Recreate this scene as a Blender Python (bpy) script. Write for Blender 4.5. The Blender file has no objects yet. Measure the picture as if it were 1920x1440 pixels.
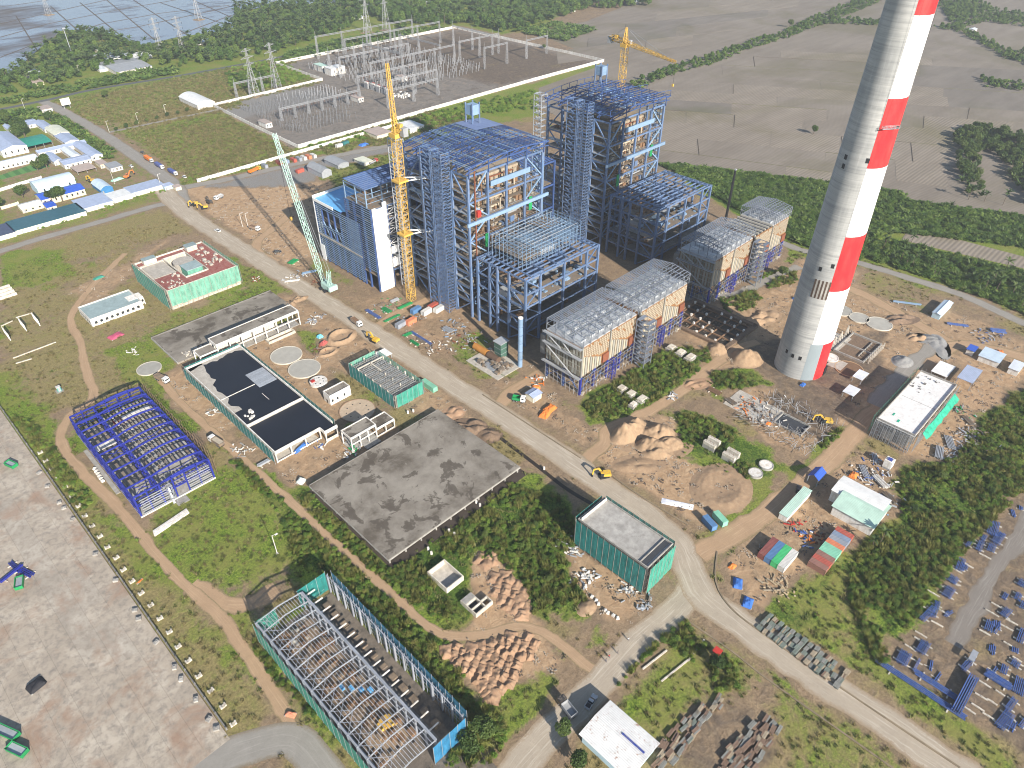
import bpy, bmesh, math, random
import numpy as np
from mathutils import Vector, Matrix
R = math.radians
random.seed(11); rng = np.random.default_rng(11)
scene = bpy.context.scene
COL = scene.collection
# ------------------------------------------------------------------ camera
CAM_H, FPX, DEP, YAW, ROLL = 200.0, 1333.0, R(37.6), R(-44.8), R(0.26)
cD, sD, cR, sR = math.cos(DEP), math.sin(DEP), math.cos(ROLL), math.sin(ROLL)
fw2 = Vector((math.cos(YAW), -math.sin(YAW), 0)); rt = Vector((-math.sin(YAW), -math.cos(YAW), 0))
fwd = fw2*cD - Vector((0, 0, sD)); upv = fw2*sD + Vector((0, 0, cD))
cx = rt*cR + upv*sR; cy = upv*cR - rt*sR; cz = -fwd
cam_d = bpy.data.cameras.new('camera'); cam = bpy.data.objects.new('camera', cam_d); COL.objects.link(cam)
cam.matrix_world = Matrix(((cx.x, cy.x, cz.x, 0), (cx.y, cy.y, cz.y, 0), (cx.z, cy.z, cz.z, CAM_H), (0, 0, 0, 1)))
cam_d.sensor_fit = 'HORIZONTAL'; cam_d.sensor_width = 36; cam_d.lens = FPX/1920*36
cam_d.clip_start = 1.0; cam_d.clip_end = 30000
scene.camera = cam
# ------------------------------------------------------------------ sky, sun, exposure
SUN_EL = R(26.0); SH = Vector((0.232, 0.973, 0)).normalized()      # SH: the way shadows fall
world = bpy.data.worlds.new('World'); scene.world = world; world.use_nodes = True
wn = world.node_tree.nodes; wl = world.node_tree.links
sky = wn.new('ShaderNodeTexSky'); sky.sky_type = 'NISHITA'; sky.sun_disc = False
sky.sun_elevation = SUN_EL; sky.sun_rotation = math.atan2(-SH.x, -SH.y)
sky.air_density = 1.0; sky.dust_density = 0.4; sky.ozone_density = 1.0
wn['Background'].inputs['Strength'].default_value = 0.085
wl.new(sky.outputs[0], wn['Background'].inputs[0])
sun_d = bpy.data.lights.new('sun', 'SUN'); sun_d.energy = 5.0; sun_d.angle = R(0.55); sun_d.color = (1.0, 0.93, 0.83)
sun = bpy.data.objects.new('sun', sun_d); COL.objects.link(sun)
sd = (SH*math.cos(SUN_EL) - Vector((0, 0, math.sin(SUN_EL))))
sun.rotation_euler = sd.to_track_quat('-Z', 'Y').to_euler(); sun.location = (0, -200, 400)
vs = scene.view_settings; vs.view_transform = 'Standard'; vs.look = 'None'; vs.gamma = 1; vs.use_curve_mapping = False
vs.exposure = 0.93
scene.render.engine = 'CYCLES'
scene.cycles.filter_width = 1.05
scene.cycles.max_bounces = 5; scene.cycles.diffuse_bounces = 2; scene.cycles.glossy_bounces = 2
scene.cycles.transparent_max_bounces = 12; scene.cycles.volume_bounces = 0
# ------------------------------------------------------------------ survey: photo pixel -> point on the site at height z
def S(px, py, z=0.0):
    x = (px-960)/FPX; y = (py-720)/FPX
    x, y = cR*x + sR*y, -sR*x + cR*y
    v = rt*x + fw2*(cD - y*sD); vz = -sD - y*cD
    t = (z-CAM_H)/vz
    return (v.x*t, v.y*t)
def SP(pts, z=0.0): return [S(a, b, z) for a, b in pts]
# ------------------------------------------------------------------ materials
MATS = {}
def newmat(name):
    m = bpy.data.materials.new(name); m.use_nodes = True; MATS[name] = m
    nt = m.node_tree; b = nt.nodes['Principled BSDF']
    return m, nt, b
def N(nt, t, **kw):
    n = nt.nodes.new(t)
    for k, v in kw.items():
        if k.startswith('i_'):
            key = k[2:]; n.inputs[int(key) if key.isdigit() else key].default_value = v
        else: setattr(n, k, v)
    return n
def ramp(nt, fac, stops):
    r = nt.nodes.new('ShaderNodeValToRGB'); e = r.color_ramp.elements
    while len(e) < len(stops): e.new(0.5)
    for i, (p, c) in enumerate(stops):
        e[i].position = p; e[i].color = (*c, 1) if len(c) == 3 else c
    nt.links.new(fac, r.inputs[0]); return r.outputs[0]
def mix(nt, fac, a, b, mode='MIX'):
    n = nt.nodes.new('ShaderNodeMix'); n.data_type = 'RGBA'; n.blend_type = mode; n.clamp_factor = True
    for s, v in ((0, fac), (6, a), (7, b)):
        if hasattr(v, 'is_output'): nt.links.new(v, n.inputs[s])
        else: n.inputs[s].default_value = v if s == 0 else ((*v, 1) if len(v) == 3 else v)
    return n.outputs[2]
def math_(nt, op, a, b=None, c=None):
    n = nt.nodes.new('ShaderNodeMath'); n.operation = op
    for s, v in ((0, a), (1, b), (2, c)):
        if v is None: continue
        if hasattr(v, 'is_output'): nt.links.new(v, n.inputs[s])
        else: n.inputs[s].default_value = v
    return n.outputs[0]
def pos(nt): return nt.nodes.new('ShaderNodeNewGeometry').outputs['Position']
def noise(nt, vec, scale, detail=4, rough=0.6, dist=0.0):
    n = N(nt, 'ShaderNodeTexNoise', i_Scale=scale, i_Detail=detail, i_Roughness=rough, i_Distortion=dist)
    nt.links.new(vec, n.inputs['Vector']); return n.outputs[0]
def mapv(nt, vec, scale=(1, 1, 1), rot=0.0):
    n = nt.nodes.new('ShaderNodeMapping'); n.inputs['Scale'].default_value = scale; n.inputs['Rotation'].default_value = (0, 0, rot)
    nt.links.new(vec, n.inputs[0]); return n.outputs[0]
def bump(nt, b, h, strength=0.5, dist=0.1):
    n = N(nt, 'ShaderNodeBump', i_Strength=strength, i_Distance=dist); nt.links.new(h, n.inputs['Height']); nt.links.new(n.outputs[0], b.inputs['Normal'])
def M(name, col, rough=0.75, metal=0.0, var=0.25, scale=0.6, dirt=None, dirt_amt=0.35, objvar=0.12, fine=6.0, spec=0.3, bmp=0.0):
    """paint / concrete / metal with blotches, optional dirt, and a little difference from piece to piece"""
    if name in MATS: return MATS[name]
    m, nt, b = newmat(name)
    p = pos(nt)
    n1 = noise(nt, p, scale, 5); n2 = noise(nt, p, fine, 3)
    dk = tuple(c*(1-var) for c in col); lt = tuple(min(1, c*(1+var*0.6)) for c in col)
    c = ramp(nt, n1, [(0.3, dk), (0.7, lt)])
    c = mix(nt, 0.35, c, ramp(nt, n2, [(0.3, dk), (0.75, lt)]))
    if dirt:
        n3 = noise(nt, mapv(nt, p, (1, 1, 0.35)), scale*1.7, 6, 0.7)
        c = mix(nt, ramp(nt, n3, [(0.5-dirt_amt*0.3, (0, 0, 0)), (0.85-dirt_amt*0.3, (1, 1, 1))]), c, dirt)
    if objvar:
        oi = nt.nodes.new('ShaderNodeObjectInfo')
        v = math_(nt, 'MULTIPLY_ADD', oi.outputs['Random'], 2*objvar, 1-objvar)
        hs = nt.nodes.new('ShaderNodeHueSaturation'); nt.links.new(v, hs.inputs['Value']); nt.links.new(c, hs.inputs['Color']); c = hs.outputs[0]
    nt.links.new(c, b.inputs['Base Color'])
    b.inputs['Roughness'].default_value = rough; b.inputs['Metallic'].default_value = metal; b.inputs['Specular IOR Level'].default_value = spec
    if bmp: bump(nt, b, n2, bmp, 0.15)
    return m
def M_ribbed(name, col, axis='x', pitch=0.4, rough=0.5, rust=None, var=0.15, metal=0.0, amp=0.5):
    """corrugated sheet: real ribs are finer than a pixel, so fine relief only"""
    if name in MATS: return MATS[name]
    m, nt, b = newmat(name); p = pos(nt)
    w = N(nt, 'ShaderNodeTexWave', wave_type='BANDS', bands_direction=axis.upper(), i_Scale=0.31416/pitch)
    nt.links.new(p, w.inputs['Vector'])
    n1 = noise(nt, p, 0.35, 5)
    c = ramp(nt, n1, [(0.3, tuple(k*(1-var) for k in col)), (0.7, tuple(min(1, k*(1+var*.5)) for k in col))])
    if rust:
        n3 = noise(nt, p, 0.55, 6, 0.75); c = mix(nt, ramp(nt, n3, [(0.58, (0, 0, 0)), (0.68, (1, 1, 1))]), c, rust)
    oi = nt.nodes.new('ShaderNodeObjectInfo'); hs = nt.nodes.new('ShaderNodeHueSaturation')
    nt.links.new(math_(nt, 'MULTIPLY_ADD', oi.outputs['Random'], 0.14, 0.93), hs.inputs['Value']); nt.links.new(c, hs.inputs['Color'])
    nt.links.new(hs.outputs[0], b.inputs['Base Color']); b.inputs['Roughness'].default_value = rough; b.inputs['Metallic'].default_value = metal
    bump(nt, b, w.outputs[1], amp, 0.12)
    return m
def M_net(name, col, holes=0.22):
    if name in MATS: return MATS[name]
    m, nt, b = newmat(name); p = pos(nt)
    n1 = noise(nt, mapv(nt, p, (1, 1, 0.3)), 0.8, 5, 0.65); n2 = noise(nt, p, 5.0, 2)
    c = ramp(nt, n1, [(0.25, tuple(k*0.5 for k in col)), (0.5, col), (0.8, tuple(min(1, k*1.35+0.02) for k in col))])
    nt.links.new(c, b.inputs['Base Color']); b.inputs['Roughness'].default_value = 0.8
    a = ramp(nt, n2, [(0.30, (1-holes*2.6,)*3), (0.5, (1-holes*0.5,)*3)])
    nt.links.new(a, b.inputs['Alpha'])
    bump(nt, b, n1, 0.4, 0.3)
    return m
def M_leaf(name, cols, rough=0.55, trans=0.3):
    if name in MATS: return MATS[name]
    m, nt, b = newmat(name); p = pos(nt)
    oi = nt.nodes.new('ShaderNodeObjectInfo')
    n1 = noise(nt, p, 0.22, 3); n2 = noise(nt, p, 1.6, 2)
    f = math_(nt, 'ADD', math_(nt, 'MULTIPLY', n1, 0.55), math_(nt, 'MULTIPLY_ADD', n2, 0.35, math_(nt, 'MULTIPLY', oi.outputs['Random'], 0.28)))
    k = len(cols)
    c = ramp(nt, f, [(0.38+0.36*i/(k-1), cc) for i, cc in enumerate(cols)])
    nt.links.new(c, b.inputs['Base Color']); b.inputs['Roughness'].default_value = rough; b.inputs['Specular IOR Level'].default_value = 0.25
    if trans:
        t = nt.nodes.new('ShaderNodeBsdfTranslucent'); nt.links.new(mix(nt, 1.0, c, (0.9, 1.0, 0.4), 'MULTIPLY'), t.inputs[0])
        ms = nt.nodes.new('ShaderNodeMixShader'); ms.inputs[0].default_value = trans
        nt.links.new(b.outputs[0], ms.inputs[1]); nt.links.new(t.outputs[0], ms.inputs[2])
        nt.links.new(ms.outputs[0], nt.nodes['Material Output'].inputs[0])
    return m
# ------------------------------------------------------------------ geometry
CUBEF = ((0, 3, 2, 1), (4, 5, 6, 7), (0, 1, 5, 4), (1, 2, 6, 5), (2, 3, 7, 6), (3, 0, 4, 7))
class MB:
    def __init__(s): s.v = []; s.f = []
    def add(s, vs, fs):
        o = len(s.v); s.v.extend([tuple(v) for v in vs]); s.f.extend([tuple(i+o for i in f) for f in fs]); return s
    def box(s, x0, y0, z0, x1, y1, z1):
        return s.add([(x0, y0, z0), (x1, y0, z0), (x1, y1, z0), (x0, y1, z0), (x0, y0, z1), (x1, y0, z1), (x1, y1, z1), (x0, y1, z1)], CUBEF)
    def bar(s, p, q, w, h=None):
        m = bar_matrix(p, q, w, h or w)
        return s.add([m @ Vector(c) for c in UC], CUBEF)
    def cyl(s, p, q, r, n=8, r2=None, cap=True):
        p = Vector(p); q = Vector(q); d = (q-p).normalized(); a = d.orthogonal().normalized(); b = d.cross(a); r2 = r if r2 is None else r2
        vs = [p+(a*math.cos(2*math.pi*i/n)+b*math.sin(2*math.pi*i/n))*r for i in range(n)]+[q+(a*math.cos(2*math.pi*i/n)+b*math.sin(2*math.pi*i/n))*r2 for i in range(n)]
        fs = [(i, (i+1) % n, n+(i+1) % n, n+i) for i in range(n)]
        if cap: fs += [tuple(reversed(range(n))), tuple(range(n, 2*n))]
        return s.add(vs, fs)
    def prism(s, poly, z0, z1):
        n = len(poly)
        return s.add([(x, y, z0) for x, y in poly]+[(x, y, z1) for x, y in poly], [tuple(reversed(range(n))), tuple(range(n, 2*n))]+[(i, (i+1) % n, n+(i+1) % n, n+i) for i in range(n)])
    def extr(s, prof, axis, a, b):
        """profile of (u, z) points extruded along x or y from a to b"""
        n = len(prof)
        P = (lambda t, u, z: (t, u, z)) if axis == 'x' else (lambda t, u, z: (u, t, z))
        vs = [P(a, u, z) for u, z in prof]+[P(b, u, z) for u, z in prof]
        return s.add(vs, [tuple(range(n)), tuple(reversed(range(n, 2*n)))]+[(i, n+i, n+(i+1) % n, (i+1) % n) for i in range(n)])
    def mesh(s, name, mat, smooth=False, fix=True):
        me = bpy.data.meshes.new(name); me.from_pydata(s.v, [], s.f)
        if fix:
            bm = bmesh.new(); bm.from_mesh(me); bmesh.ops.recalc_face_normals(bm, faces=bm.faces); bm.to_mesh(me); bm.free()
        if mat: me.materials.append(mat)
        if smooth: me.polygons.foreach_set('use_smooth', [True]*len(me.polygons))
        me.update(); return me
UC = [(-.5, -.5, 0), (.5, -.5, 0), (.5, .5, 0), (-.5, .5, 0), (-.5, -.5, 1), (.5, -.5, 1), (.5, .5, 1), (-.5, .5, 1)]
def bar_matrix(p, q, w, h):
    p = Vector(p); d = Vector(q)-p; L = d.length or 1e-6; z = d/L
    x = Vector((0, 0, 1)).cross(z)
    x = Vector((1, 0, 0)) if x.length < 1e-4 else x.normalized()
    y = z.cross(x)
    return Matrix(((x.x*w, y.x*h, z.x*L, p.x), (x.y*w, y.y*h, z.y*L, p.y), (x.z*w, y.z*h, z.z*L, p.z), (0, 0, 0, 1)))
_unit = {}
def unit(mat):
    if mat.name not in _unit:
        m = MB(); m.add(UC, CUBEF); _unit[mat.name] = m.mesh('unit_'+mat.name, mat)
    return _unit[mat.name]
_ucyl = {}
def ucyl(mat, n=10):
    k = (mat.name, n)
    if k not in _ucyl: _ucyl[k] = MB().cyl((0, 0, 0), (0, 0, 1), 1, n).mesh('rod_'+mat.name, mat)
    return _ucyl[k]
def link(o, parent=None):
    COL.objects.link(o)
    if parent is not None: o.parent = parent
    return o
def tag(o, label=None, cat=None, group=None, kind=None):
    if label: o['label'] = label
    if cat: o['category'] = cat
    if group: o['group'] = group
    if kind: o['kind'] = kind
    return o
def thing(name, label, cat, loc=(0, 0, 0), rz=0.0, group=None):
    o = bpy.data.objects.new(name, None); o.location = loc if len(loc) == 3 else (*loc, 0); o.rotation_euler = (0, 0, rz); o.empty_display_size = 0.5
    link(o); return tag(o, label, cat, group)
def obj(name, mb, mat, parent=None, smooth=False, loc=None, rz=0.0):
    me = mb if isinstance(mb, bpy.types.Mesh) else mb.mesh(name, mat, smooth)
    o = bpy.data.objects.new(name, me); link(o, parent)
    if loc is not None: o.location = loc if len(loc) == 3 else (*loc, 0)
    if rz: o.rotation_euler = (0, 0, rz)
    return o
def box(name, mat, parent, x0, y0, z0, x1, y1, z1):
    o = bpy.data.objects.new(name, unit(mat)); link(o, parent)
    o.location = ((x0+x1)/2, (y0+y1)/2, z0); o.scale = (x1-x0, y1-y0, z1-z0); return o
def bar(name, mat, parent, p, q, w, h=None):
    o = bpy.data.objects.new(name, unit(mat)); link(o, parent); o.matrix_basis = bar_matrix(p, q, w, h or w); return o
def rod(name, mat, parent, p, q, r, n=10):
    o = bpy.data.objects.new(name, ucyl(mat, n)); link(o, parent); o.matrix_basis = bar_matrix(p, q, r, r); return o
def copy_tree(o, parent=None):
    c = o.copy(); COL.objects.link(c)
    if parent is not None: c.parent = parent; c.matrix_parent_inverse = Matrix.Identity(4)
    for ch in list(o.children): copy_tree(ch, c)
    return c
def place(proto, loc, rz=0.0, label=None, group=None, first=[set()]):
    """first use moves the prototype itself, later uses copy it with its parts"""
    if proto.name not in first[0]: first[0].add(proto.name); o = proto
    else: o = copy_tree(proto); first[0].add(o.name)
    o.location = loc if len(loc) == 3 else (*loc, 0); o.rotation_euler = (0, 0, rz)
    if label: o['label'] = label
    if group: o['group'] = group
    return o
EXCL = []
_o1 = 'first second third fourth fifth sixth seventh eighth ninth tenth eleventh twelfth thirteenth fourteenth fifteenth sixteenth seventeenth eighteenth nineteenth'.split()
def nth(i):
    if i < 19: return _o1[i]
    t, u = divmod(i+1, 10); return ('twentieth', 'thirtieth', 'fortieth')[t-2] if u == 0 else ('twenty', 'thirty', 'forty')[t-2]+'-'+_o1[u-1]
def inpoly(px, py, poly):
    r = np.zeros(np.shape(px), bool); n = len(poly)
    for i in range(n):
        x1, y1 = poly[i]; x2, y2 = poly[(i+1) % n]
        if y1 == y2: continue
        c = ((y1 > py) != (y2 > py)) & (px < (x2-x1)*(py-y1)/(y2-y1)+x1); r ^= c
    return r
def segdist(px, py, poly, closed=True):
    d = np.full(np.shape(px), 1e9); n = len(poly)
    for i in range(n if closed else n-1):
        x1, y1 = poly[i]; x2, y2 = poly[(i+1) % n]; dx, dy = x2-x1, y2-y1; L = dx*dx+dy*dy+1e-9
        t = np.clip(((px-x1)*dx+(py-y1)*dy)/L, 0, 1); d = np.minimum(d, np.hypot(px-x1-t*dx, py-y1-t*dy))
    return d
def scatter(poly, per_m2, mind=0.0):
    P = np.array(poly); lo = P.min(0); hi = P.max(0); n = int((hi[0]-lo[0])*(hi[1]-lo[1])*per_m2)
    p = rng.uniform(lo, hi, (n, 2)); p = p[inpoly(p[:, 0], p[:, 1], poly)]
    if mind:
        cell = {}; keep = []
        for i, (x, y) in enumerate(p):
            k = (int(x//mind), int(y//mind))
            if any(j in cell for j in ((k[0]+a, k[1]+b) for a in (-1, 0, 1) for b in (-1, 0, 1)) if j == k): continue
            cell[k] = 1; keep.append(i)
        p = p[keep]
    return p
def vnoise(x, y, s, seed=0):
    """cheap value noise in numpy"""
    x = x/s; y = y/s; xi = np.floor(x).astype(int); yi = np.floor(y).astype(int); fx = x-xi; fy = y-yi
    fx = fx*fx*(3-2*fx); fy = fy*fy*(3-2*fy)
    def h(a, b):
        v = np.sin(a*127.1+b*311.7+seed*74.7)*43758.5453; return v-np.floor(v)
    return (h(xi, yi)*(1-fx)+h(xi+1, yi)*fx)*(1-fy)+(h(xi, yi+1)*(1-fx)+h(xi+1, yi+1)*fx)*fy
# ================================================================== ground
def axis_coords(a, b, far, step):
    c = list(np.arange(a, b+step/2, step)); s = step; x = c[-1]
    while x < far: s *= 1.09; x += s; c.append(x)
    s = step; x = c[0]
    while x > -far/2: s *= 1.16; x -= s; c.insert(0, x)
    return np.array(c)
gx = axis_coords(-60, 430, 9000, 1.25); gy = axis_coords(-80, 470, 9000, 1.25)
GX, GY = np.meshgrid(gx, gy); fx, fy = GX.ravel(), GY.ravel()
nV = len(fx)
W = {k: np.zeros(nV) for k in ('grass', 'dry', 'lush', 'gravel', 'dark', 'sand')}
# default cover: patchy dry grass on brown soil
nz = vnoise(fx, fy, 22, 1)*0.6+vnoise(fx, fy, 7, 2)*0.4
W['grass'][:] = np.clip((nz-0.35)*2.2, 0, 0.9); W['dry'][:] = np.clip((vnoise(fx, fy, 15, 3)-0.25)*1.6, 0, 0.9)
def paint(poly, feather=3.0, z=0, world=False, **set_):
    P = poly if world else SP(poly)
    a = np.array(P); lo = a.min(0)-feather*2; hi = a.max(0)+feather*2
    idx = np.where((fx > lo[0]) & (fx < hi[0]) & (fy > lo[1]) & (fy < hi[1]))[0]
    if len(idx) == 0: return
    x, y = fx[idx], fy[idx]
    wob = (vnoise(x, y, 9, 5)-0.5)*feather*1.8+(vnoise(x, y, 3.2, 6)-0.5)*feather*0.9
    d = segdist(x, y, P); d = np.where(inpoly(x, y, P), d, -d)+wob
    t = np.clip(d/feather*0.5+0.5, 0, 1)
    for k in W:
        W[k][idx] = W[k][idx]*(1-t)+set_.get(k, 0.0)*t
def strip(poly, w, feather=2.0, **set_):
    P = SP(poly); a = np.array(P); lo = a.min(0)-w*2; hi = a.max(0)+w*2
    idx = np.where((fx > lo[0]) & (fx < hi[0]) & (fy > lo[1]) & (fy < hi[1]))[0]
    x, y = fx[idx], fy[idx]
    d = w-segdist(x, y, P, False)+(vnoise(x, y, 8, 8)-0.5)*feather*2; t = np.clip(d/feather*0.5+0.5, 0, 1)
    for k in W: W[k][idx] = W[k][idx]*(1-t)+set_.get(k, 0.0)*t
# --- far land
paint([(-400, -120), (2400, -120), (2400, 700), (1500, 480), (1240, 330), (1010, 200), (1010, 168), (545, 290), (0, 470), (-400, 600)], 8, grass=0.75, dry=0.45)
paint([(1000, 60), (1300, -100), (2600, -100), (2600, 640), (1930, 460), (1230, 330), (1000, 200), (1135, 118), (900, 70)], 6, dry=0.25, sand=0.1, dark=0.35)
paint([(1235, 308), (1430, 328), (1560, 345), (1693, 363), (1700, 378), (1800, 390), (1920, 408), (1990, 420), (1990, 485), (1920, 465), (1660, 435), (1600, 500), (1500, 462), (1380, 400)], 2, lush=0.8, grass=0.8)
# --- green fields in the upper left
paint([(210, 278), (412, 212), (550, 282), (372, 338), (330, 325)], 4, grass=0.6, dry=0.75, lush=0.1)
paint([(128, 205), (190, 170), (560, 105), (420, 200), (205, 246)], 4, grass=0.6, dry=0.7, lush=0.2)
paint([(300, 205), (410, 185), (420, 205), (230, 250)], 3, dry=0.8, grass=0.3)
paint([(0, 195), (380, 128), (640, 70), (700, 60), (520, 100), (180, 158), (0, 212)], 3, grass=0.9, lush=0.35)
paint([(0, 480), (320, 385), (370, 420), (250, 470), (120, 500), (0, 560)], 5, dry=0.75, grass=0.35)
paint([(0, 470), (110, 470), (130, 500), (60, 540), (0, 545)], 4, grass=0.9)
paint([(0, 425), (300, 345), (330, 372), (0, 468)], 2, dry=0.5, grass=0.55)
paint([(0, 280), (215, 225), (335, 330), (300, 345), (0, 425)], 3, dry=0.25, grass=0.45, sand=0.2)
# --- bare ground of the works
paint([(330, 355), (500, 318), (740, 270), (770, 300), (640, 335), (590, 360), (600, 470), (630, 545), (520, 490), (400, 405)], 4, sand=0.75, gravel=0.12)
paint([(370, 352), (560, 310), (740, 268), (760, 292), (640, 330), (540, 350)], 3, gravel=0.75)
paint([(595, 318), (735, 285), (760, 300), (640, 345), (600, 340)], 4, grass=0.6, dark=0.5)
paint([(620, 540), (590, 400), (760, 290), (1010, 230), (1240, 320), (1480, 470), (1440, 600), (1290, 700), (1040, 750), (900, 640)], 4, dark=0.35, sand=0.35)
paint([(600, 480), (700, 560), (640, 545), (560, 490)], 4, grass=0.5, sand=0.2)
paint([(640, 555), (880, 580), (1010, 690), (950, 745), (720, 612)], 3, sand=0.45, gravel=0.1)
paint([(830, 640), (900, 620), (980, 700), (900, 720)], 3, grass=0.55, dry=0.4)
paint([(500, 540), (600, 570), (700, 630), (860, 745), (900, 800), (830, 790), (760, 770), (620, 690), (640, 790), (660, 850), (560, 940), (500, 870), (410, 780), (310, 720), (300, 690), (450, 650), (560, 600)], 3, sand=0.55)
paint([(555, 610), (600, 620), (590, 660), (560, 650)], 3, grass=0.7, dry=0.3)
paint([(300, 700), (360, 700), (430, 800), (505, 860), (470, 870), (330, 760)], 3, sand=0.65)
paint([(945, 745), (1010, 720), (1070, 770), (1130, 820), (1095, 850), (960, 770)], 3, sand=0.5)
paint([(950, 760), (1000, 790), (1110, 850), (1095, 870), (945, 780)], 3, grass=0.6, dry=0.4)
paint([(1080, 760), (1230, 670), (1300, 640), (1345, 680), (1270, 730), (1190, 780), (1110, 790)], 4, grass=0.9, lush=0.7)
paint([(1130, 805), (1260, 770), (1330, 800), (1290, 870), (1420, 900), (1390, 960), (1300, 985), (1180, 900), (1110, 865)], 4, sand=0.95)
paint([(1230, 770), (1330, 780), (1430, 830), (1480, 880), (1410, 930), (1380, 880), (1280, 850), (1270, 790)], 4, grass=0.85, lush=0.6)
paint([(1270, 590), (1430, 545), (1500, 480), (1640, 510), (1920, 640), (1920, 690), (1760, 690), (1640, 790), (1560, 900), (1440, 830), (1330, 720)], 4, sand=0.55, dark=0.15)
paint([(1380, 640), (1660, 620), (1650, 700), (1560, 740), (1400, 720)], 3, dark=0.55, sand=0.3)
paint([(1440, 740), (1560, 700), (1600, 740), (1560, 830), (1450, 800)], 3, dark=0.6, sand=0.2)
paint([(1330, 700), (1400, 690), (1440, 720), (1340, 740)], 3, grass=0.85, lush=0.5)
paint([(1620, 500), (1760, 550), (1740, 590), (1600, 545)], 4, dry=0.5, grass=0.4, sand=0.3)
paint([(1640, 790), (1760, 690), (1920, 690), (1900, 770), (1830, 860), (1740, 870), (1690, 850)], 4, sand=0.7)
paint([(1560, 870), (1640, 840), (1700, 880), (1680, 970), (1610, 1030), (1500, 1090), (1430, 1160), (1355, 1120), (1345, 1050), (1440, 960)], 3, sand=0.55, dry=0.1)
paint([(1440, 935), (1570, 790), (1590, 800), (1470, 930), (1400, 985)], 2.5, grass=0.9, lush=0.35)
# --- east side scrub and the steel yard
paint([(1690, 880), (1790, 850), (1850, 770), (1990, 690), (1990, 900), (1830, 1020), (1650, 1270), (1560, 1230), (1440, 1150), (1500, 1090), (1610, 1030), (1680, 960)], 4, grass=0.9, lush=0.6, dry=0.35)
paint([(1500, 1130), (1620, 1080), (1640, 1180), (1580, 1230)], 5, dry=0.85, grass=0.5)
paint([(1650, 1260), (1830, 1010), (2000, 800), (2000, 1500), (1920, 1440)], 4, dark=0.5, gravel=0.2, dry=0.3)
paint([(1620, 1300), (1660, 1250), (1930, 1430), (1900, 1470)], 3, grass=0.8, dry=0.5, lush=0.3)
paint([(1260, 1160), (1640, 1330), (1900, 1500), (1300, 1500), (1150, 1330)], 4, grass=0.5, dry=0.6)
paint([(1250, 1330), (1440, 1290), (1480, 1440), (1270, 1460)], 4, dark=0.5, dry=0.3)
paint([(1150, 1270), (1260, 1170), (1330, 1250), (1260, 1380), (1180, 1330)], 3, grass=0.65, dry=0.6)
# --- around the big slab and the foreground
paint([(560, 925), (590, 910), (735, 1055), (960, 890), (1060, 930), (1090, 990), (1080, 1050), (1110, 1140), (1000, 1160), (900, 1200), (800, 1150), (700, 1085)], 4, grass=0.95, lush=0.65)
paint([(900, 1030), (960, 1050), (1000, 1180), (880, 1180), (880, 1060)], 3, sand=0.8)
paint([(820, 1190), (1010, 1180), (1050, 1240), (1100, 1250), (1040, 1320), (900, 1320), (830, 1260)], 3, sand=0.85)
paint([(1050, 1010), (1210, 1100), (1220, 1150), (1160, 1180), (1080, 1090)], 3, sand=0.65)
paint([(900, 1300), (1060, 1260), (960, 1440), (860, 1440)], 4, grass=0.8, dry=0.4, lush=0.3)
paint([(600, 1080), (740, 1110), (850, 1210), (900, 1330), (870, 1360), (740, 1230)], 4, grass=0.9, lush=0.5, dry=0.3)
paint([(300, 950), (410, 880), (500, 880), (560, 1000), (520, 1080), (420, 1120), (300, 1040)], 4, grass=0.72, lush=0.25, dry=0.6)
paint([(400, 1100), (560, 1060), (490, 1160)], 4, grass=0.5, dark=0.4)
paint([(430, 860), (470, 860), (600, 980), (690, 1090), (600, 1080), (540, 1060), (560, 1000)], 3, grass=0.9, lush=0.7)
paint([(-100, 650), (60, 760), (140, 880), (260, 1020), (400, 1220), (520, 1330), (440, 1420), (300, 1440), (420, 1370), (-100, 720)], 3, grass=0.4, dry=0.8)
paint([(-100, 640), (60, 740), (150, 890), (320, 1080), (280, 1080), (-20, 760)], 4, grass=0.75, lush=0.3, dry=0.5)
paint([(480, 1200), (640, 1430), (760, 1500), (560, 1500), (560, 1370)], 4, grass=0.5, dry=0.6)
# --- west meadow
paint([(0, 560), (120, 540), (250, 430), (310, 560), (340, 680), (250, 740), (120, 770), (0, 690)], 5, grass=0.36, dry=0.62, sand=0.25)
paint([(205, 660), (290, 635), (330, 690), (250, 720)], 3, grass=0.95, lush=0.15)
paint([(330, 590), (480, 525), (520, 545), (300, 635), (260, 640)], 4, grass=0.6, dry=0.6)
paint([(450, 560), (500, 510), (540, 540), (500, 560)], 3, grass=0.95, lush=0.2)
paint([(130, 545), (330, 440), (240, 520), (170, 590)], 4, sand=0.55, dry=0.2)
# --- substation
paint([(412, 208), (550, 278), (1135, 116), (852, 50), (515, 120), (600, 152)], 3, gravel=0.65, dark=0.45, dry=0.15)
paint([(412, 208), (480, 178), (560, 165), (640, 180), (520, 205), (450, 222)], 2, sand=0.2, gravel=0.95)
paint([(600, 130), (850, 60), (1110, 118), (940, 160), (760, 120)], 5, gravel=0.45, dark=0.7, grass=0.25, dry=0.25)
paint([(540, 285), (900, 178), (1010, 168), (1010, 215), (760, 260)], 3, grass=0.85, dry=0.65, lush=0.25)
# worn verges along the roads
for pl, w in (([(330, 388), (640, 580), (950, 780), (1230, 975), (1290, 1040)], 9), ([(1300, 1110), (1600, 1310), (1800, 1440)], 8), ([(1290, 1130), (1100, 1290), (960, 1440)], 7), ([(0, 470), (310, 380)], 5), ([(95, 195), (330, 330)], 6)):
    strip(pl, w, 2.5, sand=0.3, gravel=0.2, dry=0.35, grass=0.15)
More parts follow.
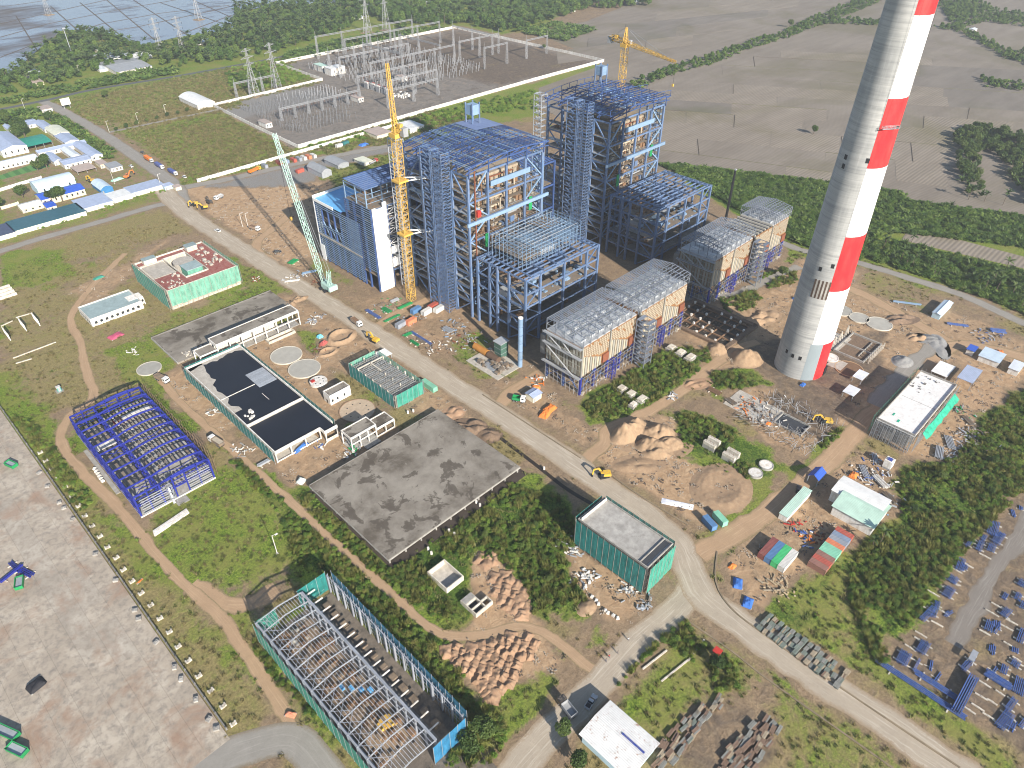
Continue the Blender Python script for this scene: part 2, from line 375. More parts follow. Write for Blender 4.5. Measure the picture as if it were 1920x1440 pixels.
# ditch of dark wet soil left of the main road below the slab corner
ground_me = bpy.data.meshes.new('ground')
ny, nx = GX.shape
ii = np.arange(ny*nx).reshape(ny, nx)
quads = np.stack([ii[:-1, :-1], ii[:-1, 1:], ii[1:, 1:], ii[1:, :-1]], -1).reshape(-1, 4)
gz = np.zeros(nV)
ground_me.vertices.add(nV); ground_me.vertices.foreach_set('co', np.stack([fx, fy, gz], 1).astype(np.float32).ravel())
ground_me.loops.add(quads.size); ground_me.loops.foreach_set('vertex_index', quads.astype(np.int32).ravel())
ground_me.polygons.add(len(quads)); ground_me.polygons.foreach_set('loop_start', (np.arange(len(quads))*4).astype(np.int32))
ground_me.update(calc_edges=True)
for nm, ks in (('cover_a', ('grass', 'dry', 'lush')), ('cover_b', ('gravel', 'dark', 'sand'))):
    at = ground_me.attributes.new(nm, 'FLOAT_COLOR', 'POINT')
    at.data.foreach_set('color', np.stack([W[k] for k in ks]+[np.ones(nV)], 1).astype(np.float32).ravel())
def cover_at(p):
    i = np.clip(np.searchsorted(gx, p[:, 0]), 0, nx-1); j = np.clip(np.searchsorted(gy, p[:, 1]), 0, ny-1); return j*nx+i
m, nt, b = newmat('ground')
p = pos(nt)
A1 = N(nt, 'ShaderNodeAttribute', attribute_name='cover_a'); A2 = N(nt, 'ShaderNodeAttribute', attribute_name='cover_b')
s1 = nt.nodes.new('ShaderNodeSeparateColor'); s2 = nt.nodes.new('ShaderNodeSeparateColor')
nt.links.new(A1.outputs['Color'], s1.inputs[0]); nt.links.new(A2.outputs['Color'], s2.inputs[0])
nA = noise(nt, p, 0.055, 6, 0.62); nB = noise(nt, p, 0.4, 6, 0.7, 0.6); nC = noise(nt, p, 1.25, 5, 0.78); nD = noise(nt, p, 0.13, 5, 0.65, 1.2)
def cover(weight, nz, soft=0.10, gain=1.0):
    v = math_(nt, 'ADD', weight, math_(nt, 'MULTIPLY_ADD', nz, gain, -0.5*gain))
    n = N(nt, 'ShaderNodeMapRange', interpolation_type='SMOOTHSTEP', i_1=0.5-soft, i_2=0.5+soft); nt.links.new(v, n.inputs[0]); return n.outputs[0]
soil = ramp(nt, nB, [(0.25, (0.15, 0.103, 0.064)), (0.5, (0.255, 0.18, 0.112)), (0.75, (0.37, 0.275, 0.182))])
soil = mix(nt, 0.35, soil, ramp(nt, nC, [(0.36, (0.10, 0.072, 0.046)), (0.64, (0.42, 0.31, 0.20))]))
soil = mix(nt, ramp(nt, nD, [(0.42, (0, 0, 0)), (0.7, (0.7, 0.7, 0.7))]), soil, (0.165, 0.125, 0.09))
sandc = ramp(nt, nB, [(0.25, (0.275, 0.175, 0.10)), (0.55, (0.415, 0.282, 0.17)), (0.8, (0.53, 0.39, 0.255))])
c = mix(nt, cover(s2.outputs[2], nD, 0.22), soil, sandc)
grav = ramp(nt, nC, [(0.3, (0.14, 0.132, 0.122)), (0.7, (0.31, 0.295, 0.275))])
c = mix(nt, cover(s2.outputs[0], nD, 0.25), c, grav)
dk = ramp(nt, nB, [(0.3, (0.085, 0.066, 0.052)), (0.7, (0.175, 0.138, 0.105))])
c = mix(nt, cover(s2.outputs[1], nD, 0.25), c, dk)
dry = mix(nt, 0.5, ramp(nt, nB, [(0.3, (0.125, 0.105, 0.045)), (0.5, (0.22, 0.178, 0.078)), (0.75, (0.34, 0.27, 0.13))]), ramp(nt, nC, [(0.36, (0.10, 0.09, 0.036)), (0.64, (0.40, 0.32, 0.15))]))
nE = math_(nt, 'ADD', math_(nt, 'MULTIPLY', nA, 0.7), math_(nt, 'MULTIPLY', nB, 0.3))
c = mix(nt, cover(s1.outputs[1], nE, 0.2, 1.5), c, dry)
gr = ramp(nt, nC, [(0.36, (0.045, 0.082, 0.014)), (0.5, (0.13, 0.195, 0.028)), (0.64, (0.27, 0.315, 0.05))])
gr = mix(nt, ramp(nt, nA, [(0.4, (0, 0, 0)), (0.65, (0.75, 0.75, 0.75))]), gr, (0.23, 0.205, 0.068))
c = mix(nt, cover(s1.outputs[0], math_(nt, 'ADD', math_(nt, 'MULTIPLY', nD, 0.5), math_(nt, 'MULTIPLY', nB, 0.5)), 0.16, 1.3), c, gr)
lu = ramp(nt, nC, [(0.38, (0.022, 0.045, 0.010)), (0.64, (0.105, 0.175, 0.03))])
c = mix(nt, cover(s1.outputs[2], nB, 0.2), c, lu)
nt.links.new(c, b.inputs['Base Color']); b.inputs['Roughness'].default_value = 0.95; b.inputs['Specular IOR Level'].default_value = 0.1
bump(nt, b, math_(nt, 'ADD', nB, math_(nt, 'MULTIPLY', nC, 0.45)), 0.75, 0.5)
ground_me.materials.append(m)
ground = link(bpy.data.objects.new('ground', ground_me)); tag(ground, kind='structure')
# ================================================================== roads and tracks: sheets with uneven edges
def smooth_line(P, step):
    P = [Vector((a, b_)) for a, b_ in P]; out = []
    for i in range(len(P)-1):
        p0, p1, p2, p3 = P[max(i-1, 0)], P[i], P[i+1], P[min(i+2, len(P)-1)]
        n = max(2, int((p2-p1).length/step))
        for k in range(n):
            t = k/n
            out.append(0.5*((2*p1)+(-p0+p2)*t+(2*p0-5*p1+4*p2-p3)*t*t+(-p0+3*p1-3*p2+p3)*t**3))
    out.append(P[-1]); return out
ROADS = []
def road(name, px, width, mat, z, ragged=0.6, step=2.0, seed=0, label=None, w2=None):
    L = smooth_line(SP(px), step); ROADS.append(([tuple(q) for q in L[::3]]+[tuple(L[-1])], max(width, w2 or 0)/2)); vs = []; fs = []; uv = []; K = 6; s = 0
    for i, q in enumerate(L):
        d = (L[min(i+1, len(L)-1)]-L[max(i-1, 0)]).normalized(); nrm = Vector((-d.y, d.x))
        if i: s += (q-L[i-1]).length
        w = width if w2 is None else width+(w2-width)*i/(len(L)-1)
        e = [(vnoise(np.array([s]), np.array([7.0*side]), 5.0, seed)[0]-0.5)*2*ragged+(vnoise(np.array([s]), np.array([3.0*side]), 1.7, seed+3)[0]-0.5)*ragged for side in (1, 2)]
        for k in range(K+1):
            t = k/K*2-1; off = t*w/2+(e[0] if t < 0 else e[1])*abs(t)
            vs.append((q.x+nrm.x*off, q.y+nrm.y*off, z)); uv.append((s, t))
    for i in range(len(L)-1):
        for k in range(K):
            a = i*(K+1)+k; fs.append((a, a+1, a+K+2, a+K+1))
    me = bpy.data.meshes.new(name); me.from_pydata(vs, [], fs); me.materials.append(mat)
    lay = me.uv_layers.new(name='UVMap')
    vi = np.zeros(len(me.loops), np.int32); me.loops.foreach_get('vertex_index', vi)
    lay.data.foreach_set('uv', np.array(uv, np.float32)[vi].ravel())
    bm = bmesh.new(); bm.from_mesh(me); bmesh.ops.recalc_face_normals(bm, faces=bm.faces)
    if bm.faces[0].normal.z < 0: bmesh.ops.reverse_faces(bm, faces=bm.faces)
    bm.to_mesh(me); bm.free()
    o = link(bpy.data.objects.new(name, me)); tag(o, label, kind='structure'); return o
def M_road(name, col, tread, rut, verge, tracks=(0.28, 0.62), wear=0.5):
    m, nt, b = newmat(name)
    u = N(nt, 'ShaderNodeUVMap', uv_map='UVMap'); sp = nt.nodes.new('ShaderNodeSeparateXYZ'); nt.links.new(u.outputs[0], sp.inputs[0])
    p = pos(nt); n1 = noise(nt, p, 0.16, 6, 0.65, 0.8); n2 = noise(nt, p, 1.4, 5, 0.7)
    c = ramp(nt, n1, [(0.3, tuple(k*0.8 for k in col)), (0.6, col), (0.8, tuple(min(1, k*1.2) for k in col))])
    c = mix(nt, 0.4, c, ramp(nt, n2, [(0.3, tuple(k*0.78 for k in col)), (0.75, tuple(k*1.15 for k in col))]))
    # long streaks where wheels run
    cv = N(nt, 'ShaderNodeCombineXYZ'); nt.links.new(math_(nt, 'MULTIPLY', sp.outputs[0], 0.035), cv.inputs[0]); nt.links.new(math_(nt, 'MULTIPLY', sp.outputs[1], 3.2), cv.inputs[1])
    n3 = noise(nt, cv.outputs[0], 2.2, 5, 0.6, 0.3)
    c = mix(nt, ramp(nt, n3, [(0.52, (0, 0, 0)), (0.68, (wear,)*3)]), c, tread)
    n4 = noise(nt, cv.outputs[0], 5.5, 4, 0.75, 0.6)
    c = mix(nt, ramp(nt, math_(nt, 'MULTIPLY', n4, n2), [(0.33, (0, 0, 0)), (0.42, (wear,)*3)]), c, rut)
    av = math_(nt, 'ABSOLUTE', sp.outputs[1])
    ed = math_(nt, 'ADD', av, math_(nt, 'MULTIPLY_ADD', n2, 0.7, -0.35))
    c = mix(nt, ramp(nt, ed, [(0.72, (0, 0, 0)), (0.98, (0.85, 0.85, 0.85))]), c, verge)
    nt.links.new(c, b.inputs['Base Color']); b.inputs['Roughness'].default_value = 0.95; b.inputs['Specular IOR Level'].default_value = 0.1
    bump(nt, b, n2, 0.4, 0.12); return m
ROAD = M_road('road_dust', (0.40, 0.338, 0.262), (0.52, 0.46, 0.375), (0.17, 0.14, 0.11), (0.28, 0.205, 0.13), wear=.75)
TRACK = M_road('track_dirt', (0.40, 0.272, 0.168), (0.50, 0.36, 0.235), (0.22, 0.145, 0.09), (0.2, 0.16, 0.085), wear=0.6)
ASPH = M_road('road_asphalt', (0.115, 0.12, 0.125), (0.15, 0.155, 0.16), (0.08, 0.08, 0.085), (0.17, 0.16, 0.12), wear=0.3)
GREYR = M_road('road_grey', (0.285, 0.265, 0.235), (0.36, 0.335, 0.30), (0.17, 0.16, 0.14), (0.2, 0.16, 0.11))
YTRACK = M_road('yard_track', (0.22, 0.195, 0.17), (0.30, 0.28, 0.25), (0.15, 0.125, 0.1), (0.17, 0.135, 0.10), wear=.8)
road('main_road', [(300, 345), (345, 395), (500, 497), (640, 585), (800, 690), (950, 785), (1100, 887), (1215, 968), (1272, 1022), (1296, 1075), (1320, 1118), (1400, 1180), (1500, 1250), (1640, 1340), (1800, 1450), (1950, 1560)], 13.5, ROAD, 0.024, 0.9, seed=1, w2=11)
road('road', [(80, 190), (112, 205), (190, 250), (260, 297), (300, 325), (330, 350), (345, 385)], 11, GREYR, 0.012, 0.5, seed=2)
road('road', [(1312, 1085), (1270, 1140), (1200, 1200), (1130, 1275), (1060, 1345), (980, 1430), (900, 1540)], 9.5, ROAD, 0.018, 0.7, seed=3)
road('road', [(-60, 490), (60, 452), (180, 418), (310, 382), (345, 390)], 7.5, GREYR, 0.008, 0.5, seed=4)
road('road', [(-60, 440), (60, 408), (180, 376), (295, 345), (315, 340)], 6.5, GREYR, 0.008, 0.4, seed=5)
road('road', [(340, 352), (430, 335), (560, 306), (660, 286), (760, 268)], 9, GREYR, 0.010, 1.0, seed=6)
road('road', [(1400, 425), (1500, 468), (1600, 490), (1700, 520), (1800, 552), (1900, 597), (2000, 640)], 7, GREYR, 0.008, 0.5, seed=7)
road('road', [(-60, 216), (0, 205), (90, 187), (180, 167), (330, 143), (430, 125), (520, 108), (640, 80), (760, 50)], 7, ASPH, 0.02, 0.2, seed=8)
road('road', [(205, 248), (300, 228), (412, 205)], 4.5, GREYR, 0.012, 0.3, seed=9)
road('dirt_track', [(1310, 1040), (1370, 1005), (1440, 960), (1500, 910), (1560, 860), (1620, 790), (1680, 740), (1740, 680), (1790, 648), (1860, 655), (1960, 680)], 9, TRACK, 0.020, 0.9, seed=10)
road('dirt_track', [(1520, 530), (1590, 540), (1680, 585), (1760, 630), (1800, 650)], 7.5, TRACK, 0.014, 0.7, seed=11)
road('dirt_track', [(1085, 875), (1130, 835), (1145, 805), (1210, 775), (1275, 735), (1330, 690), (1380, 655), (1420, 640)], 6.5, TRACK, 0.014, 0.9, seed=12)
road('dirt_track', [(930, 765), (960, 735), (1015, 700), (1040, 690)], 7, TRACK, 0.014, 0.7, seed=13)
road('dirt_track', [(700, 618), (740, 590), (800, 563), (850, 548)], 6, TRACK, 0.014, 0.7, seed=14)
road('dirt_track', [(290, 695), (330, 745), (420, 830), (500, 900), (560, 955), (640, 1030), (720, 1100), (780, 1155), (830, 1190), (900, 1192), (980, 1175), (1040, 1200), (1110, 1255)], 3.6, TRACK, 0.014, 0.5, seed=15)
road('dirt_track', [(235, 475), (170, 540), (133, 595), (150, 640), (163, 700), (175, 745), (130, 780), (115, 830), (160, 890), (215, 945), (290, 1035), (350, 1100), (410, 1155), (460, 1220), (510, 1300), (545, 1360), (570, 1450)], 4.2, TRACK, 0.012, 0.6, seed=16)
road('dirt_track', [(330, 1480), (400, 1430), (470, 1400), (530, 1385), (570, 1400), (620, 1470)], 10, GREYR, 0.018, 0.5, seed=17)
road('dirt_track', [(360, 1095), (420, 1130), (470, 1130), (520, 1105)], 7, TRACK, 0.010, 1.2, seed=23)
road('dirt_track', [(400, 405), (480, 395), (540, 400), (480, 460), (520, 490)], 6, TRACK, 0.010, 1.2, seed=18)
road('dirt_track', [(1990, 900), (1920, 990), (1870, 1070), (1820, 1150), (1790, 1210)], 6, YTRACK, 0.012, 1.8, seed=19)
road('dirt_track', [(1280, 560), (1380, 550), (1450, 520), (1500, 500)], 6, GREYR, 0.012, 1.2, seed=20)
road('dirt_track', [(1640, 760), (1700, 690), (1750, 650)], 8, GREYR, 0.024, 1.4, seed=21)
# ================================================================== concrete storage yard, lower left
def M_slab(name, base, light, stain, rustc, pitch=9.0):
    m, nt, b = newmat(name); p = pos(nt)
    n1 = noise(nt, p, 0.09, 7, 0.7, 0.5); n2 = noise(nt, p, 0.45, 7, 0.75, 0.3); n3 = noise(nt, p, 0.06, 6, 0.7, 0.6)
    c = ramp(nt, n1, [(0.3, tuple(k*0.78 for k in base)), (0.5, base), (0.7, light)])
    c = mix(nt, ramp(nt, n2, [(0.46, (0, 0, 0)), (0.66, (0.85, 0.85, 0.85))]), c, stain)
    c = mix(nt, ramp(nt, n3, [(0.52, (0, 0, 0)), (0.66, (0.7, 0.7, 0.7))]), c, rustc)
    nt.links.new(c, b.inputs['Base Color']); b.inputs['Roughness'].default_value = 0.9; bump(nt, b, n2, 0.25, 0.1); return m
YARDM = M_slab('yard_concrete', (0.38, 0.322, 0.255), (0.49, 0.43, 0.35), (0.20, 0.175, 0.15), (0.28, 0.17, 0.11))
YARDP2 = M_slab('yard_concrete_pale', (0.365, 0.318, 0.26), (0.47, 0.42, 0.35), (0.24, 0.2, 0.16), (0.3, 0.2, 0.14))
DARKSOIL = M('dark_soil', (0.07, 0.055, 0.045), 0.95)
yard = bpy.data.objects.new('storage_yard', None); link(yard); tag(yard, 'stained concrete storage yard with slab joints', kind='structure')
# bays of cast concrete with recessed joints; the yard runs along the wall from the upper left to the lower right
ya, yb = Vector(S(0, 762)), Vector(S(425, 1368)); yd = (yb-ya).normalized(); yn = Vector((yd.y, -yd.x))
if yn.x > 0: yn = -yn
k = 0
for j in range(9):
    for i in range(-3, 40):
        a0 = ya+yd*(i*9.0+0.02)+yn*(0.6+j*6.6+0.02); L_, Wd = 8.96, 6.56
        poly = [a0, a0+yd*L_, a0+yd*L_+yn*Wd, a0+yn*Wd]
        if (a0+yd*4.5).dot(yd) > yb.dot(yd)+0.5: continue
        mbq = MB().prism([(q.x, q.y) for q in (poly if (poly[1]-poly[0]).cross(poly[3]-poly[0]) > 0 else poly[::-1])], 0.0, 0.05+rng.uniform(0, 0.012))
        obj('yard_slab', mbq, YARDP2 if (j == 2 and 6 < i < 17) or (j == 1 and 12 < i < 19 and i % 3) else YARDM, yard)
obj('joint_bed', MB().prism([tuple(q) for q in (ya-yd*27+yn*60, yb+yn*60-yd*2, yb+yn*0.5, ya-yd*27+yn*0.5)][::1], 0.0, 0.03), DARKSOIL, yard)
# ================================================================== ploughed fields and flooded paddies in the distance
def M_field(name, c1, c2, rot, pitch, tint):
    m, nt, b = newmat(name); p = pos(nt); v = mapv(nt, p, (1, 1, 1), rot)
    w = N(nt, 'ShaderNodeTexWave', wave_type='BANDS', bands_direction='X', i_Scale=0.31416/pitch, i_Distortion=1.2, i_Detail=2.0); w.inputs['Detail Scale'].default_value = 0.3
    nt.links.new(v, w.inputs['Vector'])
    n1 = noise(nt, p, 0.012, 6, 0.65, 0.6); n2 = noise(nt, mapv(nt, p, (0.25, 1.6, 1), rot+R(90)), 0.05, 5, 0.7)
    c = ramp(nt, n1, [(0.3, c1), (0.7, c2)])
    c = mix(nt, 0.35, c, ramp(nt, n2, [(0.35, tuple(k*0.72 for k in c1)), (0.65, tuple(k*1.1 for k in c2))]))
    c = mix(nt, ramp(nt, noise(nt, p, 0.008, 4, 0.6, 0.5), [(0.5, (0, 0, 0)), (0.66, (0.65, 0.65, 0.65))]), c, tint)
    c = mix(nt, math_(nt, 'MULTIPLY', w.outputs[1], 0.32), c, tuple(k*0.55 for k in c1))
    nt.links.new(c, b.inputs['Base Color']); b.inputs['Roughness'].default_value = 0.95; b.inputs['Specular IOR Level'].default_value = 0.1
    bump(nt, b, w.outputs[1], 0.3, 0.3); return m
FIELDS = [M_field('field_soil_%d' % i, c1, c2, r_, pt, t) for i, (c1, c2, r_, pt, t) in enumerate([
    ((0.205, 0.173, 0.14), (0.275, 0.237, 0.196), R(0), 3.0, (0.15, 0.135, 0.075)),
    ((0.225, 0.19, 0.152), (0.30, 0.256, 0.207), R(90), 2.6, (0.17, 0.15, 0.08)),
    ((0.18, 0.156, 0.132), (0.245, 0.215, 0.183), R(4), 2.2, (0.13, 0.125, 0.07))])]
BUND = M('bund_earth', (0.105, 0.08, 0.058), 0.95)
_fz = [0.05]
def field(px, mi, label, bunds=()):
    _fz[0] += 0.03
    P = SP(px); o = thing('field', None, None, (*P[0], 0)); 
    o['kind'] = 'structure'; o['label'] = label
    ox, oy = P[0]
    obj('soil', MB().prism([(x-ox, y-oy) for x, y in P][::-1], 0.0, _fz[0]), FIELDS[mi], o)
    for q in bunds:
        L = [(x-ox, y-oy) for x, y in SP(q)]
        for a, c_ in zip(L[:-1], L[1:]): bar('bund', BUND, o, (*a, 0.1), (*c_, 0.1), 0.5, 0.4)
field([(1000, 60), (1100, 40), (1250, -20), (1640, -60), (2600, -60), (2600, 640), (1990, 470), (1690, 392), (1235, 318), (1010, 200), (1010, 165), (1140, 118)], 0, 'broad grey brown farmland behind the works')
def plots(rows, label, seed):
    """long ploughed plots side by side, each with its own soil tint, thin earth bunds between"""
    rr = random.Random(seed); o = thing('field', None, None, (0, 0, 0)); o['kind'] = 'structure'; o['label'] = label
    for (y0, y1, xl, xr, s0, s1) in rows:
        x = xl
        while x < xr-30:
            x2 = min(xr, x+rr.choice((90, 130, 180, 240))*(1 if y0 > 150 else 1.3)); x2 = xr if xr-x2 < 60 else x2; k = rr.uniform(-12, 12)
            q = SP([(x+3, y0+s0*(x-1240)), (x2, y0+s0*(x2-1240)), (x2+k*.4, y1+s1*(x2-1240)), (x+3+k*.4, y1+s1*(x-1240))])
            obj('plot', MB().prism(q[::-1], 0.1, .16+rr.uniform(0, .03)), FIELDS[rr.choice((0, 0, 1, 2, 1))], o)
            (rr.random() < .3) and bar('bund', BUND, o, (*q[0], .2), (*q[3], .2), rr.uniform(.25, .6), .2); (rr.random() < .35) and bar('bund', BUNDG if rr.random() < .7 else BUND, o, (*q[0], .2), (*q[1], .2), rr.uniform(.3, .8), .2); x = x2
BUNDG = M('bund_grass', (0.13, 0.125, 0.06), .95)
plots([(84, 98, 1460, 1990, .05, .05), (98, 116, 1410, 1990, .05, .055), (116, 134, 1350, 1990, .055, .06), (134, 150, 1300, 1990, .06, .06), (150, 168, 1255, 1990, .06, .06), (168, 186, 1215, 1950, .06, .065), (186, 206, 1190, 1900, .065, .07), (206, 228, 1195, 1790, .07, .085), (228, 254, 1205, 1780, .085, .105), (254, 282, 1215, 1775, .105, .13), (282, 312, 1230, 1790, .13, .15)], 'ploughed grey plots stretching behind the plantation belt', 3)
plots([(55, 72, 1100, 1380, -.12, -.12), (72, 92, 1040, 1300, -.12, -.14), (92, 112, 1130, 1260, -.14, -.16), (20, 38, 1230, 1500, -.08, -.1), (38, 55, 1170, 1440, -.1, -.12), (-10, 20, 1330, 1560, -.05, -.08)], 'grey plots between the tower crane and the hedgerow', 4)
field([(1700, 435), (1800, 450), (1990, 500), (1990, 520), (1860, 490), (1740, 462), (1690, 450)], 1, 'narrow brown strip between the two plantation belts')
m, nt, b = newmat('paddy_water'); p = pos(nt)
nA = noise(nt, p, 0.006, 5, 0.6, 0.6); nB = noise(nt, mapv(nt, p, (0.35, 1.7, 1), R(-8)), 0.06, 5, 0.7); nC = noise(nt, p, 0.35, 3)
mud = ramp(nt, nB, [(0.35, (0.075, 0.065, 0.06)), (0.7, (0.15, 0.135, 0.125))])
f = ramp(nt, math_(nt, 'ADD', math_(nt, 'MULTIPLY', nA, 0.65), math_(nt, 'MULTIPLY', nB, 0.35)), [(0.36, (0, 0, 0)), (0.48, (1, 1, 1))])
nt.links.new(mix(nt, f, mud, (0.15, 0.175, 0.225)), b.inputs['Base Color'])
rr = nt.nodes.new('ShaderNodeMix'); nt.links.new(f, rr.inputs[0]); rr.inputs[2].default_value = 0.85; rr.inputs[3].default_value = 0.22; nt.links.new(rr.outputs[0], b.inputs['Roughness'])
b.inputs['Specular IOR Level'].default_value = 0.5; bump(nt, b, nC, 0.06, 0.1)
PADDY = m
wp = SP([(-200, -60), (470, -60), (640, -40), (640, 5), (545, 8), (450, 20), (435, 55), (330, 70), (270, 85), (190, 60), (120, 55), (75, 90), (25, 135), (-100, 160)])
paddy = obj('flooded_paddy', MB().prism(wp[::-1], 0.0, 0.08), PADDY); tag(paddy, 'flooded grey paddy water in the upper left', kind='structure')
for i, q in enumerate([[(-50, 20), (60, 5), (150, -10)], [(0, 70), (90, 45), (240, 15), (330, 0)], [(0, 108), (60, 85), (190, 45), (300, 25), (430, 10)], [(95, 12), (160, 70)], [(200, 0), (290, 75)], [(300, 5), (420, 45)], [(0, 45), (200, 0), (260, -15)], [(330, 68), (430, 30), (520, 5)], [(30, 30), (70, 95)], [(150, 5), (230, 70)], [(250, 0), (350, 65)], [(350, -5), (450, 40)], [(100, 75), (260, 50), (400, 20), (480, 0)]]):
    L = SP(q)
    for a, c_ in zip(L[:-1], L[1:]): bar('paddy_bund', BUND, paddy, (*a, 0.05), (*c_, 0.05), 1.4, 0.5)
# ================================================================== power block
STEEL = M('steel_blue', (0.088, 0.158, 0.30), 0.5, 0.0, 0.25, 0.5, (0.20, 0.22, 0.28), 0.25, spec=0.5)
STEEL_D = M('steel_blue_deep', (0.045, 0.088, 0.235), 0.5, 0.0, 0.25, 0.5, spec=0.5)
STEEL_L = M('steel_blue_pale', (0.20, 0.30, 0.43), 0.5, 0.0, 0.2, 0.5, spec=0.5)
ULTRA = M('steel_ultramarine', (0.022, 0.032, 0.27), 0.45, 0.0, 0.25, 0.6, spec=0.5)
GALV = M('galvanised', (0.42, 0.44, 0.47), 0.45, 0.3, 0.2, 0.8)
DECK = M('floor_grating', (0.19, 0.185, 0.175), 0.85, 0, 0.35, 0.3, (0.24, 0.16, 0.09), 0.5)
DECKB = M('floor_boards', (0.27, 0.20, 0.13), 0.9, 0, 0.4, 0.4, (0.12, 0.10, 0.09), 0.5)
CREAM = M('boiler_wall', (0.34, 0.30, 0.235), 0.8, 0, 0.3, 0.5, (0.24, 0.17, 0.11), 0.5)
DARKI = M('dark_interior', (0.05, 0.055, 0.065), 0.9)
RUST = M('rust_plate', (0.21, 0.075, 0.04), 0.85, 0, 0.3, 0.6)
OCHRE = M('ochre_primer', (0.26, 0.135, 0.055), 0.8, 0, 0.35, 0.5)
PANEL = M('insulation_cream', (0.43, 0.37, 0.28), 0.75, 0, 0.25, 0.9)
PANELG = M('casing_grey', (0.30, 0.29, 0.25), 0.7, 0, 0.25, 0.3)
WHITEC = M('white_cladding', (0.80, 0.80, 0.79), 0.5, 0, 0.06, 0.1, objvar=0.03)
DUCTW = M('duct_silver', (0.58, 0.60, 0.62), 0.4, 0.4, 0.15, 0.4)
GREENP = M('pipe_green', (0.02, 0.26, 0.085), 0.5)
BROWN = M('clutter_brown', (0.20, 0.12, 0.07), 0.9)
REDP = M('paint_red', (0.45, 0.04, 0.03), 0.5)
YEL = M('crane_yellow', (0.58, 0.36, 0.08), 0.5, 0, 0.2, 0.8)
ORANGE = M('paint_orange', (0.72, 0.20, 0.03), 0.55)
GREY = M('grey_paint', (0.33, 0.34, 0.35), 0.6)
BLACK = M('black_paint', (0.02, 0.021, 0.024), 0.5)
CONC = M('concrete', (0.40, 0.385, 0.355), 0.9, 0, 0.25, 0.35, (0.22, 0.2, 0.175), 0.4)
CONCD = M('concrete_dark', (0.235, 0.225, 0.21), 0.9, 0, 0.3, 0.3, (0.12, 0.11, 0.1), 0.4)
ROOFB = M_ribbed('sheet_blue_light', (0.12, 0.38, 0.68), 'y', 0.8)
DECKBL = M_ribbed('sheet_blue_deck', (0.15, 0.20, 0.36), 'x', 0.8)
def clutter(name, n, x0, y0, x1, y1, z, mat, root, smin=0.4, smax=1.6, seed=0):
    r = random.Random(seed); m = MB()
    for _ in range(n):
        a, b_, s = r.uniform(x0, x1), r.uniform(y0, y1), r.uniform(smin, smax); w, h = s*r.uniform(.3, 1), s*r.uniform(.25, .8)
        m.box(a, b_, z, a+(s if r.random() < .5 else w), b_+(w if r.random() < .5 else s), z+h)
    o = obj(name, m, mat, root); o['kind'] = 'stuff'; return o
def lattice(mb, p, q, w, n, t, w2=None, faces=4):
    """square lattice mast between p and q: chords, rungs, diagonals"""
    p = Vector(p); q = Vector(q); d = (q-p); z = d.normalized(); x = Vector((0, 1, 0)).cross(z)
    x = Vector((1, 0, 0)) if x.length < 1e-3 else x.normalized()
    y = z.cross(x); w2 = w if w2 is None else w2
    def pt(k, i):
        f = i/n; h = (w+(w2-w)*f)/2; sx, sy = ((-1, -1), (1, -1), (1, 1), (-1, 1))[k]; return p+d*f+x*sx*h+y*sy*h
    for k in range(4): mb.bar(pt(k, 0), pt(k, n), t)
    for i in range(n):
        for k in range(4):
            mb.bar(pt(k, i), pt((k+1) % 4, i), t*0.6)
            mb.bar(pt(k, i), pt((k+1) % 4, i+1), t*0.6) if (i+k) % 2 == 0 else mb.bar(pt((k+1) % 4, i), pt(k, i+1), t*0.6)
    return mb
def stair_tower(root, x0, y0, x1, y1, h, mat, step=3.4, flights=True, t=0.35, name='stair_tower'):
    """four posts, landings and flights, hung on its thing as one part with sub-parts"""
    tw = bpy.data.objects.new(name, None); link(tw, root)
    for a, b_ in ((x0, y0), (x1, y0), (x0, y1), (x1, y1)): bar('post', mat, tw, (a, b_, 0), (a, b_, h), t)
    n = int(h/step)
    for i in range(1, n+1):
        z = h*i/n
        m = MB()
        m.bar((x0, y0, z), (x1, y0, z), t*.8).bar((x1, y0, z), (x1, y1, z), t*.8).bar((x1, y1, z), (x0, y1, z), t*.8).bar((x0, y1, z), (x0, y0, z), t*.8)
        if flights: m.box(x0, y0, z-.1, x1, y0+(y1-y0)*.25, z).box(x0, y0+(y1-y0)*.75, z-.1, x1, y1, z)
        obj('landing', m, mat, tw)
        z0 = h*(i-1)/n; mid = (x0+x1)/2
        if flights:
            zh = (z0+z)/2; ya, yb_ = y0+(y1-y0)*.2, y0+(y1-y0)*.8
            bar('flight', mat, tw, (x0+.5, ya, z0), (x0+.5, yb_, zh), .6, .3); bar('flight', mat, tw, (mid+.6, yb_, zh), (mid+.6, ya, z), .6, .3)
        else:
            f = MB(); f.bar((x0, y0, z0), (x0, y1, z), t*.5).bar((x0, y0, z0), (x1, y0, z), t*.5); obj('brace', f, mat, tw)
    return tw
def brace(root, p, q, mat, w=0.5): return bar('brace', mat, root, p, q, w)
def steel_house(name, label, ox, oy, xs, ys, zs, cw, mat, gx_=0.9, seed=0):
    root = thing(name, label, 'steel structure', (ox, oy, 0)); H_ = zs[-1]
    for i, x in enumerate(xs):
        for j, y in enumerate(ys):
            if 0 < i < len(xs)-1 and 0 < j < len(ys)-1: continue
            box('column', mat, root, x-cw/2, y-cw/2, 0, x+cw/2, y+cw/2, H_)
    for z in zs:
        for j, y in ((0, ys[0]), (1, ys[-1])):
            for a, b_ in zip(xs[:-1], xs[1:]): box('girder', mat, root, a+cw/2, y-.22, z-gx_, b_-cw/2, y+.22, z)
        for x in (xs[0], xs[-1]):
            for a, b_ in zip(ys[:-1], ys[1:]): box('girder', mat, root, x-.22, a+cw/2, z-gx_, x+.22, b_-cw/2, z)
    return root
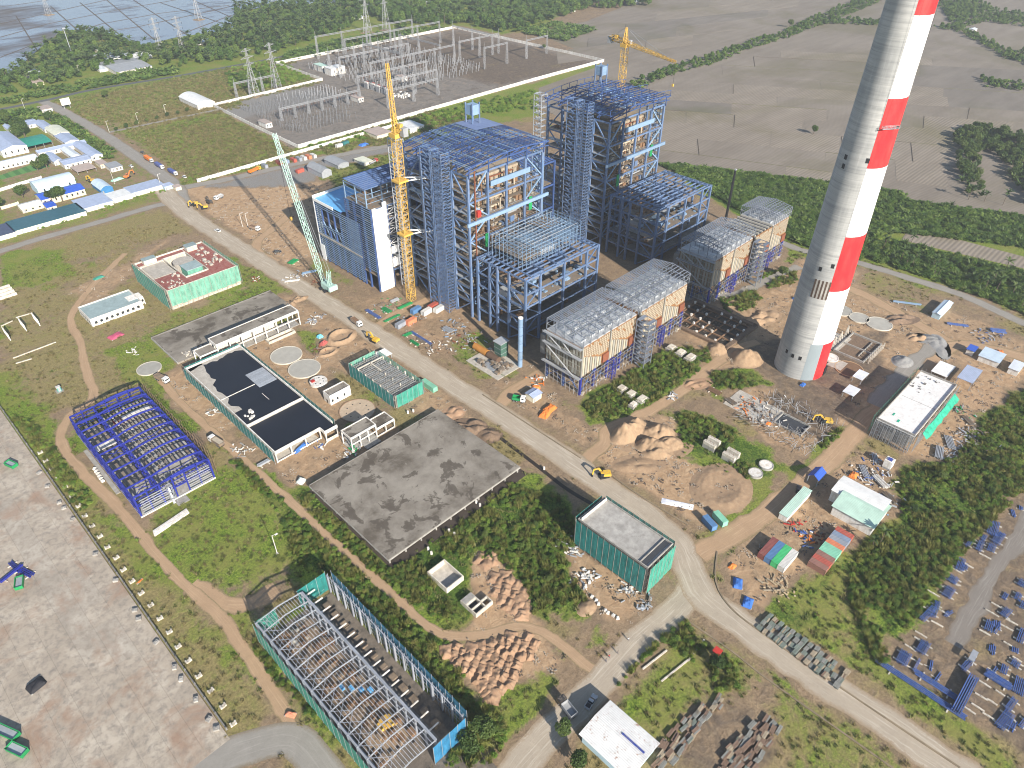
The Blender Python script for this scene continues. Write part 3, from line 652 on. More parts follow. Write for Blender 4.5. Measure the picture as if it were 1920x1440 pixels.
def boiler(name, label, ox, oy, unit1):
    xs = [0, 12.5, 25, 38, 50.5]; ys = [0, 11.5, 23, 34.5, 46]; zs = [9, 17, 25, 33, 43, 53, 63, 76]; r = random.Random(5)
    root = steel_house(name, label, ox, oy, xs, ys, zs, 1.05, STEEL)
    body = bpy.data.objects.new('boiler_body', None); link(body, root)
    box('furnace_casing', CREAM, body, 11, 5.5, 22, 40, 41, 71)
    box('hopper_bottom', DARKI, body, 14, 8, 9, 37, 38, 22)
    for i in range(20):                                   # buckstays round the furnace
        z = 23.5+i*2.4
        box('buckstay', CREAM if i % 3 else STEEL_L, body, 10.6, 5.0, z, 40.4, 5.5, z+.5)
        box('buckstay', CREAM if i % 3 else STEEL, body, 10.5, 5.5, z, 11, 41, z+.5)
    for i in range(9): box('tube_riser', CREAM if i % 2 else BROWN, body, 12+i*3.2, 4.6, 24, 12.5+i*3.2, 5.0, 70)
    for k, z in enumerate(zs[:-1]):
        D_ = DECK if k % 2 else DECKB
        box('floor_deck', D_, root, .5, .5, z, 50, 4.2, z+.15)
        box('floor_deck', DECK, root, .5, 4.2, z, 9.8, 45.5, z+.15)
        box('floor_deck', DECK, root, 41, 4.2, z, 50, 45.5, z+.15)
        for zz in (z+1.1, z+.55): box('handrail', GALV, root, -.62, .6, zz, -.54, 45.4, zz+.1)
        box('walkway', GALV if k % 2 else DECK, root, -.5, .6, z+4.2, 2.5, 45.4, z+4.35); box('edge_beam', STEEL_L, root, -.5, .6, z+3.8, -.3, 45.4, z+4.2)
        for q in range(5): a = r.uniform(1, 40); bar('pipe', r.choice((GALV, PANELG, STEEL_L, BROWN)), root, (1.2, a, z+r.uniform(1, 6)), (1.2, a+r.uniform(3, 12), z+r.uniform(1, 6)), r.uniform(.25, .6))
        for y in (4.2, 0.4): box('handrail', GALV, root, .6, y, z+1.05, 50, y+.08, z+1.15)
        if z < 70: box('floor_deck', D_, root, 9.8, .5, z+4.4, 40, 3.0, z+4.5)
        clutter('stored_parts', 26, 1, .8, 48, 3.6, z+.15, (BROWN, PANELG, STEEL, DECK)[k % 4], root, .5, 2.2, k+3)
        clutter('stored_parts', 14, 1, 5, 8, 42, z+.15, (BROWN, GALV)[k % 2], root, .5, 2.0, k+30)
        for q in range(7):
            a = r.uniform(11, 38); w_ = r.uniform(.8, 3.4); h_ = r.uniform(.8, 3.2); box('equipment', r.choice((PANELG, CREAM, DECKB, BROWN, BROWN, STEEL, DECK)), root, a, r.uniform(1.4, 3), z+.2, a+w_, 4.4, z+.2+h_)
        for q in range(6):
            a = r.uniform(1, 30); zz = z+r.uniform(1, 7); bar('pipe', r.choice((PANEL, GALV, BROWN, PANELG, RUST)), root, (a, 3.6+r.uniform(-1, .8), zz), (a+r.uniform(6, 20), 3.6, zz+r.uniform(-.5, .5)), r.uniform(.3, .8))
        for q in range(4): a = r.uniform(3, 48); bar('riser', r.choice((PANEL, GALV, BROWN)), root, (a, r.uniform(.6, 3), z), (a, r.uniform(.6, 3), z+r.uniform(4, 8)), r.uniform(.2, .6))
    # bracing on the two faces the photograph shows
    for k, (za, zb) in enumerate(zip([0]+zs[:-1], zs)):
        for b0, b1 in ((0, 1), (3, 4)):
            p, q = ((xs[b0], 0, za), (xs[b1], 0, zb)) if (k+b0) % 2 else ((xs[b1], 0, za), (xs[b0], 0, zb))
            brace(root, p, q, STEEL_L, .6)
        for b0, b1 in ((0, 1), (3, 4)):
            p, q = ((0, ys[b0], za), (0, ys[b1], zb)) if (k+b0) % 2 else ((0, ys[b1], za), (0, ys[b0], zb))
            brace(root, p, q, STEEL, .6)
    box('crane_girder', STEEL_L, root, -2, -1.6, 51.5, 54.5, -.8, 53.2)
    box('crane_girder', STEEL_L, root, 14, -.9, 67.5, 41, -.3, 70)
    for x, z in ((10, 37), (41, 47)):
        box('safety_net', GREENP, root, x, -.6, z, x+2.2, -.2, z+7)
    if unit1: box('hoist_mast', RUST, root, 3.2, -1.2, 0, 3.7, -.7, 78); box('hoist_cage', REDP, root, 4.0, -2.0, 55, 6.2, -.4, 58)
    # roof: arched trusses across, purlins along
    def arch(x): return 79.8+1.8*(1-((x-26)/28.5)**2)
    X = [-2+56*i/8 for i in range(9)]
    for y in (-1, 8, 17, 27, 37, 47):
        t = MB()
        for a, b_ in zip(X[:-1], X[1:]):
            t.bar((a, y, arch(a)), (b_, y, arch(b_)), .45, .6).bar((a, y, arch(a)-2.2), (b_, y, arch(b_)-2.2), .4)
            t.bar((a, y, arch(a)-2.2), (b_, y, arch(b_)), .28)
        for x in xs: t.bar((x, y, 75), (x, y, arch(x)), .4)
        obj('roof_truss', t, STEEL_D, root)
    if unit1:
        for i in range(44):
            x = -2+56*i/43
            for ya_, yb3 in ((-1.5, 11), (11, 24), (24, 36), (36, 48)):
                if r.random() < .78: box('purlin', r.choice((STEEL_D, STEEL_D, STEEL, STEEL_L)), root, x-.15, ya_, arch(x)+.3+r.uniform(0, .1), x+.15, yb3-.1, arch(x)+.6)
        for i in range(13):
            a = 34+20*i/13; b_ = 34+20*(i+1)/13; m = MB(); m.add([(a, 31, arch(a)+.7), (b_, 31, arch(b_)+.7), (b_, 47.5, arch(b_)+.7), (a, 47.5, arch(a)+.7)], [(0, 1, 2, 3)])
            obj('roof_sheet', m, DECKBL, root)
        for q in range(60):
            a, b_ = r.uniform(0, 46), r.uniform(0, 42); bar('roof_tie', r.choice((STEEL_D, STEEL_D, STEEL)), root, (a, b_, 77+r.uniform(0, 1.5)), (a+r.choice((0, 7)), b_+r.choice((0, 8)), 77.5+r.uniform(0, 2)), .3)
        for j in range(12): bar('sag_rod', STEEL_D, root, (-2, j*4.2, 80), (26, j*4.2, 82), .2); bar('sag_rod', STEEL_D, root, (26, j*4.2, 82), (54, j*4.2, 80), .2)
    else:
        for i in range(15):
            x = -2+56*i/14; box('purlin', STEEL_D, root, x-.15, -1.5, arch(x)+.3, x+.15, 48, arch(x)+.6)
        box('roof_deck', DECK, root, 2, 4, 77, 49, 42, 77.2); clutter('stored_parts', 60, 3, 5, 46, 40, 77.2, STEEL_L, root, .8, 4, 77)
        for y in (-1, 16, 32, 47):
            for i in range(9): bar('roof_post', STEEL_D, root, (X[i], y, arch(X[i])), (X[i], y, arch(X[i])+3.2), .22)
            for a, b_ in zip(X[:-1], X[1:]): bar('roof_rail', STEEL_D, root, (a, y, arch(a)+3.2), (b_, y, arch(b_)+3.2), .22)
    box('lift_house', STEEL_L, root, 40, 40, 86, 45, 45, 91)
    for a in (40, 45):
        for b_ in (40, 45): box('lift_post', STEEL, root, a-.3, b_-.3, 80, a+.3, b_+.3, 92)
    stair_tower(root, -6, 19.5, -1.0, 26.5, 84.7, STEEL, 3.5)
    stair_tower(root, -6, 11.5, -1.0, 18.5, 84.7, STEEL, 1.75, False, .28)
    stair_tower(root, -5, 47, 0, 53, 82, GALV, 3.5)
    stair_tower(root, 51.5, 3, 55, 8, 76, STEEL_L, 3.5)
    return root
U2 = Vector((107.8, 2.6))
boiler('boiler_house', 'nearer tall blue steel boiler house with dense roof purlins beside the yellow crane', 210.4, 238.4, True)
boiler('boiler_house', 'farther tall blue steel boiler house with open arched roof frames', 210.4+U2.x, 238.4+U2.y, False)
def front(name, label, ox, oy, scaff):
    xs = [0, 10, 27, 44, 53]; ys = [0, 11, 19, 24.5, 33]; zs = [8, 15, 22, 29, 36.7]
    root = steel_house(name, label, ox, oy, xs, ys, zs, 1.1, STEEL, .9)
    S2 = STEEL
    for k, (za, zb) in enumerate(zip([0]+zs[:-1], zs)):
        for b0, b1 in ((0, 1), (3, 4)):
            p, q = ((xs[b0], 0, za), (xs[b1], 0, zb)) if (k+b0) % 2 else ((xs[b1], 0, za), (xs[b0], 0, zb)); brace(root, p, q, S2, .5)
        for b0, b1 in ((0, 1), (2, 3)):
            p, q = ((0, ys[b0], za), (0, ys[b1], zb)) if (k+b0) % 2 else ((0, ys[b1], za), (0, ys[b0], zb)); brace(root, p, q, S2, .5)
    for z, y0, y1 in ((8, .6, 33), (22, .6, 14), (15, 12, 33), (29, 8, 26)):
        box('floor_deck', CONCD if z < 20 else DECK, root, .7, y0, z, 52.3, y1-.6, z+.2)
        clutter('stored_parts', 34, 1, y0+1, 50, y1-2, z+.2, (DUCTW, STEEL_L, BROWN)[z % 3], root, .8, 3.5, z)
    for i in range(7): box('duct', DUCTW, root, 5+i*6.5, 6, 16, 9+i*6.5, 24, 21)
    for i in range(10): box('roof_beam', S2, root, .6, 1.6+i*3.3, 36.0, 52.4, 2.0+i*3.3, 36.75)
    for i in range(6): box('cross_beam', S2, root, 4+i*9, .6, 36.8, 4.45+i*9, 32.4, 37.4)
    for a, b_ in ((14, 8), (30, 8), (30, 20)): box('support_block', STEEL, root, a, b_, 29.2, a+7, b_+5, 35.5)
    if scaff:
        m = MB(); r = random.Random(3)
        xs2 = [6+i*2.6 for i in range(17)]; ys2 = [8+i*2.6 for i in range(10)]
        sc = bpy.data.objects.new('scaffold', None); link(sc, root)
        for z in (38.4, 40.4, 42.4, 44.4, 46.4, 48.4):
            for y in ys2:
                if r.random() < .8: bar('ledger', GALV if r.random() < .25 else STEEL_L, sc, (xs2[0]+r.uniform(0, 6), y, z), (xs2[-1]-r.uniform(0, 6), y, z), .16)
            for x in xs2:
                if r.random() < .8: bar('ledger', GALV if r.random() < .25 else STEEL_L, sc, (x, ys2[0], z), (x, ys2[-1]-r.uniform(0, 8), z), .16)
        for x in xs2:
            for y in ys2:
                if x < 18 or x > 36 or y < 12 or y > 28: m.bar((x, y, 36.8), (x, y, 45+r.uniform(0, 5)), .16)
        o = obj('standards', m, STEEL_L, sc); o['kind'] = 'stuff'
        box('working_platform', DECK, root, 8, 9, 40.4, 20, 30, 40.6); box('working_platform', DECKB, root, 34, 20, 44.4, 46, 31, 44.6); box('duct', DUCTW, root, 22, 12, 37, 33, 28, 40)
    return root
front('catalyst_tower', 'pale blue braced steel frame topped with silver scaffolding before the nearer boiler', 210.6, 200.4, True)
front('catalyst_tower', 'blue braced steel frame with open beam grid top before the farther boiler', 210.6+U2.x, 200.4+U2.y, False)
# ------------------------------------------------------------------ precipitators
DECKW = M('roof_deck_silver', (0.44, 0.45, 0.46), .5, .2, .2, .3); RG = M('roof_frame_grey', (0.22, 0.245, 0.29), .5, .2); PLASTB = M('beam_cream', (0.42, 0.40, 0.35), .8)
def precip(name, label, ox, oy, unit1):
    root = thing(name, label, 'industrial plant', (ox, oy, 0)); D_ = 21.5
    halves = ((0, 38.5), (41, 79.6))
    for h, (a, b_) in enumerate(halves):
        n = 5; xs = [a+.6+(b_-a-1.2)*i/(n-1) for i in range(n)]
        for i, x in enumerate(xs):
            for y in (.7, 10.7, 20.8): box('column', ULTRA if y < 1 else STEEL_D, root, x-.45, y-.45, 0, x+.45, y+.45, 10.6)
            if i < n-1:
                brace(root, (x, .7, 1), (xs[i+1], .7, 9.8), STEEL_D, .35); brace(root, (xs[i+1], .7, 1), (x, .7, 9.8), STEEL_D, .35)
                m = MB(); cxx = (x+xs[i+1])/2                    # dust hoppers
                for yc in (5.7, 15.7): m.add([(x+.6, yc-4.6, 10.6), (xs[i+1]-.6, yc-4.6, 10.6), (xs[i+1]-.6, yc+4.6, 10.6), (x+.6, yc+4.6, 10.6), (cxx-.6, yc-.6, 3.5), (cxx+.6, yc-.6, 3.5), (cxx+.6, yc+.6, 3.5), (cxx-.6, yc+.6, 3.5)], [(0, 1, 2, 3), (4, 7, 6, 5), (0, 4, 5, 1), (1, 5, 6, 2), (2, 6, 7, 3), (3, 7, 4, 0)])
                obj('hopper', m, PANELG, root)
        if h == 0:
            for ya, yb_ in ((.7, 10.7), (10.7, 20.8)): brace(root, (xs[0], ya, 1), (xs[0], yb_, 9.8), STEEL_D, .35); brace(root, (xs[0], yb_, 1), (xs[0], ya, 9.8), STEEL_D, .35)
        open_ = (not unit1) and False
        box('casing', OCHRE, root, a, .6, 10.6, b_, D_, 25.6)
        for k in range(2):                                    # two modules of the sunlit face
            m0 = a+(b_-a)/2*k; m1 = a+(b_-a)/2*(k+1); nb = 8
            box('module_post', PANELG, root, m0-.25, -.15, 10.4, m0+.35, .6, 26)
            g = MB(); r = random.Random(k+7*h)
            for i in range(15):
                for j in range(13):
                    xx = m0+.5+(m1-m0-.8)*i/15; zz = 11+j*1.12
                    if zz < 20.5-(i/15)*6.5 and i < 12: continue
                    if i >= 11 and zz < 15.5: continue
                    if r.random() < .93: g.box(xx, .25, zz, xx+(m1-m0-.8)/15*.62, .62, zz+.78)
            o = obj('insulation_block', g, PANEL, root); o['kind'] = 'stuff'
            for i in range(nb):
                xx = m0+.6+i*1.65; box('rib_panel', PANELG if i % 2 else PANEL, root, xx, -.1, 10.8, xx+1.1, .55, 20.8-i*.78)
            box('access_plate', RUST, root, m1-4.6, -.2, 11, m1-.4, .6, 15.4)
            if h == 0 and k == 0:
                pass
        ra = a if (unit1 or h == 0) else 60.5
        box('roof_deck', DECKW, root, ra+.1, .7, 25.6, b_-.1, D_-.1, 26.3)
        if ra > a:
            box('open_chamber', DARKI, root, a+.3, 1.2, 25.6, ra, D_-.8, 25.7)  # flat dark sheet on the casing, the recess's shade put into its colour
            for i in range(6): box('chamber_beam', PLASTB, root, a+.4+i*3.7, 1, 25.7, a+1.1+i*3.7, D_-.6, 26.6)
        for i in range(6):
            if a+2+i*6.1 > ra: box('insulator_box', DUCTW, root, a+2+i*6.1, 3, 26.3, a+5.4+i*6.1, 8, 27.3); box('insulator_box', DUCTW, root, a+2+i*6.1, 12, 26.3, a+5.4+i*6.1, 17, 27.3)
        if unit1 or h == 0 or True:
            xs = [ra+(b_-ra)*i/8 for i in range(9)]; a = ra
            def rz(y): return 31.6+1.6*(1-abs(y-D_/2)/(D_/2))
            lim = 9 if (unit1 or h == 1) else 5
            for x in xs[:9]:
                for y in (0, 5.4, 10.7, 16, D_): bar('roof_post', RG, root, (x, y, 26.3), (x, y, rz(y)), .26)
                for ya, yb_ in ((0, 5.4), (5.4, 10.7), (10.7, 16), (16, D_)): bar('rafter', RG, root, (x, ya, rz(ya)), (x, yb_, rz(yb_)), .3)
                bar('tie', GALV, root, (x, 0, 29), (x, D_, 29), .16)
            for y in (0, 1.7, 3.4, 5.4, 7.2, 9, 10.7, 12.2, 13.4, 14.6, 15.8, 17, 18.2, 19.4, 20.5, D_): bar('purlin', RG, root, (a, y, rz(y)+.18), (b_, y, rz(y)+.18), .24)
            for y in (0, D_): bar('rail', GALV, root, (a, y, 29), (b_, y, 29), .16)
            for i in range(8): bar('diagonal', GALV, root, (xs[i], 0, 26.3), (xs[i+1], 0, 31.6), .12)
        if not unit1 and h == 1: pass
    # west end: ribbed grey casing with stairs and balconies
    for i in range(12): box('end_rib', PANELG if i % 3 else M('casing_olive', (0.20, 0.185, 0.14), 0.8), root, -.45, 1+i*1.7, 10.9, 0, 2.1+i*1.7, 25.4)
    for z in (13.5, 16, 18.5, 21, 23.5): box('end_girt', PANELG, root, -.6, .7, z, -.45, 21.3, z+.25)
    for z in (10.2, 20.5, 25.8):
        box('balcony', GREY, root, -2.4, -.5, z, -.6, 22, z+.15); box('handrail', GALV, root, -2.45, -.5, z+1.0, -2.38, 22, z+1.1); box('toe_board', GREY, root, -2.45, -.5, z, -2.4, 22, z+.3)
    brace(root, (-2.0, 21, 20.5), (-2.0, 3, 10.4), GREY, .45); brace(root, (-2.0, 11, 25.9), (-2.0, 4, 20.7), GREY, .4); brace(root, (-2.0, 11, 21.5), (-2.0, 20, 25.9), GREY, .4)
    stair_tower(root, 36.5, -8, 42, -1.2, 25, RG, 2.8)
    for a in (20, 58): stair_tower(root, a, -2.2, a+2.5, -.3, 10.5, ULTRA, 2.6, False, .25, 'service_frame')
    for i in range(33): bar('scaffold_standard', GALV, root, (1+i*2.4, -.9, 0), (1+i*2.4, -.9, 10.4), .11)
    for z in (2, 4.2, 6.4, 8.6, 10.2): bar('scaffold_ledger', GALV, root, (.5, -.9, z), (79, -.9, z), .11); bar('scaffold_ledger', GALV, root, (-.9, .5, z), (-.9, 21, z), .11)
    for z in (4.2, 8.6): box('scaffold_boards', DECKB, root, 1, -1.2, z, 78, -.6, z+.06)
    for i in range(9): bar('scaffold_standard', GALV, root, (-.9, .5+i*2.5, 0), (-.9, .5+i*2.5, 10.2), .11)
    box('inlet_duct', CONCD, root, 0, 22, 12, 79, 25, 22)
    clutter('ground_debris', 50, 0, -1, 78, 4, 0, PANEL, root, .4, 1.6, 9)
    return root
precip('precipitator', 'nearer ash precipitator with ochre panels and white roof under silver framing', 199.7, 155.2, True)
precip('precipitator', 'farther ash precipitator with ochre panels beside the shaded pit', 308.4, 158.2, False)
# ------------------------------------------------------------------ bunker bay and turbine hall
WALLB = M('cladding_inside', (0.35, 0.38, 0.42), .7)
def turbine():
    root = thing('turbine_hall', 'blue girt clad turbine hall with light blue roof and tall white panel', 'industrial building', (192, 293.6, 0))
    # low bay
    ys = [12.7+42.8*i/7 for i in range(8)]
    for y in ys:
        for x in (0, 22): box('column', STEEL_D, root, x-.4, y-.4, 0, x+.4, y+.4, 36)
    for i in range(29):
        z = 1.5+i*1.24
        if 16 < z < 17.3: continue
        for k in range(7):
            if 18 < z < 33 and k in (3, 4, 5) and (i % 9 not in (0, 8)): continue
            box('girt', STEEL_L, root, -.62, ys[k]+.05, z, -.40, ys[k+1]-.05, z+.34)
    box('sill_band', CONC, root, -.9, 12.7, 16.2, -.3, 55.5, 17.1); box('floor_deck', DECK, root, .5, 12.7, 16.2, 22, 55, 17); box('floor_deck', DECK, root, .5, 12.7, 26, 22, 55, 26.5)
    for k in (3, 4, 5): bar('brace', STEEL_L, root, (0, ys[k], 17), (0, ys[k+1], 26), .5)
    r0 = MB(); r0.add([(-.5, 30, 37.6), (-.5, 55.5, 37.6), (22, 55.5, 38.6), (22, 23.5, 38.6), (4, 23.5, 37.9)], [(0, 1, 2, 3, 4)]); obj('roof_sheet', r0, ROOFB, root)
    box('parapet', WHITEC, root, -.8, 55.5, 35.8, 22, 56.1, 39.4); box('parapet', WHITEC, root, -.9, 36, 36.6, -.5, 55.5, 38.2)
    box('corner_cladding', WHITEC, root, -.8, 55.2, 2, -.65, 56.1, 35.8); box('corner_cladding', WHITEC, root, -.85, 51.5, 0, -.66, 55.2, 10)
    for i in range(6): box('roof_beam', STEEL_D, root, 0, 24+i*6, 36.4, 22, 24.5+i*6, 37.2)
    box('end_cladding', WALLB, root, -.3, 55.2, 0, 22, 55.5, 36)
    box('inner_partition', DARKI, root, 3, 13.5, 0, 3.2, 54.8, 36)  # added dark panel, its colour stands for the unlit depth behind the girts
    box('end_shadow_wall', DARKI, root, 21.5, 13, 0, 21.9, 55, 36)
    # bunker bay
    yb2 = [0, 7.6, 15.2, 23]
    for y in yb2:
        for x in (0, 10, 20, 30, 42, 54): box('column', STEEL_D, root, x-.45, y-.45, 0, x+.45, y+.45, 48)
    for i in range(30):
        z = 12+i*1.24
        for k in range(3): box('girt', STEEL_L if k == 0 else STEEL, root, -.62, yb2[k]+.05, z, -.42, yb2[k+1]-.05, z+.30)
    for z in (10, 20, 30, 40, 47.6):
        box('floor_deck', DECK, root, .3, .3, z, 54, 22.6, z+.4)
        for x0 in (0, 10, 20, 30, 42): box('girder', STEEL, root, x0+.5, -.2, z-.8, x0+(9 if x0 < 30 else 11), .2, z)
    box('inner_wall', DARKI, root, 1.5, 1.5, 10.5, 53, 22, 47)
    m = MB(); m.extr([(0, 0.2), (9.2, 0.2), (9.2, 50.5), (6.6, 50.5), (6.6, 47.8), (2.2, 47.6), (2.2, 48.6), (0, 48.6)], 'y', -1.35, -.95)
    obj('white_cladding', m, WHITEC, root)
    for z in (10, 18.5, 27, 35.5, 42): box('cladding_joint', GALV, root, 0, -1.38, z, 9.2, -1.345, z+.1)
    for i in range(13): bar('side_lattice', WHITEC, root, (9.4, -.8, 12+i*2.8), (14.6, -.8, 12+i*2.8), .22); bar('side_lattice', WHITEC, root, (9.4 if i % 2 else 14.6, -.8, 12+i*2.8), (14.6 if i % 2 else 9.4, -.8, 14.8+i*2.8), .18)
    box('side_cladding', WHITEC, root, 9.5, -.9, 20, 14.5, -.6, 24); box('side_cladding', WHITEC, root, 9.5, -.9, 12, 14.5, -.6, 17)
    for x in (9.4, 14.6): box('side_post', WHITEC, root, x-.15, -1, 12, x+.15, -.7, 49)
    # roof stage above the bunkers
    for x in (0, 10, 20, 30, 42, 54):
        for y in (3, 12, 22): box('stage_post', STEEL_L, root, x-.25, y-.25, 48, x+.25, y+.25, 57.5)
    for i in range(20): box('purlin', STEEL_D if i % 2 else STEEL, root, 0, 3+i, 57.5+i*.04, 54, 3.3+i, 57.9+i*.04)
    for x in (0, 10, 20, 30, 42, 54): box('rafter', STEEL, root, x-.2, 3, 56.9, x+.2, 22, 57.4)
    for z in (50, 52.5, 55):
        bar('rail', STEEL_L, root, (0, 3, z), (0, 22, z), .2); bar('rail', STEEL_L, root, (0, 3, z), (54, 3, z), .2)
    r1 = MB(); r1.add([(10, 6, 56.4), (54, 6, 56.4), (54, 22, 56.4), (10, 22, 56.4)], [(0, 1, 2, 3)]); obj('roof_sheet', r1, M_ribbed('sheet_blue_mid', (0.07, 0.19, 0.45), 'y', .8), root)
    clutter('stored_parts', 40, 1, 1, 40, 20, 48, BROWN, root, .5, 2, 4)
    box('canopy', DECK, root, -.5, .5, 9.2, 8, 12, 9.6)
turbine()
bb = steel_house('control_building_frame', 'low dark blue steel frame standing between the two boiler houses', 268, 268, [0, 12, 24, 36], [0, 12, 24], [12, 24, 38, 52], .9, STEEL_D)
for i in range(14): box('purlin', STEEL_D, bb, 0, 1+i*1.7, 52.1, 36, 1.3+i*1.7, 52.5)
box('floor_deck', DECK, bb, 1, 1, 38, 35, 23, 38.3)
# ------------------------------------------------------------------ chimney
def chimney():
    root = thing('chimney', 'tall concrete chimney with one side painted in red and white bands', 'chimney', (291.4, 96.4, 0))
    def rad(z): return 11.3-0.0205*z
    m, nt, b = newmat('chimney_concrete'); tc = nt.nodes.new('ShaderNodeTexCoord'); sp = nt.nodes.new('ShaderNodeSeparateXYZ'); nt.links.new(tc.outputs['Object'], sp.inputs[0])
    o = tc.outputs['Object']
    nH = noise(nt, mapv(nt, o, (0.03, 0.03, 0.8)), 1.0, 6, 0.7); nL = noise(nt, mapv(nt, o, (0.08, 0.08, 0.05)), 1.0, 4, .6); nS = noise(nt, mapv(nt, o, (0.5, 0.5, 0.03)), 1.0, 5, .65)
    w = N(nt, 'ShaderNodeTexWave', wave_type='BANDS', bands_direction='Z', wave_profile='SAW', i_Scale=0.31416/2.5); nt.links.new(o, w.inputs['Vector'])
    c = ramp(nt, nL, [(0.3, (0.30, 0.305, 0.30)), (0.7, (0.46, 0.455, 0.435))])
    c = mix(nt, ramp(nt, nH, [(0.45, (0, 0, 0)), (0.68, (0.8, 0.8, 0.8))]), c, (0.235, 0.24, 0.24))
    c = mix(nt, ramp(nt, nS, [(0.55, (0, 0, 0)), (0.75, (0.4, 0.4, 0.4))]), c, (0.55, 0.545, 0.525))
    c = mix(nt, ramp(nt, w.outputs[1], [(0.0, (0.55, 0.55, 0.55)), (0.08, (0, 0, 0))]), c, (0.2, 0.2, 0.2))
    nt.links.new(c, b.inputs['Base Color']); b.inputs['Roughness'].default_value = 0.85; bump(nt, b, w.outputs[1], 0.2, 0.15)
    SH_ = m
    WP = M('chimney_white', (0.84, 0.84, 0.83), 0.5, 0, 0.06, 0.12, (0.66, 0.65, 0.62), 0.15, objvar=0); RP = M('chimney_red', (0.66, 0.022, 0.028), 0.5, 0, 0.15, 0.12, (0.5, 0.06, 0.055), 0.25, objvar=0); GP = M('chimney_grey_primer', (0.235, 0.275, 0.295), 0.6, 0, .08, .2, objvar=0)
    def ring(z0, z1, a0, a1, off, thick, n, top=True):
        mb = MB(); nz = max(1, int((z1-z0)/8)); full = abs(a1-a0) > 2*math.pi-1e-3
        K = n+1
        for j in range(nz+1):
            z = z0+(z1-z0)*j/nz
            for i in range(K):
                a = a0+(a1-a0)*i/n; r_ = rad(z)+off; mb.v.append((r_*math.cos(a), r_*math.sin(a), z))
        for j in range(nz):
            for i in range(n): q = j*K+i; mb.f.append((q, q+1, q+K+1, q+K))
        return mb
    obj('shaft', ring(0, 212, 0, 2*math.pi, 0, 0, 96), SH_, root, True)
    # painted sector: starts a little right of the side facing the yard and runs round to the far side
    va = math.atan2(-96.4, -291.4)                       # towards the camera's foot
    p0 = va+R(15); p1 = va+R(190)
    for i, (z0, z1, mm) in enumerate(((19.7, 46.7, WP), (46.7, 71.8, RP), (71.8, 100, WP), (100, 125.6, RP), (125.6, 152.6, WP), (152.6, 180, RP), (180, 208, WP))):
        obj('painted_band', ring(z0, z1, p0, p1, .06, 0, 60), mm, root, True)
    obj('painted_band', ring(0, 19.7, va+R(42), p1, .06, 0, 50), RP, root, True); obj('primer_band', ring(0, 19.7, va+R(12), va+R(42), .05, 0, 10), GP, root, True)
    def on(ang, z, w_, h, d, mat, name, n=1):
        a = va+ang; r_ = rad(z); mb = MB(); t = Vector((-math.sin(a), math.cos(a), 0)); o_ = Vector((math.cos(a), math.sin(a), 0)); c_ = o_*(r_-.3)
        pts = [c_-t*w_/2, c_+t*w_/2, c_+t*w_/2+o_*(.3+d), c_-t*w_/2+o_*(.3+d)]
        mb.add([(*q.xy, z) for q in pts]+[(*q.xy, z+h) for q in pts], CUBEF); return obj(name, mb, mat, root)
    for a, z in ((R(-38), 11), (R(-20), 10.5), (R(-2), 10.5), (R(-18), 55), (R(7), 57.5), (R(-40), 98), (R(-41), 101.5), (R(12), 102)): on(a, z, 1.3, 1.9, .06, BLACK, 'opening')
    for i in range(9): on(R(-20)+i*R(4.2), 42.5, .75, 8.6, .1, (M('louvre_brown', (0.09, 0.06, 0.045), .8) if i % 2 == 0 else CONC), 'louvre')
    box('doorway', BLACK, root, 1, -11.6, 0, 4, -10.8, 4)
    # painters' cradle hanging on the painted side
    a = va+R(38); r_ = rad(116)+1.0; cxp = Vector((291.4+r_*math.cos(a), 96.4+r_*math.sin(a), 115.2))
    cr = thing('painters_cradle', 'suspended painters cradle hanging against a red band of the chimney', 'work platform', cxp, a+R(90))
    box('floor', GALV, cr, -3.4, -.45, 0, 3.4, .45, .1)
    for z in (.55, 1.1):
        for y in (-.45, .45): bar('rail', GREY, cr, (-3.4, y, z), (3.4, y, z), .09)
    for x in (-3.4, -1.7, 0, 1.7, 3.4):
        for y in (-.45, .45): bar('post', GREY, cr, (x, y, 0), (x, y, 1.1), .09)
    for x in (-3, 3): bar('rope', BLACK, cr, (x, 0, 1), (x, .2, 60), .05)
    box('motor', BLACK, cr, 2.4, -.3, .1, 3.1, .3, .9)
chimney()
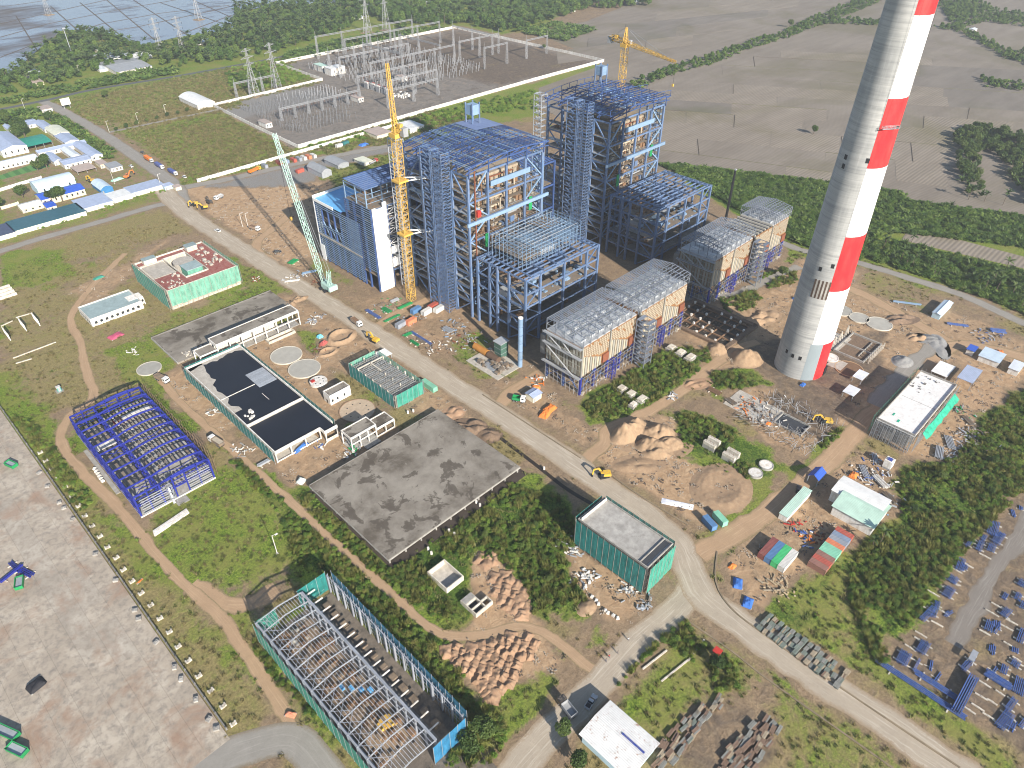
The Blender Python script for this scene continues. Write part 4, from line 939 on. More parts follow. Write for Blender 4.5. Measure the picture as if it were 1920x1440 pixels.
# ------------------------------------------------------------------ cranes
def tower_crane(label, x, y, zt, jib, cj, mastw, ties=(), luff=None):
    root = thing('tower_crane', label, 'tower crane', (x, y, 0))
    n = int(zt/5.6)
    for i in range(n):
        m = MB(); lattice(m, (0, 0, zt*i/n), (0, 0, zt*(i+1)/n), mastw, 2, .23); obj('mast_section', m, YEL, root)
    for z, tx, ty in ties:
        m = MB().box(-3, -3, z-.5, 3, 3, z+.5); obj('collar', m, YEL, root)
        for dy in (-3, 3): bar('tie', WHITEC, root, (2.5, dy, z), (tx, ty+dy*.4, z), .3); bar('tie', WHITEC, root, (2.5, dy, z), (tx, ty-dy*.6, z+.1), .25)
    box('slewing_ring', YEL, root, -2.2, -2.2, zt, 2.2, 2.2, zt+2); box('cab', GREY, root, 1.8, -2.4, zt+1.2, 3.8, -.6, zt+3.6)
    top = zt+11
    m = MB(); lattice(m, (0, 0, zt+2), (0, 0, top), 2.4, 3, .35, .6); obj('tower_head', m, YEL, root)
    js = (0, 0, zt+2.6); je = tuple(jib)
    m = MB(); lattice(m, js, je, 2.0, 14, .24, 1.0); obj('jib', m, YEL, root)
    m = MB(); lattice(m, js, tuple(cj), 2.2, 5, .3); obj('counter_jib', m, YEL, root)
    box('counterweight', GREY, root, cj[0]-1.4, cj[1]-1.4, cj[2]-3.4, cj[0]+1.4, cj[1]+1.4, cj[2]+.6); box('winch', YEL, root, cj[0]*.6-1, cj[1]*.6-1, cj[2]+.2, cj[0]*.6+1, cj[1]*.6+1, cj[2]+2)
    for f in (.45, .95): bar('pendant', GREY, root, (0, 0, top), tuple(Vector(js).lerp(Vector(je), f)), .12)
    bar('pendant', GREY, root, (0, 0, top), tuple(cj), .12); bar('hoist_rope', BLACK, root, je, (je[0], je[1], je[2]-12), .1); box('hook', YEL, root, je[0]-.5, je[1]-.5, je[2]-13.4, je[0]+.5, je[1]+.5, je[2]-12)
    return root
tower_crane('yellow luffing tower crane with raised jib tied to the nearer boiler house', 198.9, 275.0, 88, (-.6, .6, 120.5), (1.6, -4.4, 92.5), 3.5, ((67, 12, -6), (39, 12, -6)))
tower_crane('yellow tower crane rising behind the farther boiler house', 383, 284, 98, (-5, -41, 97), (2, 13, 101.5), 3.3)
def crawler():
    root = thing('crawler_crane', 'pale green lattice boom crawler crane standing beside the main road', 'crane', (172.5, 316.5, 0))
    PG = M('crane_mint', (0.42, 0.60, 0.53), 0.5)
    for y in (-2.6, 1.4): box('track', BLACK, root, -3.5, y, 0, 3.5, y+1.2, 1.3)
    box('carbody', PG, root, -2, -2, .8, 2, 2, 1.8); box('upper_body', PG, root, -2.2, -5.5, 1.8, 2.2, 2.2, 4.2); box('counterweight', PG, root, -2.6, -7, 1.8, 2.6, -5.5, 4.6); box('cab', GREY, root, 1.2, 2.2, 1.8, 2.6, 4, 4)
    tip = Vector((10, 46, 73)); base = Vector((0, 2.2, 2.4)); n = 9
    for i in range(n):
        m = MB(); lattice(m, base.lerp(tip, i/n), base.lerp(tip, (i+1)/n), 2.3 if 0 < i < n-1 else 1.7, 3, .22); obj('boom_section', m, PG, root)
    m = MB(); lattice(m, (0, -3, 4), (0, -4.5, 13), 1.6, 3, .25); obj('gantry', m, PG, root)
    for dx in (-.8, .8): bar('pendant', GREY, root, (dx, -4.5, 13), tuple(tip), .12)
    bar('hoist_rope', BLACK, root, tuple(tip), (tip.x, tip.y, 25), .12); box('hook_block', YEL, root, tip.x-.6, tip.y-.6, 23, tip.x+.6, tip.y+.6, 25)
crawler()
# ================================================================== site buildings
NET = M_net('net_green', (0.045, 0.30, 0.22)); NETD = M_net('net_teal', (0.012, 0.185, 0.17), .15); NETL = M_net('net_pale', (0.16, 0.42, 0.31), .3); NETB = M_net('net_blue', (0.02, 0.17, 0.33), .15)
WALLW = M('render_white', (0.72, 0.70, 0.66), 0.85, 0, 0.12, 0.4, (0.42, 0.36, 0.28), 0.3); PLAST = M('render_cream', (0.60, 0.56, 0.48), 0.9, 0, 0.2, 0.5, (0.36, 0.3, 0.23), 0.35)
GLASS = M('window_dark', (0.03, 0.035, 0.04), 0.2, spec=0.6)
REDROOF = M('roof_red', (0.245, 0.068, 0.055), 0.85, 0, 0.2, 0.4, (0.34, 0.2, 0.17), 0.3)
TEALROOF = M('roof_teal_grey', (0.28, 0.36, 0.365), 0.8, 0, 0.2, 0.25, (0.2, 0.25, 0.25), 0.4)
TAR = M('roof_bitumen', (0.010, 0.013, 0.022), 0.55, 0, 0.3, 0.1, objvar=0); SCREED = M('roof_screed', (0.50, 0.46, 0.40), 0.9, 0, .25, .4, (0.32, .29, .25), .4)
BAMB = M('scaffold_pole', (0.30, 0.275, 0.24), 0.7); POLEG = M('scaffold_steel', (0.36, 0.375, 0.38), 0.5, .3)
m, nt, b = newmat('slab_weathered'); p = pos(nt)
n1 = noise(nt, p, 0.06, 8, .68, .25); n2 = noise(nt, p, 0.35, 7, .75, .2); n3 = noise(nt, p, 0.1, 8, .66, .5)
c = ramp(nt, n1, [(0.36, (0.098, 0.080, 0.060)), (0.47, (0.19, 0.166, 0.135)), (0.55, (0.24, 0.213, 0.177)), (0.68, (0.30, 0.27, 0.225))])
c = mix(nt, ramp(nt, n3, [(0.36, (0.9, 0.9, 0.9)), (0.43, (0.8, 0.8, 0.8)), (0.45, (0, 0, 0))]), c, (0.075, 0.06, 0.045))
c = mix(nt, ramp(nt, n2, [(0.6, (0, 0, 0)), (0.72, (0.6, 0.6, 0.6))]), c, (0.32, 0.295, 0.25))
nt.links.new(c, b.inputs['Base Color']); b.inputs['Roughness'].default_value = .9; bump(nt, b, n2, .3, .1); OLDSLAB = m
def window_row(root, axis, fixed, a, b_, n, z0, z1, w, out, mat=GLASS, frame=None):
    for i in range(n):
        c_ = a+(b_-a)*(i+.5)/n
        if axis == 'x': box('window', mat, root, c_-w/2, min(fixed, fixed+out), z0, c_+w/2, max(fixed, fixed+out), z1)
        else: box('window', mat, root, min(fixed, fixed+out), c_-w/2, z0, max(fixed, fixed+out), c_+w/2, z1)
def net_wrap(root, x0, y0, x1, y1, z0, z1, faces, mats, bay=2.6, pole=POLEG, seed=0, gap=1.1):
    """scaffold standards and ledgers with netting hung bay by bay"""
    r = random.Random(seed)
    for f in faces:
        ax = 'x' if f in '-+' else 'y'
        if f in '-+': n = max(1, round((x1-x0)/bay)); yy = y0-gap if f == '-' else y1+gap; P = lambda t, z, o=0: (x0+(x1-x0)*t, yy+o, z)
        else: n = max(1, round((y1-y0)/bay)); xx = x0-gap if f == '<' else x1+gap; P = lambda t, z, o=0: (xx+o, y0+(y1-y0)*t, z)
        mt = mats[f] if isinstance(mats, dict) else mats
        for i in range(n+1): bar('standard', pole, root, P(i/n, 0), P(i/n, z1+r.uniform(.2, 1.0)), .13)
        for z in np.arange(2, z1+.2, 2.0): bar('ledger', pole, root, P(0, z, .1), P(1, z, .1), .11)
        if mt is None: continue
        for i in range(n):
            m = MB(); zz = z0+r.uniform(0, .5); K = 4; sag = r.uniform(.02, .09)*(1 if f in '+>' else -1)
            for j in range(K+1):
                for t in (0, .5, 1):
                    z = zz+(z1+.3-zz)*j/K; off = sag*(t == .5)*(.4+.6*(j % 2))
                    m.v.append(P((i+t)/n, z, off))
            for j in range(K):
                for t in range(2): q = j*3+t; m.f.append((q, q+1, q+4, q+3))
            obj('net_panel', m.mesh('net_panel', mt, fix=False), mt, root)
def parapet(root, x0, y0, x1, y1, z, h, t, mat):
    box('parapet', mat, root, x0, y0, z, x1, y0+t, z+h); box('parapet', mat, root, x0, y1-t, z, x1, y1, z+h); box('parapet', mat, root, x0, y0+t, z, x0+t, y1-t, z+h); box('parapet', mat, root, x1-t, y0+t, z, x1, y1-t, z+h)
# --- courtyard building under red roof
def redroof():
    r = thing('courtyard_building', 'green netted courtyard building with red roof terraces', 'building', (102, 355.5, 0)); Wd, Dp, h = 39.5, 42, 10.6
    box('wall', PLAST, r, 0, 0, 0, Wd, 9, h); box('wall', PLAST, r, 27, 9, 0, Wd, Dp, h); box('wall', PLAST, r, 0, 37, 0, 27, Dp, h); box('wall', PLAST, r, 0, 9, 0, 14, 37, h-.9)
    box('court_floor', CONC, r, 14, 9, 0, 27, 37, .3)
    box('roof_terrace', REDROOF, r, .4, .4, h, 14, 18, h+.12); box('roof_terrace', REDROOF, r, 14, .4, h, 26.5, 7.8, h+.12); box('roof_terrace', REDROOF, r, 27.5, 9.3, h, Wd-.4, Dp-.4, h+.12); box('roof_terrace', REDROOF, r, 26.5, .4, h, Wd-.4, 9.3, h+.12); box('roof_terrace', REDROOF, r, .4, 38, h, 27, Dp-.4, h+.12)
    box('rough_slab', SCREED, r, 2, 20, h-.9, 13.6, 37, h-.6)
    parapet(r, 0, 0, Wd, Dp, h, .9, .4, PLAST)
    for a in ((14, 8, 27, 8.5), (14, 8, 14.4, 37), (26.6, 8, 27, 37), (14, 36.6, 27, 37)): box('court_parapet', PLAST, r, a[0], a[1], h, a[2], a[3], h+.8)
    box('stair_house', PLAST, r, 28, 35.5, h+.12, 34, 40, h+3); box('stair_house_roof', TEALROOF, r, 27.8, 35.3, h+3, 34.2, 40.2, h+3.2)
    box('stair_house', PLAST, r, 4, 37.2, h+.12, 11, 41, h+2.6); box('stair_house_roof', TEALROOF, r, 3.8, 37, h+2.6, 11.2, 41.2, h+2.8)
    dr = obj('court_drum', MB().cyl((20.5, 25, .3), (20.5, 25, h+1.6), 5.4, 24), SCREED, r)
    box('court_hall', NETL, r, 16.5, 10.5, .3, 25, 19, h+2.2); box('court_hall_roof', TEALROOF, r, 16.2, 10.2, h+2.2, 25.3, 19.3, h+2.5)
    for i in range(14):
        for z in (2.2, 6.4): box('window', GLASS, r, 1.4+i*2.75, -.06, z, 2.6+i*2.75, .0, z+2.0)
    for i in range(12):
        for z in (2.2, 6.4): box('window', GLASS, r, -.06, 2+i*3.3, z, 0, 3.2+i*3.3, z+2)
    net_wrap(r, 0, 0, Wd, Dp, 2.2, h+1, '-', NETL, 2.9, BAMB, 1); net_wrap(r, 0, 0, Wd, Dp, .4, h+1, '<', NET, 3.1, BAMB, 2); net_wrap(r, 0, 0, Wd, Dp, 1, h+1, '>', NETL, 3.3, BAMB, 3); net_wrap(r, 0, 0, Wd, Dp, 1, h+.6, '+', None, 3.3, BAMB, 4)
    clutter('roof_debris', 24, 2, 2, 12, 16, h+.12, SCREED, r, .4, 1.6, 3); clutter('roof_debris', 30, 28, 10, 38, 34, h+.12, SCREED, r, .4, 1.8, 5)
redroof()
def teal():
    r = thing('office_building', 'low white building with flat grey teal roof', 'building', (65.6, 368, 0))
    box('wall', WALLW, r, 0, 0, 0, 26.4, 17, 3.9); box('wing_wall', WALLW, r, 21.5, 5, 0, 29, 11, 4.1)
    box('roof', TEALROOF, r, .5, .5, 3.9, 25.9, 16.5, 4.0); parapet(r, 0, 0, 26.4, 17, 3.9, .7, .35, WALLW)
    for i in range(9): box('window', GLASS, r, 1.6+i*2.7, -.05, 1.2, 2.9+i*2.7, 0, 2.6)
    for i in range(5): box('window', GLASS, r, -.05, 2+i*3, 1.2, 0, 3.2+i*3, 2.6)
    for i in range(2): box('window', GLASS, r, 27.6, 4.95, 1.2, 28.6, 5.0, 2.6)
    box('porch_post', WALLW, r, 28.4, 3.6, 0, 28.8, 4, 3.6); box('step', CONC, r, 6, 17, 0, 12, 18.5, .5)
teal()
def longslab():
    s = thing('roof_slab', 'wide dark weathered concrete slab beside the long portal frame shed', 'concrete slab', (82.3, 306, 0))
    box('slab', OLDSLAB, s, 0, 0, 0, 66.2, 29.6, .9); box('upstand', CONCD, s, 0, 29.6, 0, 66.2, 29.9, 1.3); box('upstand', CONC, s, -.3, 0, 0, 0, 29.9, 1.1)
    clutter('debris', 20, 4, 1, 14, 6, .9, SCREED, s, .4, 1.4, 8)
    r = thing('portal_frame_shed', 'long white concrete portal frame shed with flat grey roof', 'building', (98, 295.3, 0)); h = 8.3
    box('roof', OLDSLAB, r, .5, .4, h, 44, 7.6, h+.15); parapet(r, 0, 0, 44.6, 8, h-.9, 1.3, .35, WALLW)
    for i in range(8):
        x = .2+i*6.28
        for y in (.1, 7.4): box('column', WALLW, r, x, y, 0, x+.5, y+.5, h-.9)
        box('beam', WALLW, r, x, .6, h-1.6, x+.5, 7.4, h-.9)
    for z in (3.6,): box('tie_beam', WALLW, r, .7, .2, z, 44.2, .55, z+.45)
    box('inner_wall', PLAST, r, .7, 5.0, 0, 34, 5.3, h-1); box('floor', CONC, r, .5, .5, 0, 44, 7.5, .25); box('pit_wall', PLAST, r, 24, -5, 0, 38, -4.6, 1.4); box('pit_wall', PLAST, r, 24, -1.6, 0, 38, -1.2, 1.4); box('pit_wall', PLAST, r, 23.6, -5, 0, 24, -1.2, 1.4); box('pit_wall', PLAST, r, 38, -5, 0, 38.4, -1.2, 1.4)
    box('annex_beam', WALLW, r, -8.5, .2, 5.3, 0, .6, 6); box('annex_beam', WALLW, r, -8.5, 7.3, 5.3, 0, 7.7, 6); box('annex_beam', WALLW, r, -8.6, .2, 5.3, -8.1, 7.7, 6); box('annex_roof', OLDSLAB, r, -8.0, .6, 5.4, 0, 7.3, 5.6)
    for y in (.2, 7.2): box('column', WALLW, r, -8.6, y, 0, -8.1, y+.5, 5.3)
longslab()
def blackroof():
    r = thing('black_roof_building', 'green netted building with black bitumen roof and white parapets', 'building', (80.4, 212.5, 0)); h = 5.6; L = 78.6; Wd = 27
    box('wall', PLAST, r, 0, 22, 0, Wd, L, h-.1); box('wall', PLAST, r, .3, 5, 0, 20, 22, h-.5)
    box('roof_bitumen', TAR, r, .5, 22.5, h-.1, Wd-.5, L-.5, h)
    m = MB(); rr = random.Random(2)                     # bare screed along the far end and the west edge, ragged towards the tar
    for k, (P, Q) in enumerate((((.6, 34), (.6, L-.6)), ((.6, L-.6), (Wd-.6, L-.6)))):
        n = 16; pts = []
        for i in range(n+1):
            t = i/n; a = Vector(P).lerp(Vector(Q), t); w_ = 1.2+rr.uniform(0, 2.6)+(3 if (k == 0 and t > .6) else 0)
            pts.append((a, w_))
        for (a, wa), (b_, wb) in zip(pts[:-1], pts[1:]):
            if k == 0: m.add([(a.x, a.y, h+.06), (a.x+wa, a.y, h+.06), (b_.x+wb, b_.y, h+.06), (b_.x, b_.y, h+.06)], [(0, 1, 2, 3)])
            else: m.add([(a.x, a.y, h+.06), (b_.x, b_.y, h+.06), (b_.x, b_.y-wb, h+.06), (a.x, a.y-wa, h+.06)], [(0, 1, 2, 3)])
    obj('roof_screed', m, SCREED, r)
    for i in range(9): box('roof_board', GALV, r, 17.3+.0, 42.5+i*1.45, h+.05, 26, 43.8+i*1.45, h+.12)
    box('roof_step', WALLW, r, .6, 46, h+.02, 17, 46.35, h+.2); box('roof_step', WALLW, r, 15.8, 32, h+.02, 16.0, 38, h+.15)
    box('low_roof', TAR, r, .5, .5, h-.4, Wd-.5, 21.5, h-.3)
    parapet(r, 0, 22, Wd, L, h-.3, 1.2, .4, WALLW)
    box('parapet', WALLW, r, 0, 0, h-1.0, 21, .4, h+.5); box('parapet', WALLW, r, 0, .4, h-1.0, .4, 22, h+.5); box('parapet', WALLW, r, Wd-.4, 0, h-1, Wd, 22, h+.5); box('parapet', WALLW, r, 20.8, -3.6, h-1, 21.2, 0, h+.5); box('parapet', WALLW, r, 21.2, -3.6, h-1, Wd, -3.2, h+.5); box('roof_corner', TAR, r, 21.2, -3.2, h-.4, Wd-.4, .5, h-.3)
    for x in (0, 6.8, 13.6, 20.4): box('column', WALLW, r, x, 0, 0, x+.45, .45, h-1)
    for x in (21, 26.5): box('column', WALLW, r, x, -3.6, 0, x+.45, -3.15, h-1)
    box('sill_beam', WALLW, r, 0, .05, .2, 20.8, .35, .7); box('low_wall', PLAST, r, 21.4, -3.5, 0, 26.5, -3.3, 1.5); box('floor', SCREED, r, .5, .5, 0, 20, 5, .2)
    net_wrap(r, 0, 0, Wd, L, .3, h+.6, '<', NETD, 3.0, POLEG, 5, .9); net_wrap(r, 0, 22, Wd, L, .3, h+.6, '+', NETD, 2.7, POLEG, 6, .9); net_wrap(r, 0, 0, Wd, L, .3, h+.6, '>', NETD, 3.0, POLEG, 7, .9)
    clutter('sacks', 14, 2.4, 25, 6, 30, h, WALLW, r, .5, 1.3, 3)
blackroof()
def netmid():
    r = thing('netted_frame_building', 'green netted concrete frame crowded with props between road and slab', 'building', (135.8, 206.6, 0)); L, Wd, h = 33.6, 14.6, 7.2
    for i in range(7):
        for x in (0, 7, 14.1): box('column', PLAST, r, x, i*5.5, 0, x+.5, i*5.5+.5, h-.5)
    for x in (0, 7, 14.1): box('beam', PLAST, r, x, 0, 3.4, x+.4, L, 3.9)
    box('floor', CONCD, r, .2, .2, 0, Wd-.2, L-.2, .2); box('beam', PLAST, r, 0, 28, h-1, Wd, 28.5, h-.5); box('beam', PLAST, r, 7, 20, h-1, 7.5, 28, h-.5)
    m = MB(); rr = random.Random(4)
    for i in range(11):
        for j in range(26): m.bar((.8+i*1.3, .8+j*1.27, .2), (.8+i*1.3, .8+j*1.27, 6+rr.uniform(-.3, .5)), .2)
    o = obj('prop', m, POLEG, r); o['kind'] = 'stuff'
    for j in range(26): bar('joist', POLEG if j % 3 else BAMB, r, (.4, .8+j*1.27, 5.6), (14.2, .8+j*1.27, 5.6+rr.uniform(-.2, .3)), .2)
    for i in range(8): bar('bearer', POLEG, r, (.8+i*1.8, .4, 5.3), (.8+i*1.8, 33, 5.3), .16)
    net_wrap(r, 0, 0, Wd, L, .2, h, '<', NETD, 2.8, POLEG, 8, 1.0); net_wrap(r, 0, 0, Wd, L, .2, h, '-', NET, 2.9, POLEG, 9, 1.0); net_wrap(r, 0, 0, Wd, L, 1.2, h-1, '+>', NETL, 2.9, POLEG, 10, 1.2)
netmid()
def bigslab():
    r = thing('elevated_slab', 'huge dark weathered concrete deck on columns above the scrub', 'concrete slab', (81.4, 140.3, 0)); 
    box('deck', OLDSLAB, r, 0, 0, 2.1, 64.6, 49.6, 3.0); box('edge_strip', CONC, r, 0, -.25, 2.2, 64.6, -.02, 2.85); box('edge_strip', CONCD, r, 0, 49.6, 2.2, 64.6, 49.8, 3.2); box('edge_strip', CONC, r, -.2, 0, 2.2, -.02, 49.6, 2.9)
    for i in range(10):
        for j in range(7): box('column', CONC, r, .5+i*7, .4+j*8.1, 0, 1.0+i*7, .9+j*8.1, 2.1)
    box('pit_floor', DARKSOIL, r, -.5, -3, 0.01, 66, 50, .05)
bigslab()
for k, (px, py) in enumerate(((842, 997), (852, 1003), (803, 1031), (809, 1039), (893, 943), (900, 949), (765, 775), (775, 772), (1020, 880))):
    tag(obj('pile_stub', MB().cyl((0, 0, 0), (0, 0, 1.3), .45, 10), WALLW, loc=S(px, py)), nth(k)+' white pile stub beside the big deck, counted from the basin side', 'pile stub', 'pile stubs beside the big deck')
# --- ultramarine steel hall
def bluesteel():
    r = thing('blue_steel_hall', 'unroofed ultramarine steel hall frame on a concrete floor', 'steel frame', (30, 222.6, 0)); L, Wd, h = 63.5, 28.6, 10; xm = 9.2; n = 10
    box('floor', CONC, r, -.3, -.2, 0, Wd+.3, L, .35); box('ground_beam', WALLW, r, -.3, -.6, 0, Wd+.3, -.2, .5); box('apron', CONC, r, -2.2, 18, 0, -.6, 52, .2)
    ys = [L*i/n for i in range(n+1)]
    for i, y in enumerate(ys):
        for x in (0, xm, Wd): box('column', ULTRA, r, x-.3, y-.3, .35, x+.3, y+.3, h)
        m = MB(); K = 8
        for a in range(K):
            f = lambda t: h+1.1*(1-(2*t-1)**2)
            m.bar((xm+(Wd-xm)*a/K, y, f(a/K)), (xm+(Wd-xm)*(a+1)/K, y, f((a+1)/K)), .5, .6)
        obj('arched_rafter', m, ULTRA, r); bar('rafter', ULTRA, r, (0, y, h), (xm, y, h+.3), .45, .55)
    for x in (0, xm, Wd):
        for a, b_ in zip(ys[:-1], ys[1:]):
            for z in (h-.3, 6.4, 3.2): bar('eaves_beam', ULTRA, r, (x, a+.3, z), (x, b_-.3, z), .4)
    for z in (2, 4.2, 6.4, 8.6):
        for x in (0, Wd): bar('girt', ULTRA, r, (x-.35, 0, z), (x-.35, L, z), .2)
        for y in (0, L):
            if z > 5 or y: bar('girt', ULTRA, r, (0, y-.35, z), (Wd, y-.35, z), .22)
    for x in (4.6, 14, 18.8, 23.6):
        for y in (0, L): box('end_post', ULTRA, r, x-.25, y-.25, .35, x+.25, y+.25, h+1)
    for y in (0, L): bar('end_beam', ULTRA, r, (0, y, h+.2), (Wd, y, h+.2), .5); bar('end_beam', ULTRA, r, (0, y, 5.2), (Wd, y, 5.2), .45)
    for i in (0, 4, 9):
        for x0, x1 in ((0, xm), (xm, Wd)): bar('brace', ULTRA, r, (x0, ys[i], h), (x1, ys[i+1], h+.2), .14); bar('brace', ULTRA, r, (x1, ys[i], h), (x0, ys[i+1], h+.2), .14)
    DKF = M('floor_sheet_dark', (0.11, 0.105, 0.10), .9)
    for i in range(n):
        if i in (1,): continue
        for k in range(13): box('roof_purlin_stack', DECK if k % 2 else CONC, r, xm+1+k*1.45, ys[i]+.7, 4.6, xm+1.75+k*1.45, ys[i+1]-.6, 4.9)
        for k in range(4): box('wing_floor_strip', DECK if k % 2 else DKF, r, 1+k*2, ys[i]+.8, 3.6, 2.1+k*2, ys[i+1]-.6, 3.9)
    WS = WALLW
    for k in range(6): box('white_sheet', WS, r, xm+7+k*1.9, ys[8]+1.6, 5.0, xm+8.7+k*1.9, ys[9]-1, 5.15)
    for k in range(4): box('white_sheet', WS, r, .8+k*2, ys[7]-2.4, 4.1, 2.7+k*2, ys[7]+1.6, 4.25)
    for k in range(5): box('red_equipment', REDP, r, 13+k*2.0, ys[9]+2, .4, 14.4+k*2.0, ys[9]+3.6, 2)
    for i in range(7): box('cladding_rail', GALV, r, 1.2, -.1+i*.0-.5, 1+i*1.1, 11, -.38, 1.25+i*1.1)
    for i in range(7): box('cladding_rail', GALV, r, 19, -.5, 1+i*1.1, 28, -.38, 1.25+i*1.1)
    box('door_slab', CONC, r, 12, -4.6, 0, 16.5, -.7, .15); stair_tower(r, 11.2, -2.4, 12.8, -.7, 9, GALV, 3, True, .14)
    net_wrap(r, 0, 0, Wd, L, 0, h+1, '>+', None, 3.2, M('scaffold_rust', (0.18, 0.12, 0.08), .7), 21, 1.6)
bluesteel()
# --- long grey steel hall, bottom
def greysteel():
    r = thing('grey_steel_hall', 'long roofless grey steel hall wrapped in green and blue netting', 'steel frame', (35.4, 55, 0)); L, Wd, h = 90, 25.4, 9.2; xm = 15.8; n = 15
    box('floor', M('hall_floor', (0.20, 0.165, 0.13), .95, 0, .4, .25, (0.08, .07, .06), .5), r, 0, 0, 0, Wd, L, .2)
    ys = [24+66*i/n for i in range(n+1)]; GSL = M('steel_pale', (0.42, 0.44, 0.47), .5, .2, .15, .5); GS = M('steel_grey', (0.33, 0.35, 0.39), .5, .2, .15, .5)
    for y in ys:
        for x in (0, xm, Wd): box('column', GS, r, x-.25, y-.25, .2, x+.25, y+.25, h)
        m = MB(); K = 6; f = lambda t: h+1.0*(1-abs(2*t-1))
        for a in range(K): m.bar((xm*a/K, y, f(a/K)), (xm*(a+1)/K, y, f((a+1)/K)), .24, .34)
        obj('rafter', m, GSL, r)
        bar('side_rafter', WALLW, r, (xm+.3, y, 6.4), (xm+4.6, y, 6.4), .35)
    for k in range(17):
        x = .2+(xm-.4)*k/16; z = h+1.0*(1-abs(2*x/xm-1))+.3
        for a, b_ in zip(ys[:-1:3], ys[3::3]): bar('purlin', GSL, r, (x, a, z), (x, b_, z), .13)
    for a, b_ in zip(ys[:-1], ys[1:]):
        bar('brace', GS, r, (.3, a, h+.3), (5, b_, h+.8), .1); bar('brace', GS, r, (5, a, h+.8), (.3, b_, h+.3), .1)
        bar('gutter', GS, r, (xm+.2, a, h), (xm+.2, b_, h), .7, .4); bar('eaves_beam', GS, r, (0, a, h-.2), (0, b_, h-.2), .35); bar('eaves_beam', GS, r, (Wd, a, h-.2), (Wd, b_, h-.2), .3)
        bar('crane_rail', GS, r, (.9, a, 6.4), (.9, b_, 6.4), .4)
    for i in range(12): box('foundation_pad', DECKB, r, xm+4.4, 30+i*5, .2, xm+6.6, 32.4+i*5, .9)
    box('aisle_floor', CONCD, r, xm+.6, 24, .2, xm+3.6, L-1, .45); box('work_floor', M('hall_sand', (0.26, 0.19, 0.125), .95, 0, .3, .3), r, 3.5, 34, .2, xm-1, L-4, .32)
    clutter('stored_boards', 60, 2, 30, 14, 86, .3, DECKB, r, .5, 2.2, 5); clutter('stored_boards', 70, 2, 30, 14, 86, .3, BROWN, r, .5, 2.4, 6); clutter('white_sacks', 26, 2, 80, 14, 88, .3, PLAST, r, .5, 1.4, 7)
    for k in range(5): box('yellow_machine', YEL, r, 9+k*.9, 40-k*.4, .3, 9.8+k*.9, 42.4, 1.6+(k % 2))
    for k in range(4): box('blue_drum', ROOFB, r, 8+k*1.8, 58-k*2.2, .3, 9.2+k*1.8, 59.6-k*2.2, 1.5)
    net_wrap(r, 0, 24, Wd, L, .3, h, '<', NET, 3.0, POLEG, 11, 1.0); net_wrap(r, 0, 24, Wd, L, .3, h, '>', M_net('net_blue_open', (0.03, 0.21, 0.36), .4), 3.0, GALV, 12, 1.6); net_wrap(r, 0, 24, Wd, L, .3, h, '>', None, 1.6, GALV, 33, .3)
    net_wrap(r, 14, 24, Wd, L, .3, h, '-', {'-': NETB}, 3.0, POLEG, 13, 1.2); net_wrap(r, 15, 24, Wd, L, .3, h, '+', {'+': NETD}, 3.0, POLEG, 14, 1.2); net_wrap(r, 0, 24, 7, L, 1, h-1, '+', {'+': NET}, 3.0, POLEG, 15, 1.2)
greysteel()
# --- netted block beside the junction
def netse():
    r = thing('netted_block', 'tall green netted building with bare concrete roof beside the road junction', 'building', (134.6, 71.4, 0)); L, Wd, h = 29.6, 14.2, 12.6
    box('wall', CONCD, r, .5, .5, 0, Wd-.5, L-.5, h-.4); box('roof', M('roof_pale_concrete', (0.44, 0.42, 0.385), .9, 0, .35, .25, (0.25, 0.235, .215), .45), r, 0, 0, h-.4, Wd, L, h)
    parapet(r, 0, 0, Wd, L, h, .5, .3, CONC); box('roof_channel', DARKI, r, .4, 1.2, h, Wd-.4, 3.2, h+.03); box('upstand', CONC, r, .3, 3.2, h, Wd-.3, 3.5, h+.5); box('parapet_wall', WALLW, r, .3, L-1.4, h, Wd-.3, L-1.1, h+1.3)
    for z in (1, 5, 9):
        for i in range(8): box('window', GLASS, r, .44, 2+i*3.4, z, .5, 3.6+i*3.4, z+1.8)
        for i in range(4): box('window', GLASS, r, 1.6+i*3.2, .44, z, 3+i*3.2, .5, z+1.8)
    net_wrap(r, 0, 0, Wd, L, .6, h+.2, '<+>', NETD, 2.5, BAMB, 16, 1.1); net_wrap(r, 0, 0, Wd, L, .4, h+.2, '-', NET, 2.5, BAMB, 17, 1.1)
netse()
